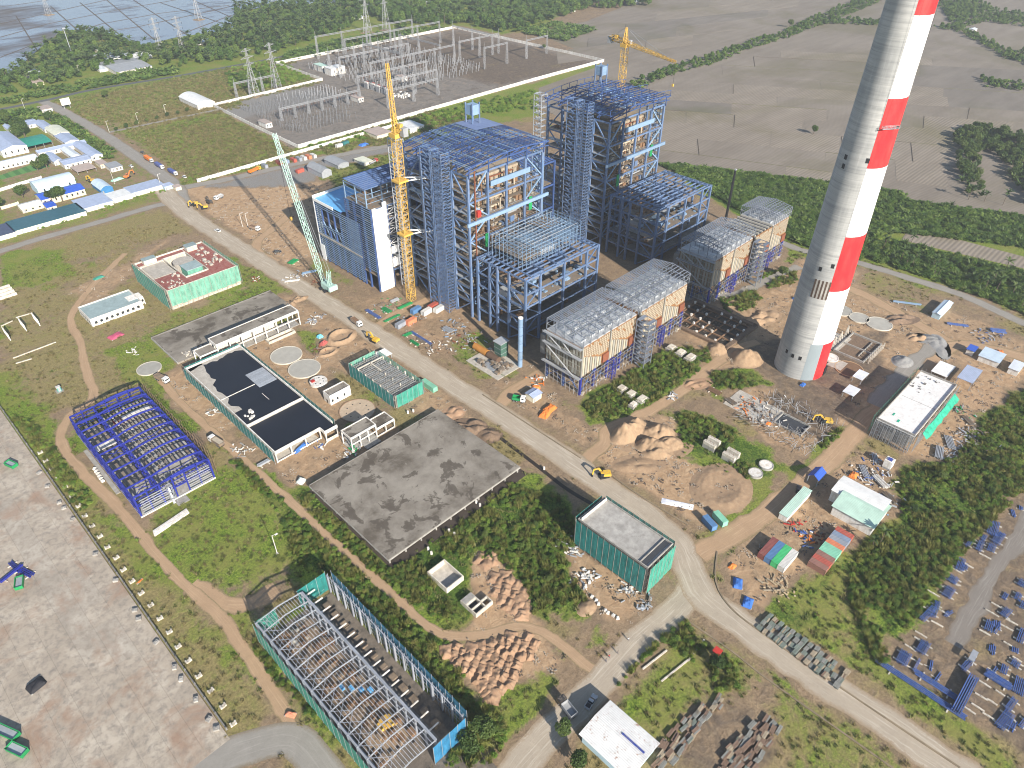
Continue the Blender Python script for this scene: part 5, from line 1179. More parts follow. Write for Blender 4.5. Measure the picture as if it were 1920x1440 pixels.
def whiteright():
    r = thing('white_roof_building', 'scaffolded building with bright white roof slab and green net strip', 'building', (267.6, 36, 0)); L, Wd, h = 47.4, 15.4, 8.4
    for i in range(9):
        for y in (.3, 7.4, 14.6): box('column', CONC, r, .3+i*5.8, y, 0, .8+i*5.8, y+.5, h-.5)
    box('roof', M('roof_white_slab', (0.72, 0.71, 0.69), .85, 0, .1, .3, (0.5, .49, .47), .25), r, 0, 0, h-.5, L, Wd, h); box('roof_joint', CONCD, r, 23.4, .5, h+.005, 23.6, Wd-.5, h+.02); parapet(r, 0, 0, L, Wd, h, .75, .3, CONC); box('inner_wall', CONCD, r, 2, 2, 0, L-2, Wd-2, h-.6)
    m = MB(); rr = random.Random(1)
    for j in range(24):
        for i in range(16): m.bar((-1.2+rr.uniform(-.1, .1), j*.66, i*.55), (-1.2, (j+1)*.66, i*.55+rr.uniform(-.1, .1)), .07)
    for j in range(30): m.bar((-1.2-(j % 3)*.5, j*.53, 0), (-1.2-(j % 3)*.5, j*.53, h+rr.uniform(0, 1)), .09)
    o = obj('prop_grid', m, GALV, r); o['kind'] = 'stuff'
    net_wrap(r, 0, 0, L, Wd, .2, h+1, '<', None, 1.3, GALV, 18, 1.4); net_wrap(r, 0, 0, L, Wd, .2, h+1, '+', None, 1.8, M('scaffold_green', (0.10, 0.26, 0.19), .6), 19, 1.4); net_wrap(r, 0, 0, L, Wd, .2, h+.4, '-', None, 1.6, GALV, 20, 1.2); net_wrap(r, 0, 0, L, Wd, .2, h+.4, '>', None, 1.8, BAMB, 22, 1.2)
    NS = M_net('net_bright', (0.015, 0.36, 0.22), .05)
    m = MB(); rr = random.Random(8)
    for i in range(13): m.v += [(5+i*3.1, -1.4+rr.uniform(-.2, .2), h-.6), (5+i*3.1, -3.8+rr.uniform(-.3, .3), h-2.4+rr.uniform(-.3, .3))]
    for i in range(12): m.f.append((2*i, 2*i+1, 2*i+3, 2*i+2))
    obj('net_strip', m, NS, r); clutter('roof_scrap', 16, 30, 6, 45, 14, h, CONCD, r, .3, 1, 2); box('net_scrap', NS, r, 7, 11.4, h, 9, 12, h+.1); box('net_scrap', NS, r, 4, 8.2, h, 6, 9, h+.1)
whiteright()
# --- small concrete works
def smallwhite():
    r = thing('pump_house', 'small white block house with flat weedy roof', 'building', (116.3, 228.4, 0)); box('wall', WALLW, r, 0, 0, 0, 10.8, 5.2, 4.8); box('roof', OLDSLAB, r, .3, .3, 4.8, 10.5, 4.9, 4.85); parapet(r, 0, 0, 10.8, 5.2, 4.8, .5, .3, WALLW)
    for x in (.8, 3.4, 7): box('window', GLASS, r, x, -.05, 1.5, x+.9, 0, 2.8)
    box('door', GLASS, r, -.05, 2, 0, 0, 3, 2.1)
    r = thing('frame_structure', 'small two storey white concrete frame at the slab corner', 'concrete frame', (105.8, 196.8, 0))
    box('roof', OLDSLAB, r, .3, .3, 6.9, 12.3, 6.7, 7.0); parapet(r, 0, 0, 12.6, 7, 6.3, 1.0, .35, WALLW); box('low_roof', OLDSLAB, r, 12.9, .3, 4.2, 21.5, 6.7, 4.3); parapet(r, 12.6, 0, 21.8, 7, 3.7, 1.0, .35, WALLW)
    for x in (0, 4.2, 8.2, 12.2): 
        for y in (0, 6.6): box('column', WALLW, r, x, y, 0, x+.4, y+.4, 6.3)
    for x in (17, 21.4):
        for y in (0, 6.6): box('column', WALLW, r, x, y, 0, x+.4, y+.4, 3.7)
    box('mid_beam', WALLW, r, .4, .05, 3.2, 12.2, .35, 3.7); box('mid_floor', CONC, r, .4, .4, 3.2, 8, 6.6, 3.4); box('plinth', CONC, r, 0, 0, 0, 12.6, 7, .3); box('plinth', WALLW, r, 12.6, .1, 0, 21.8, .4, .5); box('ramp', CONC, r, 5, -3.2, 0, 12, 0, .4)
smallwhite()
DISC = M('disc_concrete', (0.36, 0.345, 0.305), .9, 0, .2, .3); DISCR = M('disc_rim', (0.52, 0.48, 0.40), .9)
def disc(px, py, rad, label, top=DISC, h=.45, rim=DISCR, holes=0):
    o = thing('round_foundation', label, 'round slab', S(px, py)); _x, _y = S(px, py); EXCL.append((_x-rad, _y-rad, _x+rad, _y+rad)); obj('slab', MB().cyl((0, 0, 0), (0, 0, h), rad-.35, 40), top, o); m = MB(); n = 40
    for i in range(n):
        a0, a1 = 2*math.pi*i/n, 2*math.pi*(i+1)/n
        m.add([(r_*math.cos(a), r_*math.sin(a), z) for z in (0, h+.12) for a, r_ in ((a0, rad-.35), (a0, rad), (a1, rad), (a1, rad-.35))], [(4, 5, 6, 7), (1, 2, 6, 5), (0, 4, 7, 3)])
    obj('rim', m, rim, o)
    for i in range(holes): obj('socket', MB().cyl((rad*.6*math.cos(i*6.283/holes), rad*.6*math.sin(i*6.283/holes), h), (rad*.6*math.cos(i*6.283/holes), rad*.6*math.sin(i*6.283/holes), h+.02), .35, 8), BLACK, o)
disc(280, 692, 5.6, 'round grey slab in the grass beyond the blue steel hall'); disc(537, 667, 7.6, 'round slab nearest the portal frame shed'); disc(571, 692, 7.6, 'round slab nearest the small round white tank')
disc(670, 770, 8.0, 'sandy round slab half shaded by the small concrete frame', M('sand_slab', (0.46, 0.36, 0.26), .9), .2, M('mud_rim', (0.26, 0.17, 0.11), .9), 9); disc(1648, 608, 6.6, 'largest of three round slabs right of the chimney'); disc(1611, 597, 5.2, 'middle of three round slabs right of the chimney'); disc(1577, 583, 5.6, 'round slab partly hidden behind the chimney')
disc(1557, 672, 3.6, 'white ring foundation at the chimney foot', WALLW, .7, WALLW); disc(1592, 692, 6.6, 'round brown pit near the chimney foot', BROWN, .15, M('pit_rim', (0.42, 0.28, 0.16), .9)); disc(1416, 889, 2.9, 'round white slab nearer the sand crater', WALLW, .8, CONC); disc(1436, 874, 2.9, 'round white slab farther from the sand crater', WALLW, .8, CONC)
o = thing('round_tank', 'small round white tank base with dark openings', 'tank', S(598, 719)); obj('drum', MB().cyl((0, 0, 0), (0, 0, 1.6), 4.0, 32), WALLW, o)
for i in range(7): obj('opening', MB().cyl((2.4*math.cos(i*.9), 2.4*math.sin(i*.9), 1.6), (2.4*math.cos(i*.9), 2.4*math.sin(i*.9), 1.63), .35, 8), BLACK, o)
box('red_cover', REDP, o, -3, .6, 1.6, -1.2, 2.2, 2.0)
def basin(px, py, lx, ly, h, label, depth_mat, cells=1):
    o = thing('concrete_basin', label, 'basin', S(px, py)); parapet(o, 0, 0, lx, ly, 0, h, .35, PLAST); box('basin_floor', depth_mat, o, .35, .35, 0, lx-.35, ly-.35, .12)
    for k in range(1, cells): box('divider', PLAST, o, .35, ly*k/cells-.15, 0, lx-.35, ly*k/cells+.15, h)
    return o
x0, y0 = S(838, 1113); o = basin(838, 1113, 7.6, 10.0, 2.4, 'open rectangular concrete basin in the scrub', SCREED)
o = basin(893, 1159, 4.6, 7.6, 1.9, 'small concrete chambers beside the sand heaps', DARKI, 3); box('cover_slab', CONC, o, .2, 5.2, 1.9, 4.4, 7.5, 2.1); box('side_wall', PLAST, o, 4.6, 0, 0, 7.4, .35, 1.9); box('side_wall', PLAST, o, 4.6, 2.6, 0, 7.4, 2.95, 1.9); box('side_wall', PLAST, o, 7.1, .35, 0, 7.4, 2.6, 1.9)
def foundation(px, py, w, d, h, label, rz=0, notch=True):
    o = thing('foundation_block', label, 'concrete block', S(px, py), rz); box('base', CONC, o, -w/2, -d/2, 0, w/2, d/2, h*.6)
    if notch:
        box('wall_stub', PLAST, o, -w/2, -d/2, h*.6, -w/2+w*.3, d/2, h); box('wall_stub', PLAST, o, w/2-w*.3, -d/2, h*.6, w/2, d/2, h)
        for a in (-.35, .35):
            for b_ in (-.3, 0, .3): bar('rebar', RUST, o, (w*a, d*b_, h), (w*a, d*b_, h+1.3), .07)
    else: box('cap', PLAST, o, -w*.35, -d*.35, h*.6, w*.35, d*.35, h)
for i, (px, py, lab) in enumerate(((1333, 838, 'notched grey foundation block nearer the sand heap'), (1369, 860, 'notched grey foundation block nearer the round slabs'))): foundation(px, py, 5, 5.4, 3.4, lab)
for i, (px, py, w, d, lab) in enumerate(((1165, 732, 5, 4, 'white concrete plinth nearest the precipitator'), (1183, 742, 5, 4, 'middle white plinth in the weeds before the precipitator'), (1203, 752, 6, 4, 'grey plinth nearest the dirt track before the precipitator'), (1187, 762, 4, 3, 'broken low plinth beside the grey plinth'), (1258, 655, 5, 4, 'white plinth near the precipitator stair tower'), (1276, 664, 5, 4, 'middle of the three plinths below the precipitator stair'), (1294, 673, 6, 4, 'plinth nearest the sand bank below the precipitator'))): foundation(px, py, w, d, 2.0, lab, 0, False)
# pad, tank, shed and blue stack in front of the nearer boiler
o = thing('concrete_pad', 'bare concrete pad in front of the nearer boiler house', 'concrete pad', S(945, 700)); box('slab', SCREED, o, -6, -2, 0, 10, 20, .3)
clutter('frame_stock', 40, -4, 0, 8, 14, .3, DECK, o, .6, 3, 3)
o = thing('storage_tank', 'orange brown horizontal tank lying beside the green shed', 'tank', (191.5, 207, 0)); rod('shell', M('tank_orange', (0.50, 0.22, 0.05), .6, 0, .2, .4), o, (0, 0, 1.7), (0, 9, 1.7), 1.7, 20); rod('shell', M('tank_brown', (0.12, 0.075, 0.05), .7), o, (-.2, -8, 1.7), (-.2, -1, 1.7), 1.7, 20); 
for y in (-6, -2, 1, 8): box('saddle', CONC, o, -1.5, y, 0, 1.5, y+.5, .8)
o = thing('switch_shed', 'green metal shed with pale roof on the concrete pad', 'shed', (194.2, 200.5, 0)); box('wall', M_ribbed('sheet_green_dark', (0.06, 0.13, 0.10), 'y', .5), o, 0, 0, 0, 5, 4.6, 8.4); box('roof', DUCTW, o, -.4, -.4, 8.4, 5.4, 5.0, 8.7)
for z in (2.6, 5.4): box('band', GREY, o, -.06, -.06, z, 5.06, 4.66, z+.15)
o = thing('steel_stack', 'slim pale blue steel stack beside the concrete pad', 'stack', (196.8, 190.1, 0)); 
for i in range(6): rod('ring_section', STEEL_L, o, (0, 0, i*4.5), (0, 0, i*4.5+4.42), 1.15, 18)
for i in range(5): rod('flange', STEEL, o, (0, 0, i*4.5+4.4), (0, 0, i*4.5+4.6), 1.3, 18)
rod('rim', WALLW, o, (0, 0, 27), (0, 0, 27.3), 1.2, 18)
bmst = thing('dark_mast', 'slender black lattice mast behind the farther precipitator', 'mast', (407.9, 208.1, 0)); m = MB(); lattice(m, (0, 0, 0), (0, 0, 34.5), 1.0, 14, .32, .7); obj('lattice', m, BLACK, bmst); box('lamp_head', GREY, bmst, -.6, -.6, 34.5, .6, .6, 35.2); box('footing', CONC, bmst, -1, -1, 0, 1, 1, .6)
# ================================================================== camp, village, substation, pylons
RB = {k: (M_ribbed('roof_%s_x' % k, c, 'x', .6), M_ribbed('roof_%s_y' % k, c, 'y', .6)) for k, c in dict(bluegrey=(0.36, 0.42, 0.56), pale=(0.62, 0.66, 0.70), white=(0.74, 0.74, 0.72), cream=(0.66, 0.66, 0.52), blue=(0.035, 0.10, 0.46), teal=(0.035, 0.11, 0.14), navy=(0.06, 0.075, 0.13), grey=(0.30, 0.31, 0.32), mint=(0.45, 0.62, 0.52), green=(0.02, 0.24, 0.17), skyblue=(0.13, 0.33, 0.62), rusty=(0.42, 0.33, 0.28), bluelt=(0.55, 0.66, 0.76)).items()}
CREAMW = M('wall_cream', (0.66, 0.60, 0.45), .85, 0, .12, .4); BLUEW = M('wall_pale_blue', (0.45, 0.60, 0.68), .7, 0, .1, .4)
def shed(near, right, left, h, rise, ridge, wall, roof, label, cat='building', win=0, name='shed', zr=0, barrel=False, ov=.4, door=True, winx=0, open_=False):
    (x0, y0), (x1, _), (_, y1) = S(*near), S(*right), S(*left)
    w, d = max(2, x1-x0), max(2, y1-y0); r = thing(name, label, cat, (x0, y0, 0))
    rm = RB[roof][1] if ridge == 'x' else RB[roof][0]
    if isinstance(wall, str): wall = WALLW
    if open_:
        for a in np.linspace(0, w, max(2, int(w/5)+1)):
            for b_ in (0, d): box('post', GREY, r, a-.12, b_-.12, 0, a+.12, b_+.12, h)
    else:
        if rise and not barrel:
            prof = [(0, 0), (d, 0), (d, h), (d/2, h+rise), (0, h)] if ridge == 'x' else [(0, 0), (w, 0), (w, h), (w/2, h+rise), (0, h)]
            m = MB().extr(prof, 'x' if ridge == 'x' else 'y', 0, w if ridge == 'x' else d); obj('wall', m, wall, r)
        else: box('wall', wall, r, 0, 0, 0, w, d, h)
    if barrel:
        K = 8; m = MB(); W2 = d if ridge == 'x' else w
        for i in range(K):
            u0, u1 = -ov+(W2+2*ov)*i/K, -ov+(W2+2*ov)*(i+1)/K; f = lambda u: h+rise*max(0, 1-((u-W2/2)/(W2/2+ov))**2)+.03
            q = [(-ov, u0, f(u0)), (w+ov, u0, f(u0)), (w+ov, u1, f(u1)), (-ov, u1, f(u1))] if ridge == 'x' else [(u0, -ov, f(u0)), (u1, -ov, f(u1)), (u1, d+ov, f(u1)), (u0, d+ov, f(u0))]
            m.add(q, [(0, 1, 2, 3)])
        obj('roof', m, rm, r)
        prof = [(0, h)]+[((W2)*i/K, h+rise*max(0, 1-((W2*i/K-W2/2)/(W2/2+ov))**2)-.05) for i in range(K+1)]+[(W2, h)]
        if not open_:
            for t in ((0, w-.2) if ridge == 'x' else (0, d-.2)): obj('gable_end', MB().extr(prof, ridge, t, t+.2), wall, r)
    elif rise:
        for s in (0, 1):
            m = MB(); t = .12; W2 = d if ridge == 'x' else w; sl = rise/(W2/2)
            u0, u1 = (-ov, W2/2) if s == 0 else (W2/2, W2+ov); z0, z1 = (h-ov*sl, h+rise) if s == 0 else (h+rise, h-ov*sl)
            P = (lambda a, u, z: (a, u, z)) if ridge == 'x' else (lambda a, u, z: (u, a, z)); A0, A1 = -ov, (w if ridge == 'x' else d)+ov
            m.add([P(A0, u0, z0+.03), P(A1, u0, z0+.03), P(A1, u1, z1+.03), P(A0, u1, z1+.03), P(A0, u0, z0+t), P(A1, u0, z0+t), P(A1, u1, z1+t), P(A0, u1, z1+t)], CUBEF); obj('roof_slope', m, rm, r)
        rr = W2/2; box('ridge_cap', rm, r, *((-ov, rr-.2, h+rise+.06, w+ov, rr+.2, h+rise+.2) if ridge == 'x' else (rr-.2, -ov, h+rise+.06, rr+.2, d+ov, h+rise+.2)))
    else: box('roof', rm, r, -ov, -ov, h, w+ov, d+ov, h+.18)
    z0, z1 = h*.35, h*.72
    for i in range(win): c_ = w*(i+.5)/win; box('window', GLASS, r, c_-.5, -.05, z0, c_+.5, 0, z1)
    for i in range(winx): c_ = d*(i+.5)/winx; box('window', GLASS, r, -.05, c_-.5, z0, 0, c_+.5, z1)
    if door and not open_: box('door', GREY, r, w*.08, -.05, 0, w*.08+1.0, 0, min(2.1, h*.8))
    return r
z7 = lambda x, y: (x/5.333, 180+y/5.333)
shed(z7(40, 620), z7(285, 555), z7(-110, 470), 5.5, 2.4, 'y', WALLW, 'bluegrey', 'large white camp hall with pale blue grey gable roof', win=4)
shed(z7(-120, 775), z7(375, 640), z7(-160, 735), 3.2, 1.0, 'x', WALLW, 'pale', 'long low white barrack with a row of small windows', win=11)
r = shed(z7(285, 560), z7(530, 500), z7(212, 478), 4, 1.2, 'x', WALLW, 'green', 'green covered sports court with white arched ribs', 'canopy', barrel=True, open_=True)
shed(z7(458, 372), z7(548, 345), z7(348, 297), 3, 1.2, 'y', WALLW, 'bluegrey', 'blue grey roofed hut at the far end of the camp row', winx=3)
shed(z7(560, 432), z7(700, 395), z7(462, 360), 3.2, 1.4, 'y', CREAMW, 'cream', 'cream roofed hall in the middle of the camp row', barrel=True, winx=3)
shed(z7(662, 505), z7(810, 480), z7(570, 428), 3, 1.2, 'y', WALLW, 'bluegrey', 'blue grey roofed hut nearest the banana rows', winx=3)
shed(z7(398, 612), z7(880, 505), z7(368, 588), 3.2, 1.0, 'x', WALLW, 'bluegrey', 'long narrow blue grey roofed block crossing the camp', win=7)
shed(z7(555, 700), z7(640, 680), z7(478, 620), 3.2, 1.2, 'y', WALLW, 'bluegrey', 'left of the three joined camp wings', winx=2)
shed(z7(735, 650), z7(820, 630), z7(640, 565), 3.2, 1.2, 'y', WALLW, 'pale', 'middle of the three joined camp wings', winx=2)
shed(z7(922, 652), z7(1040, 625), z7(735, 520), 3.4, 1.4, 'y', WALLW, 'bluegrey', 'right hand camp wing with white gable wall', win=2)
shed(z7(660, 735), z7(905, 660), z7(600, 690), 3.4, .9, 'x', WALLW, 'bluegrey', 'white walled camp front block with small square windows', win=5)
shed(z7(1015, 728), z7(1072, 700), z7(965, 688), 3, 0, 'x', CREAMW, 'rusty', 'small cream office with flat rusty roof', win=2)
shed(z7(1120, 765), z7(1222, 728), z7(1072, 715), 3, 0, 'x', WALLW, 'grey', 'small white office with flat grey roof near the road', win=3)
shed(z7(785, 790), z7(960, 740), z7(730, 735), 2.2, 0, 'x', CREAMW, 'rusty', 'open workshop under rusty brown sheets', open_=True)
shed(z7(400, 1000), z7(778, 905), z7(362, 925), 5.5, 2.2, 'x', BLUEW, 'bluelt', 'pale blue barrel roofed warehouse', barrel=True, win=3)
shed(z7(440, 1100), z7(865, 985), z7(395, 1035), 4.2, 1.6, 'x', CREAMW, 'blue', 'cream house with deep blue roof behind the trees', win=8)
shed(z7(485, 1155), z7(572, 1125), z7(440, 1105), 2.6, .8, 'x', CREAMW, 'blue', 'little blue roofed kiosk', win=1)
shed(z7(235, 1175), z7(438, 1115), z7(190, 1130), 3, 1.0, 'x', CREAMW, 'white', 'cream cottage with white roof by the brown garden', win=3)
shed(z7(1025, 985), z7(1135, 950), z7(920, 915), 3, 2.2, 'y', M('hangar_blue', (0.05, 0.20, 0.42), .6), 'bluelt', 'small blue arched hangar beside the camp road', barrel=True)
for i, (a, b_, rf, lab) in enumerate(((-60, 165, 'navy', 'navy end bay of the long roadside shelter'), (165, 850, 'teal', 'long dark teal bay of the roadside shelter'), (840, 1130, 'bluegrey', 'blue grey bay of the roadside shelter'), (1120, 1330, 'white', 'white bay of the roadside shelter'), (1330, 1640, 'bluegrey', 'blue grey end bay of the roadside shelter near the junction'))):
    f = lambda t: 1448-(t-0)*.327
    shed(z7(a, f(a)), z7(b_-6, f(b_)), z7(a-90+25*(a > 1000), f(a)-88+30*(a > 1000)), 3, 0, 'x', WALLW, rf, lab, 'shelter', win=0)
shed(z7(1655, 945), z7(1745, 925), z7(1625, 920), 2.6, 0, 'x', BLUEW, 'bluegrey', 'small guard post with blue grey roof at the junction'); shed(z7(1765, 950), z7(1812, 930), z7(1750, 925), 2.4, 0, 'x', CREAMW, 'rusty', 'orange roofed guard hut at the junction')
shed(z7(95, 370), z7(135, 350), z7(45, 330), 3, 1, 'y', WALLW, 'bluegrey', 'small camp hut beside the big tree'); shed(z7(300, 325), z7(390, 300), z7(250, 280), 3, 1, 'x', WALLW, 'bluegrey', 'far camp hut with blue grey roof at the boundary', win=2)
shed((430/5.333, 212), (98, 207), (78, 205), 2.8, 0, 'x', WALLW, 'rusty', 'gatehouse with brown roof at the estate entrance')
shed((372, 206), (403, 198), (355, 186), 4, 3.0, 'y', WALLW, 'white', 'white barrel roofed gate building at the substation corner', barrel=True)
shed((221, 142), (282, 128), (195, 122), 3.4, 1.4, 'x', WALLW, 'grey', 'long grey roofed farmhouse among the palms', win=6); shed((195, 118), (242, 106), (180, 108), 3, 1.2, 'x', WALLW, 'pale', 'white roofed farm shed behind the long farmhouse'); shed((190, 104), (205, 101), (180, 98), 3, 1, 'x', CREAMW, 'cream', 'small cream farmhouse deep among the palms'); shed((243, 116), (285, 108), (238, 106), 2.6, .8, 'x', WALLW, 'white', 'low white farm shed beside the long farmhouse'); shed((188, 136), (205, 131), (178, 128), 2.6, .8, 'x', WALLW, 'pale', 'tiny pale shed left of the long farmhouse')
shed((60, 163), (82, 158), (45, 148), 3, 1.0, 'x', CREAMW, 'rusty', 'reddish roofed farmhouse at the palm edge'); shed((50, 148), (78, 141), (36, 140), 3, 1, 'x', WALLW, 'pale', 'white roofed farmhouse at the palm edge'); shed((372, 85), (398, 80), (364, 80), 3, 1.2, 'x', WALLW, 'bluelt', 'pale blue roofed house between two pylons')
for px, py, lab in ((805, 10, 'white house alone in the far palms'), (940, 25, 'pale house at the far field corner'), (1065, 25, 'white house on the far field edge'), (1190, 8, 'pale farmhouse at the top edge of the far wood'), (665, 38, 'pale house behind the left gantries')): shed((px, py), (px+14, py-3), (px-6, py-3), 3, 1.2, 'x', WALLW, 'pale', lab)
shed((1826, 60), (1834, 58), (1820, 56), 2.5, .8, 'x', WALLW, 'pale', 'tiny white field hut on the right hand hedgerow')
# depot sheds and yards by the plant boundary wall
shed((770, 251), (797, 244), (748, 240), 4, 0, 'x', WALLW, 'white', 'white flat roofed store between the wall and the nearer boiler'); shed((708, 262), (735, 254), (690, 250), 3.2, 0, 'x', CREAMW, 'rusty', 'brown flat roofed store along the boundary wall')
shed((683, 312), (700, 307), (664, 304), 2.4, 0, 'x', WALLW, 'cream', 'long cream roofed shelter in the shade of the turbine hall')
# sports lawn
lawn = SP([z7(-80, 800), z7(0, 830), z7(480, 700), z7(400, 645), z7(0, 750)]); m, nt, b = newmat('sports_turf'); p = pos(nt); w = N(nt, 'ShaderNodeTexWave', wave_type='BANDS', bands_direction='X', i_Scale=.31416/7); nt.links.new(p, w.inputs['Vector']); nt.links.new(ramp(nt, w.outputs[1], [(.45, (.05, .15, .035)), (.55, (.09, .22, .055))]), b.inputs['Base Color']); b.inputs['Roughness'].default_value = .9
lo = SP([z7(-60, 815), z7(20, 835), z7(500, 705), z7(420, 650)]); tag(obj('sports_lawn', MB().prism(lo, 0, .06), m), 'striped green sports lawn in the camp', kind='structure')
# walls with panels
def wall(name, px, h, t, mat, label, panel=8.0):
    P = SP(px); r = thing(name, label, 'wall', (*P[0], 0)); ox, oy = P[0]
    for (ax, ay), (bx, by) in zip(P[:-1], P[1:]):
        L = math.hypot(bx-ax, by-ay); n = max(1, round(L/panel)); d = Vector(((bx-ax)/L, (by-ay)/L, 0)); a = Vector((ax-ox, ay-oy, 0))
        for i in range(n): q0, q1 = a+d*(L*i/n+.12), a+d*(L*(i+1)/n-.12); bar('wall_panel', mat, r, (*q0.xy, h/2), (*q1.xy, h/2), t, h); 
        for i in range(n+1): q = a+d*(L*i/n); box('pier', mat, r, q.x-.25, q.y-.25, 0, q.x+.25, q.y+.25, h+.25)
    return r
wall('perimeter_wall', [(560, 278), (700, 238), (850, 195), (1000, 152), (1132, 116)], 3.0, .5, WALLW, 'long white front wall of the substation', 14); wall('perimeter_wall', [(518, 121), (690, 86), (852, 53)], 3.0, .5, WALLW, 'long white back wall of the substation', 16)
wall('perimeter_wall', [(852, 53), (1000, 86), (1132, 116)], 3, .5, WALLW, 'white end wall of the substation facing the fields', 16); wall('perimeter_wall', [(402, 201), (480, 240), (560, 278)], 2.6, .5, WALLW, 'white west wall of the substation beside the meadow', 14); wall('perimeter_wall', [(402, 199), (500, 176), (605, 151)], 2.6, .5, WALLW, 'white wall along the north side of the lower substation', 14); wall('perimeter_wall', [(518, 121), (605, 151)], 2.6, .5, WALLW, 'short white wall stepping between the two substation levels', 14)
wall('boundary_wall', [(371, 342), (500, 305), (630, 268), (760, 232)], 2.6, .4, WALLW, 'white boundary wall behind the row of containers', 8); wall('boundary_wall', [z7(0, 955), z7(210, 890), z7(420, 830)], 2.2, .4, WALLW, 'white garden wall above the brown yard', 8); wall('boundary_wall', [z7(20, 1135), z7(190, 1085)], 2, .4, CREAMW, 'short cream garden wall at the left edge', 6)
wall('yard_wall', [(-30, 716), (0, 762), (110, 918), (220, 1076), (330, 1233), (425, 1368)], .9, .35, CONCD, 'low dark concrete wall edging the storage yard', 6)
# --- substation gear
SWG = M('switchgear_grey', (0.33, 0.335, 0.345), .5, .2, .2, .5)
def gantry(x, y, n, pitch, h, axis, label, spire=4.5):
    r = thing('line_gantry', label, 'gantry', (x, y, 0), 0, 'substation line gantries')
    for i in range(n):
        a, b_ = (i*pitch, 0) if axis == 'x' else (0, i*pitch); m = MB(); lattice(m, (a, b_, 0), (a, b_, h), 2.0, 7, .26, 1.1); m.bar((a, b_, h), (a, b_, h+spire), .22); obj('lattice_post', m, SWG, r)
    for i in range(n-1):
        a, b_ = (i*pitch, 0) if axis == 'x' else (0, i*pitch); c_, d = ((i+1)*pitch, 0) if axis == 'x' else (0, (i+1)*pitch); m = MB(); lattice(m, (a, b_, h-1), (c_, d, h-1), 1.2, 6, .2); obj('lattice_beam', m, SWG, r)
        for t in (.25, .5, .75): rod('insulator', M('insulator_brown', (.16, .09, .07), .3), r, (a+(c_-a)*t, b_+(d-b_)*t, h-4), (a+(c_-a)*t, b_+(d-b_)*t, h-1.6), .22, 6)
GL = [(455, 762, 5, 34, 24, 'x', 'back row gantry along the substation wall'), (470, 728, 5, 34, 24, 'x', 'second gantry row from the substation back wall'), (430, 680, 4, 30, 20, 'x', 'middle gantry row left of the red roofed hut'), (440, 640, 5, 28, 20, 'x', 'middle gantry row in front of the red roofed hut'), (400, 606, 4, 28, 20, 'x', 'third gantry row from the front wall'), (420, 580, 3, 28, 18, 'x', 'front gantry row right of the transformers'), (560, 640, 3, 30, 22, 'x', 'gantry row standing in the bare right hand half'), (560, 600, 2, 34, 22, 'x', 'pair of tall gantry posts nearest the front wall'), (625, 600, 2, 34, 20, 'x', 'pair of gantry posts near the far right corner'), (316, 688, 4, 14, 14, 'x', 'small gantry outside the lower substation wall'), (310, 596, 7, 14, 11, 'x', 'long low bus gantry across the lower substation'), (540, 650, 3, 36, 20, 'y', 'gantry running away from the front wall'), (480, 640, 3, 34, 22, 'y', 'gantry running away left of the red roofed hut'), (610, 640, 3, 34, 22, 'y', 'gantry running away through the bare half'), (430, 700, 4, 32, 22, 'x', 'gantry row just behind the white cubic building'), (400, 560, 3, 30, 16, 'x', 'short gantry nearest the boundary wall')]
for g in GL: gantry(*g)
SWP = M('switchgear_dark', (0.20, 0.205, 0.215), .5, .2, .2, .5); protos = []
for k in range(3):
    h = (4.4, 3.6, 5.2)[k]; m = MB(); m.bar((0, 0, 0), (0, 0, h*.5), .26); m.cyl((0, 0, h*.5), (0, 0, h), .17, 6); m.box(-.5, -.2, h, .5, .2, h+.25)
    if k == 2: m.bar((-.9, 0, h), (.9, 0, h), .16)
    protos.append(m.mesh('post', SWP))
pts = []
for x in np.arange(300, 392, 3.4):
    for y in np.arange(556, 652, 5.2):
        if 590 < y < 602 or (x > 362 and y < 585): continue
        if rng.random() < .8: pts.append((x+rng.uniform(-.5, .5), y+rng.uniform(-.6, .6)))
for x in np.arange(425, 560, 4.6):
    for y in np.arange(598, 742, 8.5):
        if rng.random() < .8: pts.append((x+rng.uniform(-.5, .5), y+rng.uniform(-.8, .8)))
pts.sort(key=lambda q: q[0]**2+q[1]**2)
for i, (x, y) in enumerate(pts[:300]):
    tag(obj('switchgear_post', protos[i % 3], None, loc=(x, y, 0)), 'grey switchgear post with insulator in the dense substation rows', 'switchgear', 'switchgear posts in the substation')
m = MB()
for i, (x, y) in enumerate(pts[300:]):
    h = 5.5; m.box(x-.22, y-.22, 0, x+.22, y+.22, h*.5); m.box(x-.2, y-.2, h*.5, x+.2, y+.2, h); m.box(x-.6, y-.2, h, x+.6, y+.2, h+.3)
tag(obj('switchgear_rows', m, SWG), 'far rows of grey switchgear posts seen as one mass', 'switchgear', kind='stuff')
for (a, b_, c_, h, rf, lab) in (((500, 241), (511, 238), (487, 234), 4, 'rusty', 'red roofed relay hut at the substation front'), ((673, 193), (681, 190), (659, 187), 4, 'rusty', 'red roofed relay hut beside the transformers'), ((755, 153), (762, 150), (742, 148), 4, 'rusty', 'red roofed relay hut among the back gantries'), ((622, 143), (647, 137), (613, 138), 7, 'white', 'white cubic building in the upper substation'), ((605, 136), (614, 133), (594, 130), 6, 'mint', 'mint green cubic building beside the white one')):
    shed(a, b_, c_, h, 0, 'x', WALLW, rf, lab, name='relay_house', win=2)
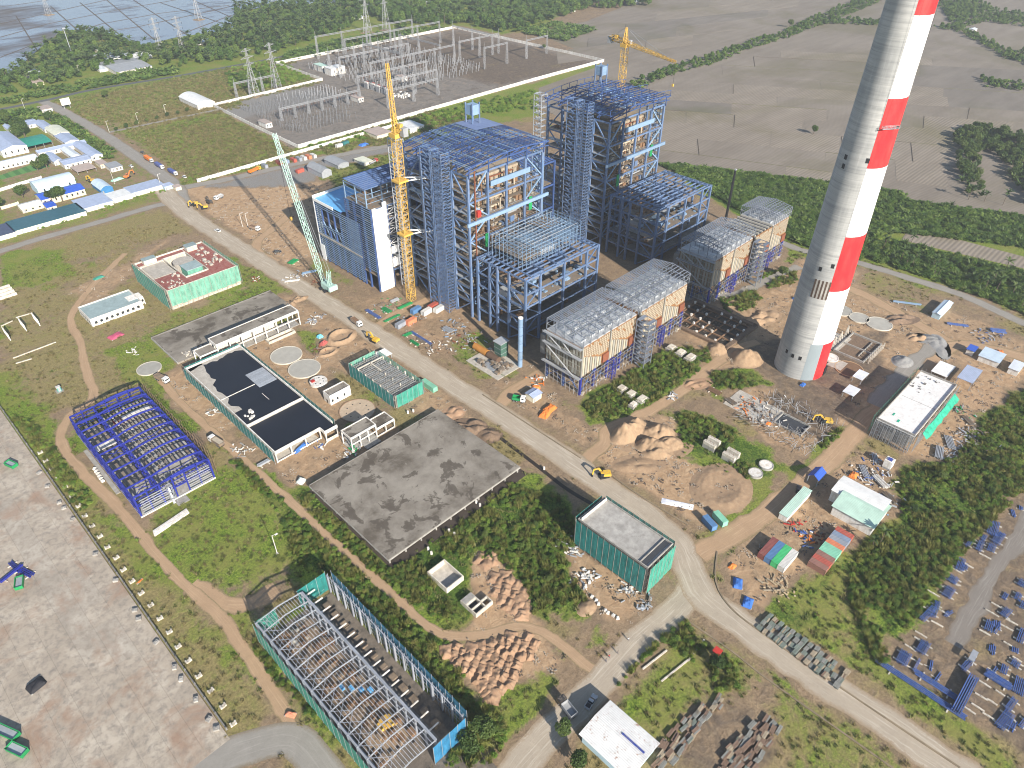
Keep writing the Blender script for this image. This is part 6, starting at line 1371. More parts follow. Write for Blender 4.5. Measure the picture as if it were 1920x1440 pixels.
for i, (px, py) in enumerate(((690, 165), (702, 168), (712, 172), (722, 175))):
    t = thing('transformer', ['leftmost power transformer in the substation', 'second power transformer from the left', 'third power transformer from the left', 'transformer nearest the yellow crane jib'][i], 'transformer', S(px, py)); box('tank', SWG, t, -2.5, -3, 0, 2.5, 3, 4.5); box('radiator', WALLW, t, 2.6, -2.6, .6, 3.8, 2.6, 4.2)
    for b_ in (-1.6, 0, 1.6): rod('bushing', M('bushing_red', (.3, .06, .05), .4), t, (0, b_, 4.5), (0, b_, 7), .3, 8)
    box('conservator', WALLW, t, -2, -3, 5, -.8, 3, 6.2)
clut = [(745, 178, 'white crates heaped by the substation track'), (760, 182, 'white bundles scattered by the substation track')]
for px, py, lab in clut:
    t = thing('crate_heap', lab, 'crates', S(px, py)); rr = random.Random(px)
    for _ in range(12): a, b_ = rr.uniform(-8, 8), rr.uniform(-5, 5); box('crate', WALLW, t, a, b_, 0, a+rr.uniform(1, 3), b_+rr.uniform(1, 2), rr.uniform(.8, 2))
def pylon(x, y, h, label, rz=.3):
    r = thing('pylon', label, 'pylon', (x, y, 0), rz, 'transmission pylons'); m = MB(); lattice(m, (0, 0, 0), (0, 0, h*.6), h*.17, 6, .34, h*.055); obj('lower_body', m, SWG, r); m = MB(); lattice(m, (0, 0, h*.6), (0, 0, h), h*.055, 5, .28, h*.02); obj('upper_body', m, SWG, r)
    for f, w in ((.66, .17), (.8, .19), (.94, .15)):
        for s in (-1, 1): m = MB(); m.bar((0, -.8, h*f), (s*h*w, 0, h*f+.3), .24).bar((0, .8, h*f), (s*h*w, 0, h*f+.3), .24).bar((0, 0, h*f+h*.05), (s*h*w, 0, h*f+.3), .24); obj('cross_arm', m, SWG, r); rod('insulator', GLASS, r, (s*h*w, 0, h*f-2.2), (s*h*w, 0, h*f), .2, 6)
    box('footing', M('islet_soil', (.25, .18, .11), .95), r, -h*.14, -h*.14, 0, h*.14, h*.14, .7)
for x, y, h, lab in ((331, 681, 43, 'steel pylon just outside the lower substation, left of the pair'), (358, 686, 43, 'steel pylon just outside the lower substation, right of the pair'), (343, 919, 36, 'pylon left of the pair at the paddy edge'), (365, 908, 36, 'pylon right of the pair at the paddy edge'), (458, 1061, 40, 'pylon standing alone in the flooded paddy'), (574, 833, 48, 'tall pylon behind the substation, left of the pair'), (600, 828, 48, 'tall pylon behind the substation, right of the pair'), (*S(92, 28), 36, 'pylon on an islet at the upper left edge'), (*S(515, 5), 36, 'pylon at the top edge of the flooded paddy')): pylon(x, y, h, lab)
lm = thing('light_mast', 'tall slim floodlight mast above the palms', 'mast', (261, 963, 0)); rod('pole', GALV, lm, (0, 0, 0), (0, 0, 29), .38, 8); box('lamp_head', GALV, lm, -1.6, -1.6, 29, 1.6, 1.6, 30.4)
bb_ = thing('billboard', 'blank white billboard by the estate entrance road', 'billboard', S(127, 203)); box('panel', WALLW, bb_, -4, -.2, 3, 4, .2, 9); 
for x in (-2.5, 2.5): box('post', GREY, bb_, x-.2, -.15, 0, x+.2, .15, 3)
for i, (px, py) in enumerate(((150, 140), (205, 248), (260, 232), (312, 216), (47, 205), (215, 345), (302, 350), (520, 1038), (465, 425), (455, 425))):
    t = thing('lamp_post', ['lamp post near the palm edge', 'lamp post at the start of the side road', 'lamp post midway along the meadow', 'lamp post nearest the substation gate', 'lamp post left of the estate entrance', 'lamp post beside the camp entrance', 'lamp post at the camp corner', 'white lamp post standing in the green field beside the track', 'right hand pole of the pair on the dirt yard', 'left hand pole of the pair on the dirt yard'][i], 'lamp post', S(px, py)); hh = 9 if i != 7 else 9.5
    rod('pole', WALLW, t, (0, 0, 0), (0, 0, hh), .14, 8); bar('arm', WALLW, t, (0, 0, hh), (1.2, -.6, hh+.3), .12); box('lamp', WALLW, t, .8, -1.0, hh+.2, 1.8, -.4, hh+.4); box('footing', CONC, t, -.4, -.4, 0, .4, .4, .3)
for i in range(7):                                      # clipped trees along the lane to the gate
    pass
# ================================================================== vehicles, containers, heaps, stacks, people
TYRE = M('tyre', (0.018, 0.018, 0.019), .8); WSCR = M('vehicle_glass', (0.02, 0.028, 0.035), .08, spec=.7)
def paint_(name, c): return M('vehicle_'+name, c, .35, 0, .08, 1.0, (0.30, .25, .19), .15, objvar=.03, spec=.5)
VP = {k: paint_(k, c) for k, c in dict(white=(.75, .75, .73), silver=(.45, .46, .47), black=(.02, .02, .022), blue=(.03, .06, .30), orange=(.68, .19, .03), yellow=(.66, .40, .03), red=(.45, .04, .03), green=(.03, .28, .10), teal=(.05, .33, .30), grey=(.30, .31, .32)).items()}
def wheels(root, xs, half, r_, w=.28):
    for x in xs:
        for s in (-1, 1):
            t = rod('wheel', TYRE, root, (x, s*half-w/2, r_), (x, s*half+w/2, r_), r_, 14); 
            rod('rim', GREY, root, (x, s*(half+w/2)-.01, r_), (x, s*(half+w/2)+.02, r_), r_*.55, 10)
def car(label, px, py, rz, colr, pickup=False, name='car'):
    o = thing(name, label, 'pickup' if pickup else 'car', S(px, py), rz); P = VP[colr]; L = 2.55 if pickup else 2.25
    m = MB().extr([(-L, .35), (L, .35), (L+.05, .7), (L-.15, .95), (1.0, 1.05), (-L+.05, 1.05), (-L-.02, .7)], 'y', -.9, .9); obj('body', m, P, o)
    a, b_ = (-.75, 1.15) if pickup else (-L+.35, 1.15)
    m = MB(); m.add([(a, -.86, 1.05), (b_, -.86, 1.05), (b_, .86, 1.05), (a, .86, 1.05), (a+.3, -.7, 1.62), (b_-.75, -.7, 1.62), (b_-.75, .7, 1.62), (a+.3, .7, 1.62)], CUBEF); obj('glasshouse', m, WSCR, o)
    box('roof', P, o, a+.28, -.72, 1.62, b_-.72, .72, 1.68)
    if pickup: box('bed_floor', BLACK, o, -L+.1, -.75, 1.055, -.85, .75, 1.07); box('bed_side', P, o, -L, -.9, 1.05, -.8, -.78, 1.4); box('bed_side', P, o, -L, .78, 1.05, -.8, .9, 1.4); box('tailgate', P, o, -L-.02, -.78, 1.05, -L+.1, .78, 1.4)
    wheels(o, (-1.45, 1.45), .82, .36, .24)
    for s in (-.65, .65): box('headlight', WALLW, o, L-.02, s-.18, .68, L+.06, s+.18, .86)
    return o
def truck(label, px, py, rz, cab, bed, load=None, L=8.0, semi=False, name='dump_truck', h=1.5, loadm=None):
    o = thing(name, label, 'truck', S(px, py), rz); C_ = VP[cab]; f = L/2
    box('chassis', BLACK, o, -f, -.45, .7, f-.3, .45, 1.05)
    m = MB().extr([(f-2.1, .75), (f, .75), (f+.05, 1.9), (f-.35, 2.9), (f-2.1, 2.95)], 'y', -1.2, 1.2); obj('cab', m, C_, o); m = MB(); m.add([(f+.06, -1.05, 1.92), (f+.06, 1.05, 1.92), (f-.30, 1.05, 2.75), (f-.30, -1.05, 2.75)], [(0, 1, 2, 3)]); obj('windscreen', m, WSCR, o)
    for s in (-1.22, 1.2): box('side_window', WSCR, o, f-1.6, s, 1.9, f-.6, s+.02, 2.6)
    box('bumper', BLACK, o, f-.1, -1.2, .5, f+.15, 1.2, .85)
    b0, b1 = -f, f-2.4
    box('bed_floor', bed, o, b0, -1.22, 1.1, b1, 1.22, 1.25)
    for s in (-1.25, 1.15): box('bed_side', bed, o, b0, s, 1.1, b1, s+.1, 1.1+h)
    box('headboard', bed, o, b1-.1, -1.25, 1.1, b1, 1.25, 1.3+h); box('tailgate', bed, o, b0, -1.25, 1.1, b0+.1, 1.25, 1.05+h)
    if load: box('load', load, o, b0+.2, -1.12, 1.25, b1-.2, 1.12, .95+h)
    wheels(o, (-f+1.0, -f+2.3, f-1.2) if not semi else (-f+.8, -f+2.0, -f+3.2, f-3.2, f-1.0), 1.05, .5, .3); return o
def excavator(label, px, py, rz, colr, swing=0.0, reach=1.0):
    o = thing('excavator', label, 'excavator', S(px, py), rz); P = VP[colr]
    for s in (-1.5, .9): box('track', TYRE, o, -1.9, s, 0, 1.9, s+.6, .85)
    box('undercarriage', BLACK, o, -.9, -.9, .3, .9, .9, .9); up = bpy.data.objects.new('upper_structure', None); link(up, o); up.rotation_euler = (0, 0, swing)
    box('engine_house', P, up, -2.3, -1.3, 1.0, .3, 1.3, 2.2); box('counterweight', P, up, -2.7, -1.3, 1.0, -2.3, 1.3, 2.0); box('cab', WSCR, up, .1, .25, 1.0, 1.5, 1.25, 2.75); box('cab_roof', P, up, .05, .2, 2.75, 1.55, 1.3, 2.9); box('deck', BLACK, up, -2.3, -1.25, .9, 1.5, 1.25, 1.0)
    m = MB(); m.bar((.6, -.4, 1.5), (3.0*reach, -.4, 4.2), .5, .7).bar((3.0*reach, -.4, 4.2), (5.4*reach, -.4, 3.6), .45, .6); obj('boom', m, P, up); m = MB(); m.bar((5.5*reach, -.4, 3.8), (6.0*reach, -.4, 1.0), .38, .5); obj('stick', m, P, up)
    m = MB().extr([(5.6*reach, .2), (6.4*reach, .1), (6.5*reach, 1.0), (6.0*reach, 1.2)], 'y', -.95, .15); obj('bucket', m, BLACK, up); rod('ram', GALV, up, (1.2, -.4, 1.6), (2.8*reach, -.4, 3.6), .12, 6); return o
YA, XA = R(90), 0.0                                     # along the main road / across it
car('white car parked on the dirt yard beside the main road', 408, 434, YA+.2, 'white'); car('black car alone on the dirt yard', 521, 474, XA-.3, 'black'); car('dark car parked behind the blue trailers', 267, 287, YA, 'black'); car('white car at the boundary wall end', 346, 333, YA, 'white')
car('white pickup beside the blue site cabin right of the chimney', 1757, 594, R(200), 'white', True, 'pickup'); car('silver pickup parked in the shade of the white shed', 1108, 1318, R(10), 'silver', True, 'pickup'); car('dark van parked on the dirt road by the container yard', 1497, 919, R(20), 'black', False, 'van'); car('white car parked beside the camp office', 246, 313, YA, 'white')
TB = M('bed_brown', (.30, .22, .16), .8); TBL = VP['blue']
truck('white and blue dump truck beside the round slab', 305, 714, R(-75), 'white', TB, DECKB); truck('white dump truck halfway along the dirt track', 407, 832, R(100), 'white', DECKB, PANEL); truck('white cabbed truck with brown bed on the main road', 669, 608, R(-93), 'white', TB, BROWN); truck('white cabbed dump truck on the dirt yard', 478, 431, R(-75), 'white', TB, BROWN)
truck('orange trailer first in the parked lorry row', 280, 302, -YA, 'silver', ORANGE, ORANGE, 12, True, 'lorry', 2.2); truck('blue lorry second in the parked lorry row', 300, 314, -YA, 'white', TBL, TBL, 12, True, 'lorry', 1.8); truck('blue lorry with white cab last in the parked lorry row', 325, 326, -YA, 'white', TBL, TBL, 12, True, 'lorry', 1.8)
truck('orange flatbed by the boundary wall', 478, 322, R(15), 'yellow', ORANGE, ORANGE, 11, True, 'lorry', 1.2); truck('white mixer truck near the boundary wall shelters', 411, 373, R(200), 'white', GREY, WALLW, 7); truck('dark flatbed parked under the white shed wall', 1062, 1330, R(80), 'black', GREY, None, 7)
truck('green skip lorry beside the orange tarps', 973, 752, R(-60), 'white', GREENP, None, 6, False, 'lorry', 1.2); truck('blue and white lorry parked by the crusher', 700, 306, R(10), 'red', GREY, BROWN, 9, True, 'lorry', 1.0)
excavator('dark yellow excavator parked on the main road', 1132, 893, R(150), 'yellow', R(-10), .75); excavator('yellow excavator beside the netted frame building', 702, 640, R(100), 'yellow', 0, .9); excavator('yellow excavator digging in the scaffold strewn pit', 1547, 793, R(120), 'yellow', R(10), .9)
excavator('left of three yellow diggers on the dirt yard', 364, 385, R(200), 'yellow', 0, .7); excavator('middle yellow digger on the dirt yard', 383, 391, R(160), 'yellow', 0, .7); excavator('right hand dark digger on the dirt yard', 393, 381, R(90), 'black', 0, .7); excavator('orange excavator in the camp workshop yard', 240, 333, R(30), 'orange', 0, 1.1); excavator('small yellow digger beside the camp workshop', 173, 341, R(120), 'yellow', 0, .8)
# containers
CM = {k: M_ribbed('container_'+k, c, 'y', .3, .55, (0.22, .12, .08) if k in ('maroon', 'red', 'rust') else None) for k, c in dict(maroon=(.22, .07, .06), red=(.40, .09, .06), blue=(.09, .20, .38), green=(.06, .45, .16), white=(.60, .58, .54), grey=(.26, .28, .32), mint=(.22, .52, .36), orange=(.60, .20, .10), rust=(.26, .13, .10), steel=(.20, .25, .33), teal=(.03, .16, .16)).items()}
def container(x, y, rz, colr, label, L=6.06, z=0, W=2.44, h=2.6):
    o = thing('container', label, 'container', (x, y, z), rz); P = CM[colr]
    box('body', P, o, -L/2+.06, -W/2+.06, .15, L/2-.06, W/2-.06, h-.08); box('roof', P, o, -L/2+.05, -W/2+.05, h-.08, L/2-.05, W/2-.05, h)
    for a in (-1, 1):
        for b_ in (-1, 1): box('corner_post', P, o, a*L/2-.12*(a > 0), b_*W/2-.12*(b_ > 0), 0, a*L/2+.12*(a < 0), b_*W/2+.12*(b_ < 0), h+.02)
    for b_ in (-W/2, W/2-.1): box('side_rail', P, o, -L/2, b_, 0, L/2, b_+.1, .18); box('top_rail', P, o, -L/2, b_, h-.1, L/2, b_+.1, h+.02)
    for s in (-1, 1): box('door_leaf', P, o, L/2-.07, s*.58-.55, .2, L/2-.02, s*.58+.55, h-.12)
    for yy in (-.9, -.3, .3, .9): bar('lock_rod', GALV, o, (L/2, yy, .25), (L/2, yy, h-.2), .05)
    return o
q0 = Vector(S(1441.5, 1024, 2.6)); r0_, r1_ = Vector(S(1588, 996, 2.6)), Vector(S(1537, 1052, 2.6))
for i, (cc, lab) in enumerate((('maroon', 'leftmost of four containers in the yard, faded maroon roof'), ('blue', 'blue container, second of the four'), ('green', 'bright green container, third of the four'), ('white', 'dirty white container, last of the four'))): container(q0.x, q0.y-i*2.5, 0, cc, lab, 10.2)
for i, (cc, lab) in enumerate((('red', 'red container at the canopy end of the long row'), ('steel', 'blue grey container next to the red one'), ('grey', 'dark grey container in the long row'), ('orange', 'orange container in the long row'), ('mint', 'first of two mint green containers'), ('mint', 'second of two mint green containers'), ('rust', 'brown container next to the mint green pair'), ('red', 'faded red container near the near end of the long row'), ('rust', 'dark brown container at the near end of the long row'))): container(r0_.x-1.2-i*2.47, (r0_.y+r1_.y)/2, YA, cc, lab, 6.3)
for i, (px, py, cc, rz, lab) in enumerate(((524, 308, 'red', YA, 'red container at the left end of the wall row'), (537, 305, 'steel', YA, 'blue grey container second in the wall row'), (551, 303, 'red', YA, 'third container of the wall row, red'), (561, 301, 'grey', YA, 'grey container fourth in the wall row'), (570, 299, 'white', YA, 'fifth container of the wall row, off white'), (579, 297, 'orange', YA, 'orange container sixth in the wall row'), (588, 295, 'white', YA, 'last white container of the wall row'), (563, 323, 'red', .1, 'red container lying across in front of the wall row'), (497, 314, 'grey', YA, 'dark container beside the orange flatbed'), (648, 271, 'teal', .1, 'long teal container beside the boundary wall'), (636, 276, 'white', .1, 'white container near the teal one'), (780, 585, 'blue', .1, 'blue container at the tower crane foot'), (812, 578, 'red', .1, 'red topped container at the tower crane foot'), (800, 588, 'white', .1, 'cream container at the tower crane foot'), (823, 583, 'white', .1, 'white container nearest the stair tower'), (752, 612, 'grey', .1, 'grey container at the storage yard corner'), (771, 606, 'orange', .1, 'orange stacked container at the storage yard'))):
    container(*S(px, py), rz, cc, lab)
container(*S(805, 727), YA, 'mint', 'pale yellow green cabin beside the netted frame building', 9); container(*S(1329, 985), R(70), 'blue', 'blue cabin at the road bend by the sand'); container(*S(1349, 977), R(70), 'mint', 'grey green cabin beside the blue one at the bend')
CM['cream'] = M_ribbed('container_cream', (.55, .50, .25), 'y', .3)
# site sheds on the east side
shed((1473, 980), (1527, 935), (1463, 967), 2.8, 0, 'x', WALLW, 'mint', 'narrow mint roofed site office in the container yard', ov=.2); shed((1530, 912), (1575, 915), (1520, 895), 3.6, 1.4, 'x', WALLW, 'blue', 'blue roofed open workshop by the container yard', open_=True)
shed((1630, 1005), (1680, 975), (1560, 960), 4.6, 1.5, 'y', WALLW, 'mint', 'large mint roofed workshop hall in the container yard', ov=.6); shed((1640, 985), (1682, 968), (1575, 912), 5.4, .8, 'y', WALLW, 'white', 'white roofed bay joined behind the mint workshop', ov=.3)
shed((1612, 722), (1628, 712), (1600, 712), 3, 0, 'x', GREY, 'pale', 'small pale roofed hut right of the chimney foot', open_=True); shed((1596, 752), (1612, 742), (1582, 740), 3, 0, 'x', GREY, 'pale', 'small pale roofed hut nearest the scaffold pit', open_=True); shed((1815, 733), (1845, 715), (1797, 713), 4.6, 0, 'x', BLUEW, 'bluegrey', 'grey canopy joined to the white roofed building', open_=True)
shed((1760, 600), (1825, 592), (1755, 585), 3, .5, 'x', BLUEW, 'bluelt', 'long pale blue site cabin right of the chimney'); shed((1868, 690), (1890, 678), (1838, 668), 3, 0, 'y', WALLW, 'bluelt', 'pale blue roofed cabin at the right edge'); shed((1822, 668), (1840, 664), (1812, 660), 2.8, 0, 'y', WALLW, 'blue', 'small deep blue roofed shed at the right edge'); shed((1905, 706), (1925, 695), (1890, 695), 3, 0, 'y', WALLW, 'pale', 'pale roofed cabin cut by the right edge'); shed((1770, 715), (1795, 700), (1755, 692), 2.6, 0, 'x', GREY, 'white', 'white sheeted store behind the white roofed building', open_=True)
shed((1000, 756), (1018, 748), (988, 745), 3, .6, 'x', CREAMW, 'bluegrey', 'small site hut with grey canopy beside the orange tarps'); shed((716, 680), (735, 671), (710, 668), 2.4, 0, 'x', GREY, 'white', 'tiny white roofed hut against the netted frame building', open_=True); shed((605, 335), (622, 329), (590, 318), 4, 2.5, 'y', GALV, 'grey', 'grey tarpaulin shelter by the boundary wall', barrel=True, door=False); shed((635, 318), (655, 312), (612, 305), 3, 1.5, 'y', GALV, 'grey', 'second grey tarpaulin shelter by the boundary wall', barrel=True, door=False)
# white shed at the bottom edge
RB['rustwhite'] = tuple(M_ribbed('roof_rustwhite_'+a, (.66, .65, .63), a, .6, .6, (.30, .16, .10)) for a in 'xy')
o = shed((1175, 1470), (1226, 1408), (1088, 1394), 4.4, .8, 'y', BLUEW, 'rustwhite', 'rust streaked white shed with a blue stripe at the bottom edge', ov=.8, win=3)
box('roof_stripe', VP['blue'], o, 7.2, .5, 5.2, 7.8, 8, 5.36)
# ---------------------------------------------------------------- earth and sand
SANDM = M('sand', (0.36, 0.25, 0.155), .95, 0, .22, .5, (0.28, .18, .11), .35, objvar=.06, bmp=.3); SANDR = M('sand_red', (0.36, 0.235, 0.148), .95, 0, .2, .5, (0.30, .17, .10), .3, objvar=.1, bmp=.4); GRAVM = M('gravel_heap', (0.27, 0.265, 0.255), .95, 0, .25, .9, bmp=.5); EARTH = M('earth', (0.22, 0.15, 0.10), .95, 0, .3, .5, (0.12, .085, .06), .4, bmp=.5)
def mound(px, py, rx, ry, h, rz, label, mat=None, seed=0, n=34, name='sand_heap', ring=0.0, cat='heap', peaks=1, rough=.5):
    r_ = np.random.default_rng(seed); u = np.linspace(-1, 1, n); X, Y = np.meshgrid(u, u); d = np.hypot(X, Y)
    pk = [(0, 0, 1)] if peaks == 1 else [(r_.uniform(-.55, .55), r_.uniform(-.55, .55), r_.uniform(.6, 1)) for _ in range(peaks)]
    Z = np.zeros_like(X)
    for a, b_, k in pk: s = 1.0 if peaks == 1 else .5; Z = np.maximum(Z, k*np.clip(1-np.hypot(X-a, Y-b_)/s, 0, 1)**.9)
    edge = np.clip((1-d)*4, 0, 1)
    if ring: Z = np.clip(1-abs(d-ring)/(1-ring), 0, 1)
    nz = (vnoise(X*rx, Y*ry, 2.6, seed)-.5)*.5+(vnoise(X*rx, Y*ry, 1.1, seed+9)-.5)*.3+(vnoise(X*rx, Y*ry, 5.5, seed+4)-.5)*.6
    Z = np.maximum(Z*h*(1+nz*rough)+nz*rough*.3*h*edge*(Z > 0.02), 0); Z = np.where(d > .98, -.05, Z*edge+.02)
    me = bpy.data.meshes.new(name); me.from_pydata([(a*rx, b_*ry, c_) for a, b_, c_ in zip(X.ravel(), Y.ravel(), Z.ravel())], [], [(j*n+i, j*n+i+1, (j+1)*n+i+1, (j+1)*n+i) for j in range(n-1) for i in range(n-1) if min(d[j, i], d[j, i+1], d[j+1, i], d[j+1, i+1]) < 1.0])
    me.materials.append(mat or SANDM); me.polygons.foreach_set('use_smooth', [True]*len(me.polygons))
    return tag(obj(name, me, None, None, False, S(px, py), rz), label, cat)
mound(1205, 815, 15, 11, 6.5, R(-20), 'biggest light brown sand heap beside the dirt track', seed=1, peaks=5, n=60, rough=.6); mound(1245, 835, 13, 9, 5.5, R(-35), 'second sand heap sloping off the biggest one', seed=2, peaks=4, n=50, rough=.6); mound(1200, 870, 12, 6, .9, R(-40), 'low spread of sand below the biggest heap', seed=3, peaks=5)
mound(1352, 915, 15, 12, .6, .2, 'ring shaped sand bank round a dug crater', seed=4, ring=.6, name='sand_crater', n=70, rough=.8); mound(1400, 672, 9, 8, 5.2, 0, 'conical sand heap against the chimney foot', seed=5); mound(1345, 655, 6, 5, 3.2, .3, 'small sand heap left of the chimney heap', seed=6); mound(1425, 600, 11, 6, 2.6, -.3, 'sandy bank left of the chimney', seed=7, peaks=3); mound(1440, 590, 8, 7, 2.0, .1, 'low sandy bank behind the chimney heap', seed=27, peaks=3)
mound(1690, 600, 11, 5, 2.4, R(-35), 'rubble bank beyond the round slabs', EARTH, 8, peaks=6); mound(1735, 635, 9, 5, 1.2, R(-60), 'grey gravel heap at the track bend', GRAVM, 9, peaks=3, name='gravel_heap'); mound(1762, 650, 12, 5, .8, R(30), 'long grey gravel windrow on the track', GRAVM, 10, peaks=4, name='gravel_heap'); mound(1692, 678, 6, 5, 2.2, 0, 'round grey gravel heap behind the white roofed building', GRAVM, 11, name='gravel_heap'); mound(1720, 632, 7, 4, 2, -.4, 'orange soil bank beside the gravel', SANDM, 12, peaks=3)
mound(877, 800, 9, 6, 2.4, R(-50), 'dug out earth bank at the corner of the big deck', EARTH, 13, peaks=5, name='earth_bank'); mound(905, 815, 9, 6, 2.0, R(-50), 'dark earth bank beside the main road', EARTH, 14, peaks=5, name='earth_bank'); mound(850, 775, 6, 5, 1.8, 0, 'brown soil heap near the road and deck', SANDR, 15, peaks=3); mound(543, 575, 7, 4, 1.6, R(60), 'rough sand heap by the portal frame shed', SANDM, 16, peaks=4); mound(560, 560, 6, 4, 1.5, 0, 'low sand heap by the road behind the portal shed', SANDM, 17, peaks=4)
mound(640, 632, 9, 7, 1.5, .2, 'ring of soil round a dark pit beside the road', SANDM, 18, ring=.72, name='soil_ring'); mound(612, 730, 5, 8, 1.4, .4, 'orange soil bank beside the black roofed building', SANDM, 19, peaks=3); mound(615, 660, 6, 4, 1.0, 0, 'curved soil bank near the red box', SANDM, 29, ring=.7, name='soil_ring'); mound(1310, 720, 8, 4, 1.0, -.4, 'low soil bank by the dirt track', SANDR, 20, peaks=3); mound(1100, 1140, 4, 3, 1.4, 0, 'small sand heap beside the netted block', SANDM, 21)
hp = []
for k in range(4):
    r_ = np.random.default_rng(60+k); n = 17; u = np.linspace(-1, 1, n); X, Y = np.meshgrid(u, u); d = np.hypot(X, Y); Z = np.clip(np.minimum(1-abs(Y), (1-abs(X))/.6), 0, 1); Z = Z*(1+.5*(vnoise(X*3, Y*3, 1, k)-.5))+.22*(vnoise(X*4+9, Y*4, 1, k+5)-.5)*(Z > .05)-.05*(np.maximum(abs(X), abs(Y)) > .97)
    me = bpy.data.meshes.new('small_heap'); me.from_pydata([(a, b_, c_) for a, b_, c_ in zip(X.ravel(), Y.ravel(), Z.ravel())], [], [(j*n+i, j*n+i+1, (j+1)*n+i+1, (j+1)*n+i) for j in range(n-1) for i in range(n-1)]); me.materials.append(SANDR); me.polygons.foreach_set('use_smooth', [True]*len(me.polygons)); hp.append(me)
for poly, lab, grp, step in (([(830, 1215), (945, 1195), (1000, 1190), (1003, 1212), (985, 1245), (960, 1290), (905, 1310), (890, 1285), (870, 1255), (835, 1240)], 'tipped reddish sand heap in the crowded lower field of heaps', 'sand heaps below the track bend', 2.9), ([(925, 1070), (960, 1078), (985, 1105), (998, 1150), (965, 1165), (935, 1130), (920, 1095)], 'tipped sand heap in the smaller upper cluster', 'sand heaps beside the small chambers', 3.4), ([(895, 1045), (935, 1035), (935, 1065), (900, 1068)], 'low tipped sand heap at the scrub edge', 'sand heaps at the scrub edge', 3.2), ([(915, 1285), (935, 1290), (925, 1315), (905, 1310)], 'last tipped heap at the tail of the lower field', 'sand heaps at the tail', 3)):
    P = SP(poly); A_ = np.array(P); lo, hi = A_.min(0), A_.max(0); c_ = 0
    for i, x in enumerate(np.arange(lo[0], hi[0], step)):
        k_ = 0
        for y in np.arange(lo[1]+(i % 2)*step/2, hi[1], step*.92):
            xx, yy = x+rng.uniform(-.4, .4), y+rng.uniform(-.4, .4)
            if not inpoly(np.array([xx]), np.array([yy]), P)[0]: continue
            o = obj('small_sand_heap', hp[rng.integers(4)], None, None, False, (xx, yy, .02), rng.normal(.5, .35)); s = rng.uniform(1.9, 2.6)*step/2.9; o.scale = (s*rng.uniform(.8, 1.2), s*rng.uniform(.7, 1.0), rng.uniform(.9, 1.5)); c_ += 1; tag(o, lab+', '+nth(i)+' row, '+nth(k_), 'heap', grp); k_ += 1
# foundation pit left of the chimney: its shade put into a near-black floor colour, grid of ground beams, white stub columns
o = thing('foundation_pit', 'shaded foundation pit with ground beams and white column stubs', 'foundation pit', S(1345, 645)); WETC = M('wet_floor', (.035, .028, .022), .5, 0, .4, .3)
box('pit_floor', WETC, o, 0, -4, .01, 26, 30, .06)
for i in range(5): box('ground_beam', BROWN, o, i*6, -4, .06, i*6+.7, 30, .7)
for j in range(7): box('cross_beam', BROWN, o, 0, -4+j*5.5, .06, 26, -3.4+j*5.5, .65)
for i in range(5):
    for j in range(7):
        if (i*3+j) % 4: box('column_stub', WALLW, o, i*6-.1, -4.2+j*5.5, .65, i*6+.8, -3.3+j*5.5, 1.9)
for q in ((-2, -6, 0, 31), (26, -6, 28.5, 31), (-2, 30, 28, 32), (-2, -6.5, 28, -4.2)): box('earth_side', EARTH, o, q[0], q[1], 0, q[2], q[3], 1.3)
o = thing('foundation_ring', 'ring of concrete foundation walls and upright precast columns right of the chimney', 'foundation', S(1618, 682)); 
parapet(o, 0, 0, 22, 15, 0, 1.0, .6, CONC); box('floor', EARTH, o, .6, .6, 0, 21.4, 14.4, .1); box('divider', CONC, o, 10, .6, 0, 10.5, 14.4, .9); box('divider', CONC, o, 4, 4, 0, 20, 4.4, .8)
for i in range(9): bar('precast_column', PLAST, o, (1+i*2.4, 16.5, 0), (1+i*2.4, 16.5+(i % 3)*.5, 4.5), .45)
for i in range(8): bar('precast_column', PLAST, o, (2+i*2.4, -1.6, 0), (2+i*2.4, -1.6, 3.6), .45)
o = thing('ground_slab', 'cracked sandy concrete slab below the chimney', 'slab', S(1440, 800)); box('slab', SCREED, o, 0, 0, 0, 14, 22, .2)
o = thing('ground_slab', 'sandy concrete slab between the chimney and the foundation frame', 'slab', S(1570, 660)); box('slab', SCREED, o, 0, 0, 0, 16, 12, .2); box('slab', SCREED, o, -14, -8, 0, -6, -1, .25)
# scaffold tangle in the pit below the chimney
o = thing('scaffold_tangle', 'tangle of silver scaffold poles round a dug pit below the chimney', 'scaffold', S(1500, 830)); rr = random.Random(12)
box('pit_lining', DARKI, o, 4, 2, .01, 12, 14, .08); parapet(o, 3.6, 1.6, 12.4, 14.4, 0, .8, .4, CONC)
for _ in range(230):
    x, y = rr.uniform(-6, 22), rr.uniform(-8, 26); 
    if 4 < x < 12 and 2 < y < 14: continue
    if rr.random() < .55: bar('pole', GALV if rr.random() < .7 else BAMB, o, (x, y, 0), (x+rr.uniform(-1, 1), y+rr.uniform(-1, 1), rr.uniform(2, 5)), .12)
    else: a = rr.uniform(0, 3.1); z = rr.uniform(.1, 3.5); bar('pole', GALV if rr.random() < .7 else BAMB, o, (x, y, z), (x+4*math.cos(a), y+4*math.sin(a), z+rr.uniform(-.5, .8)), .12)
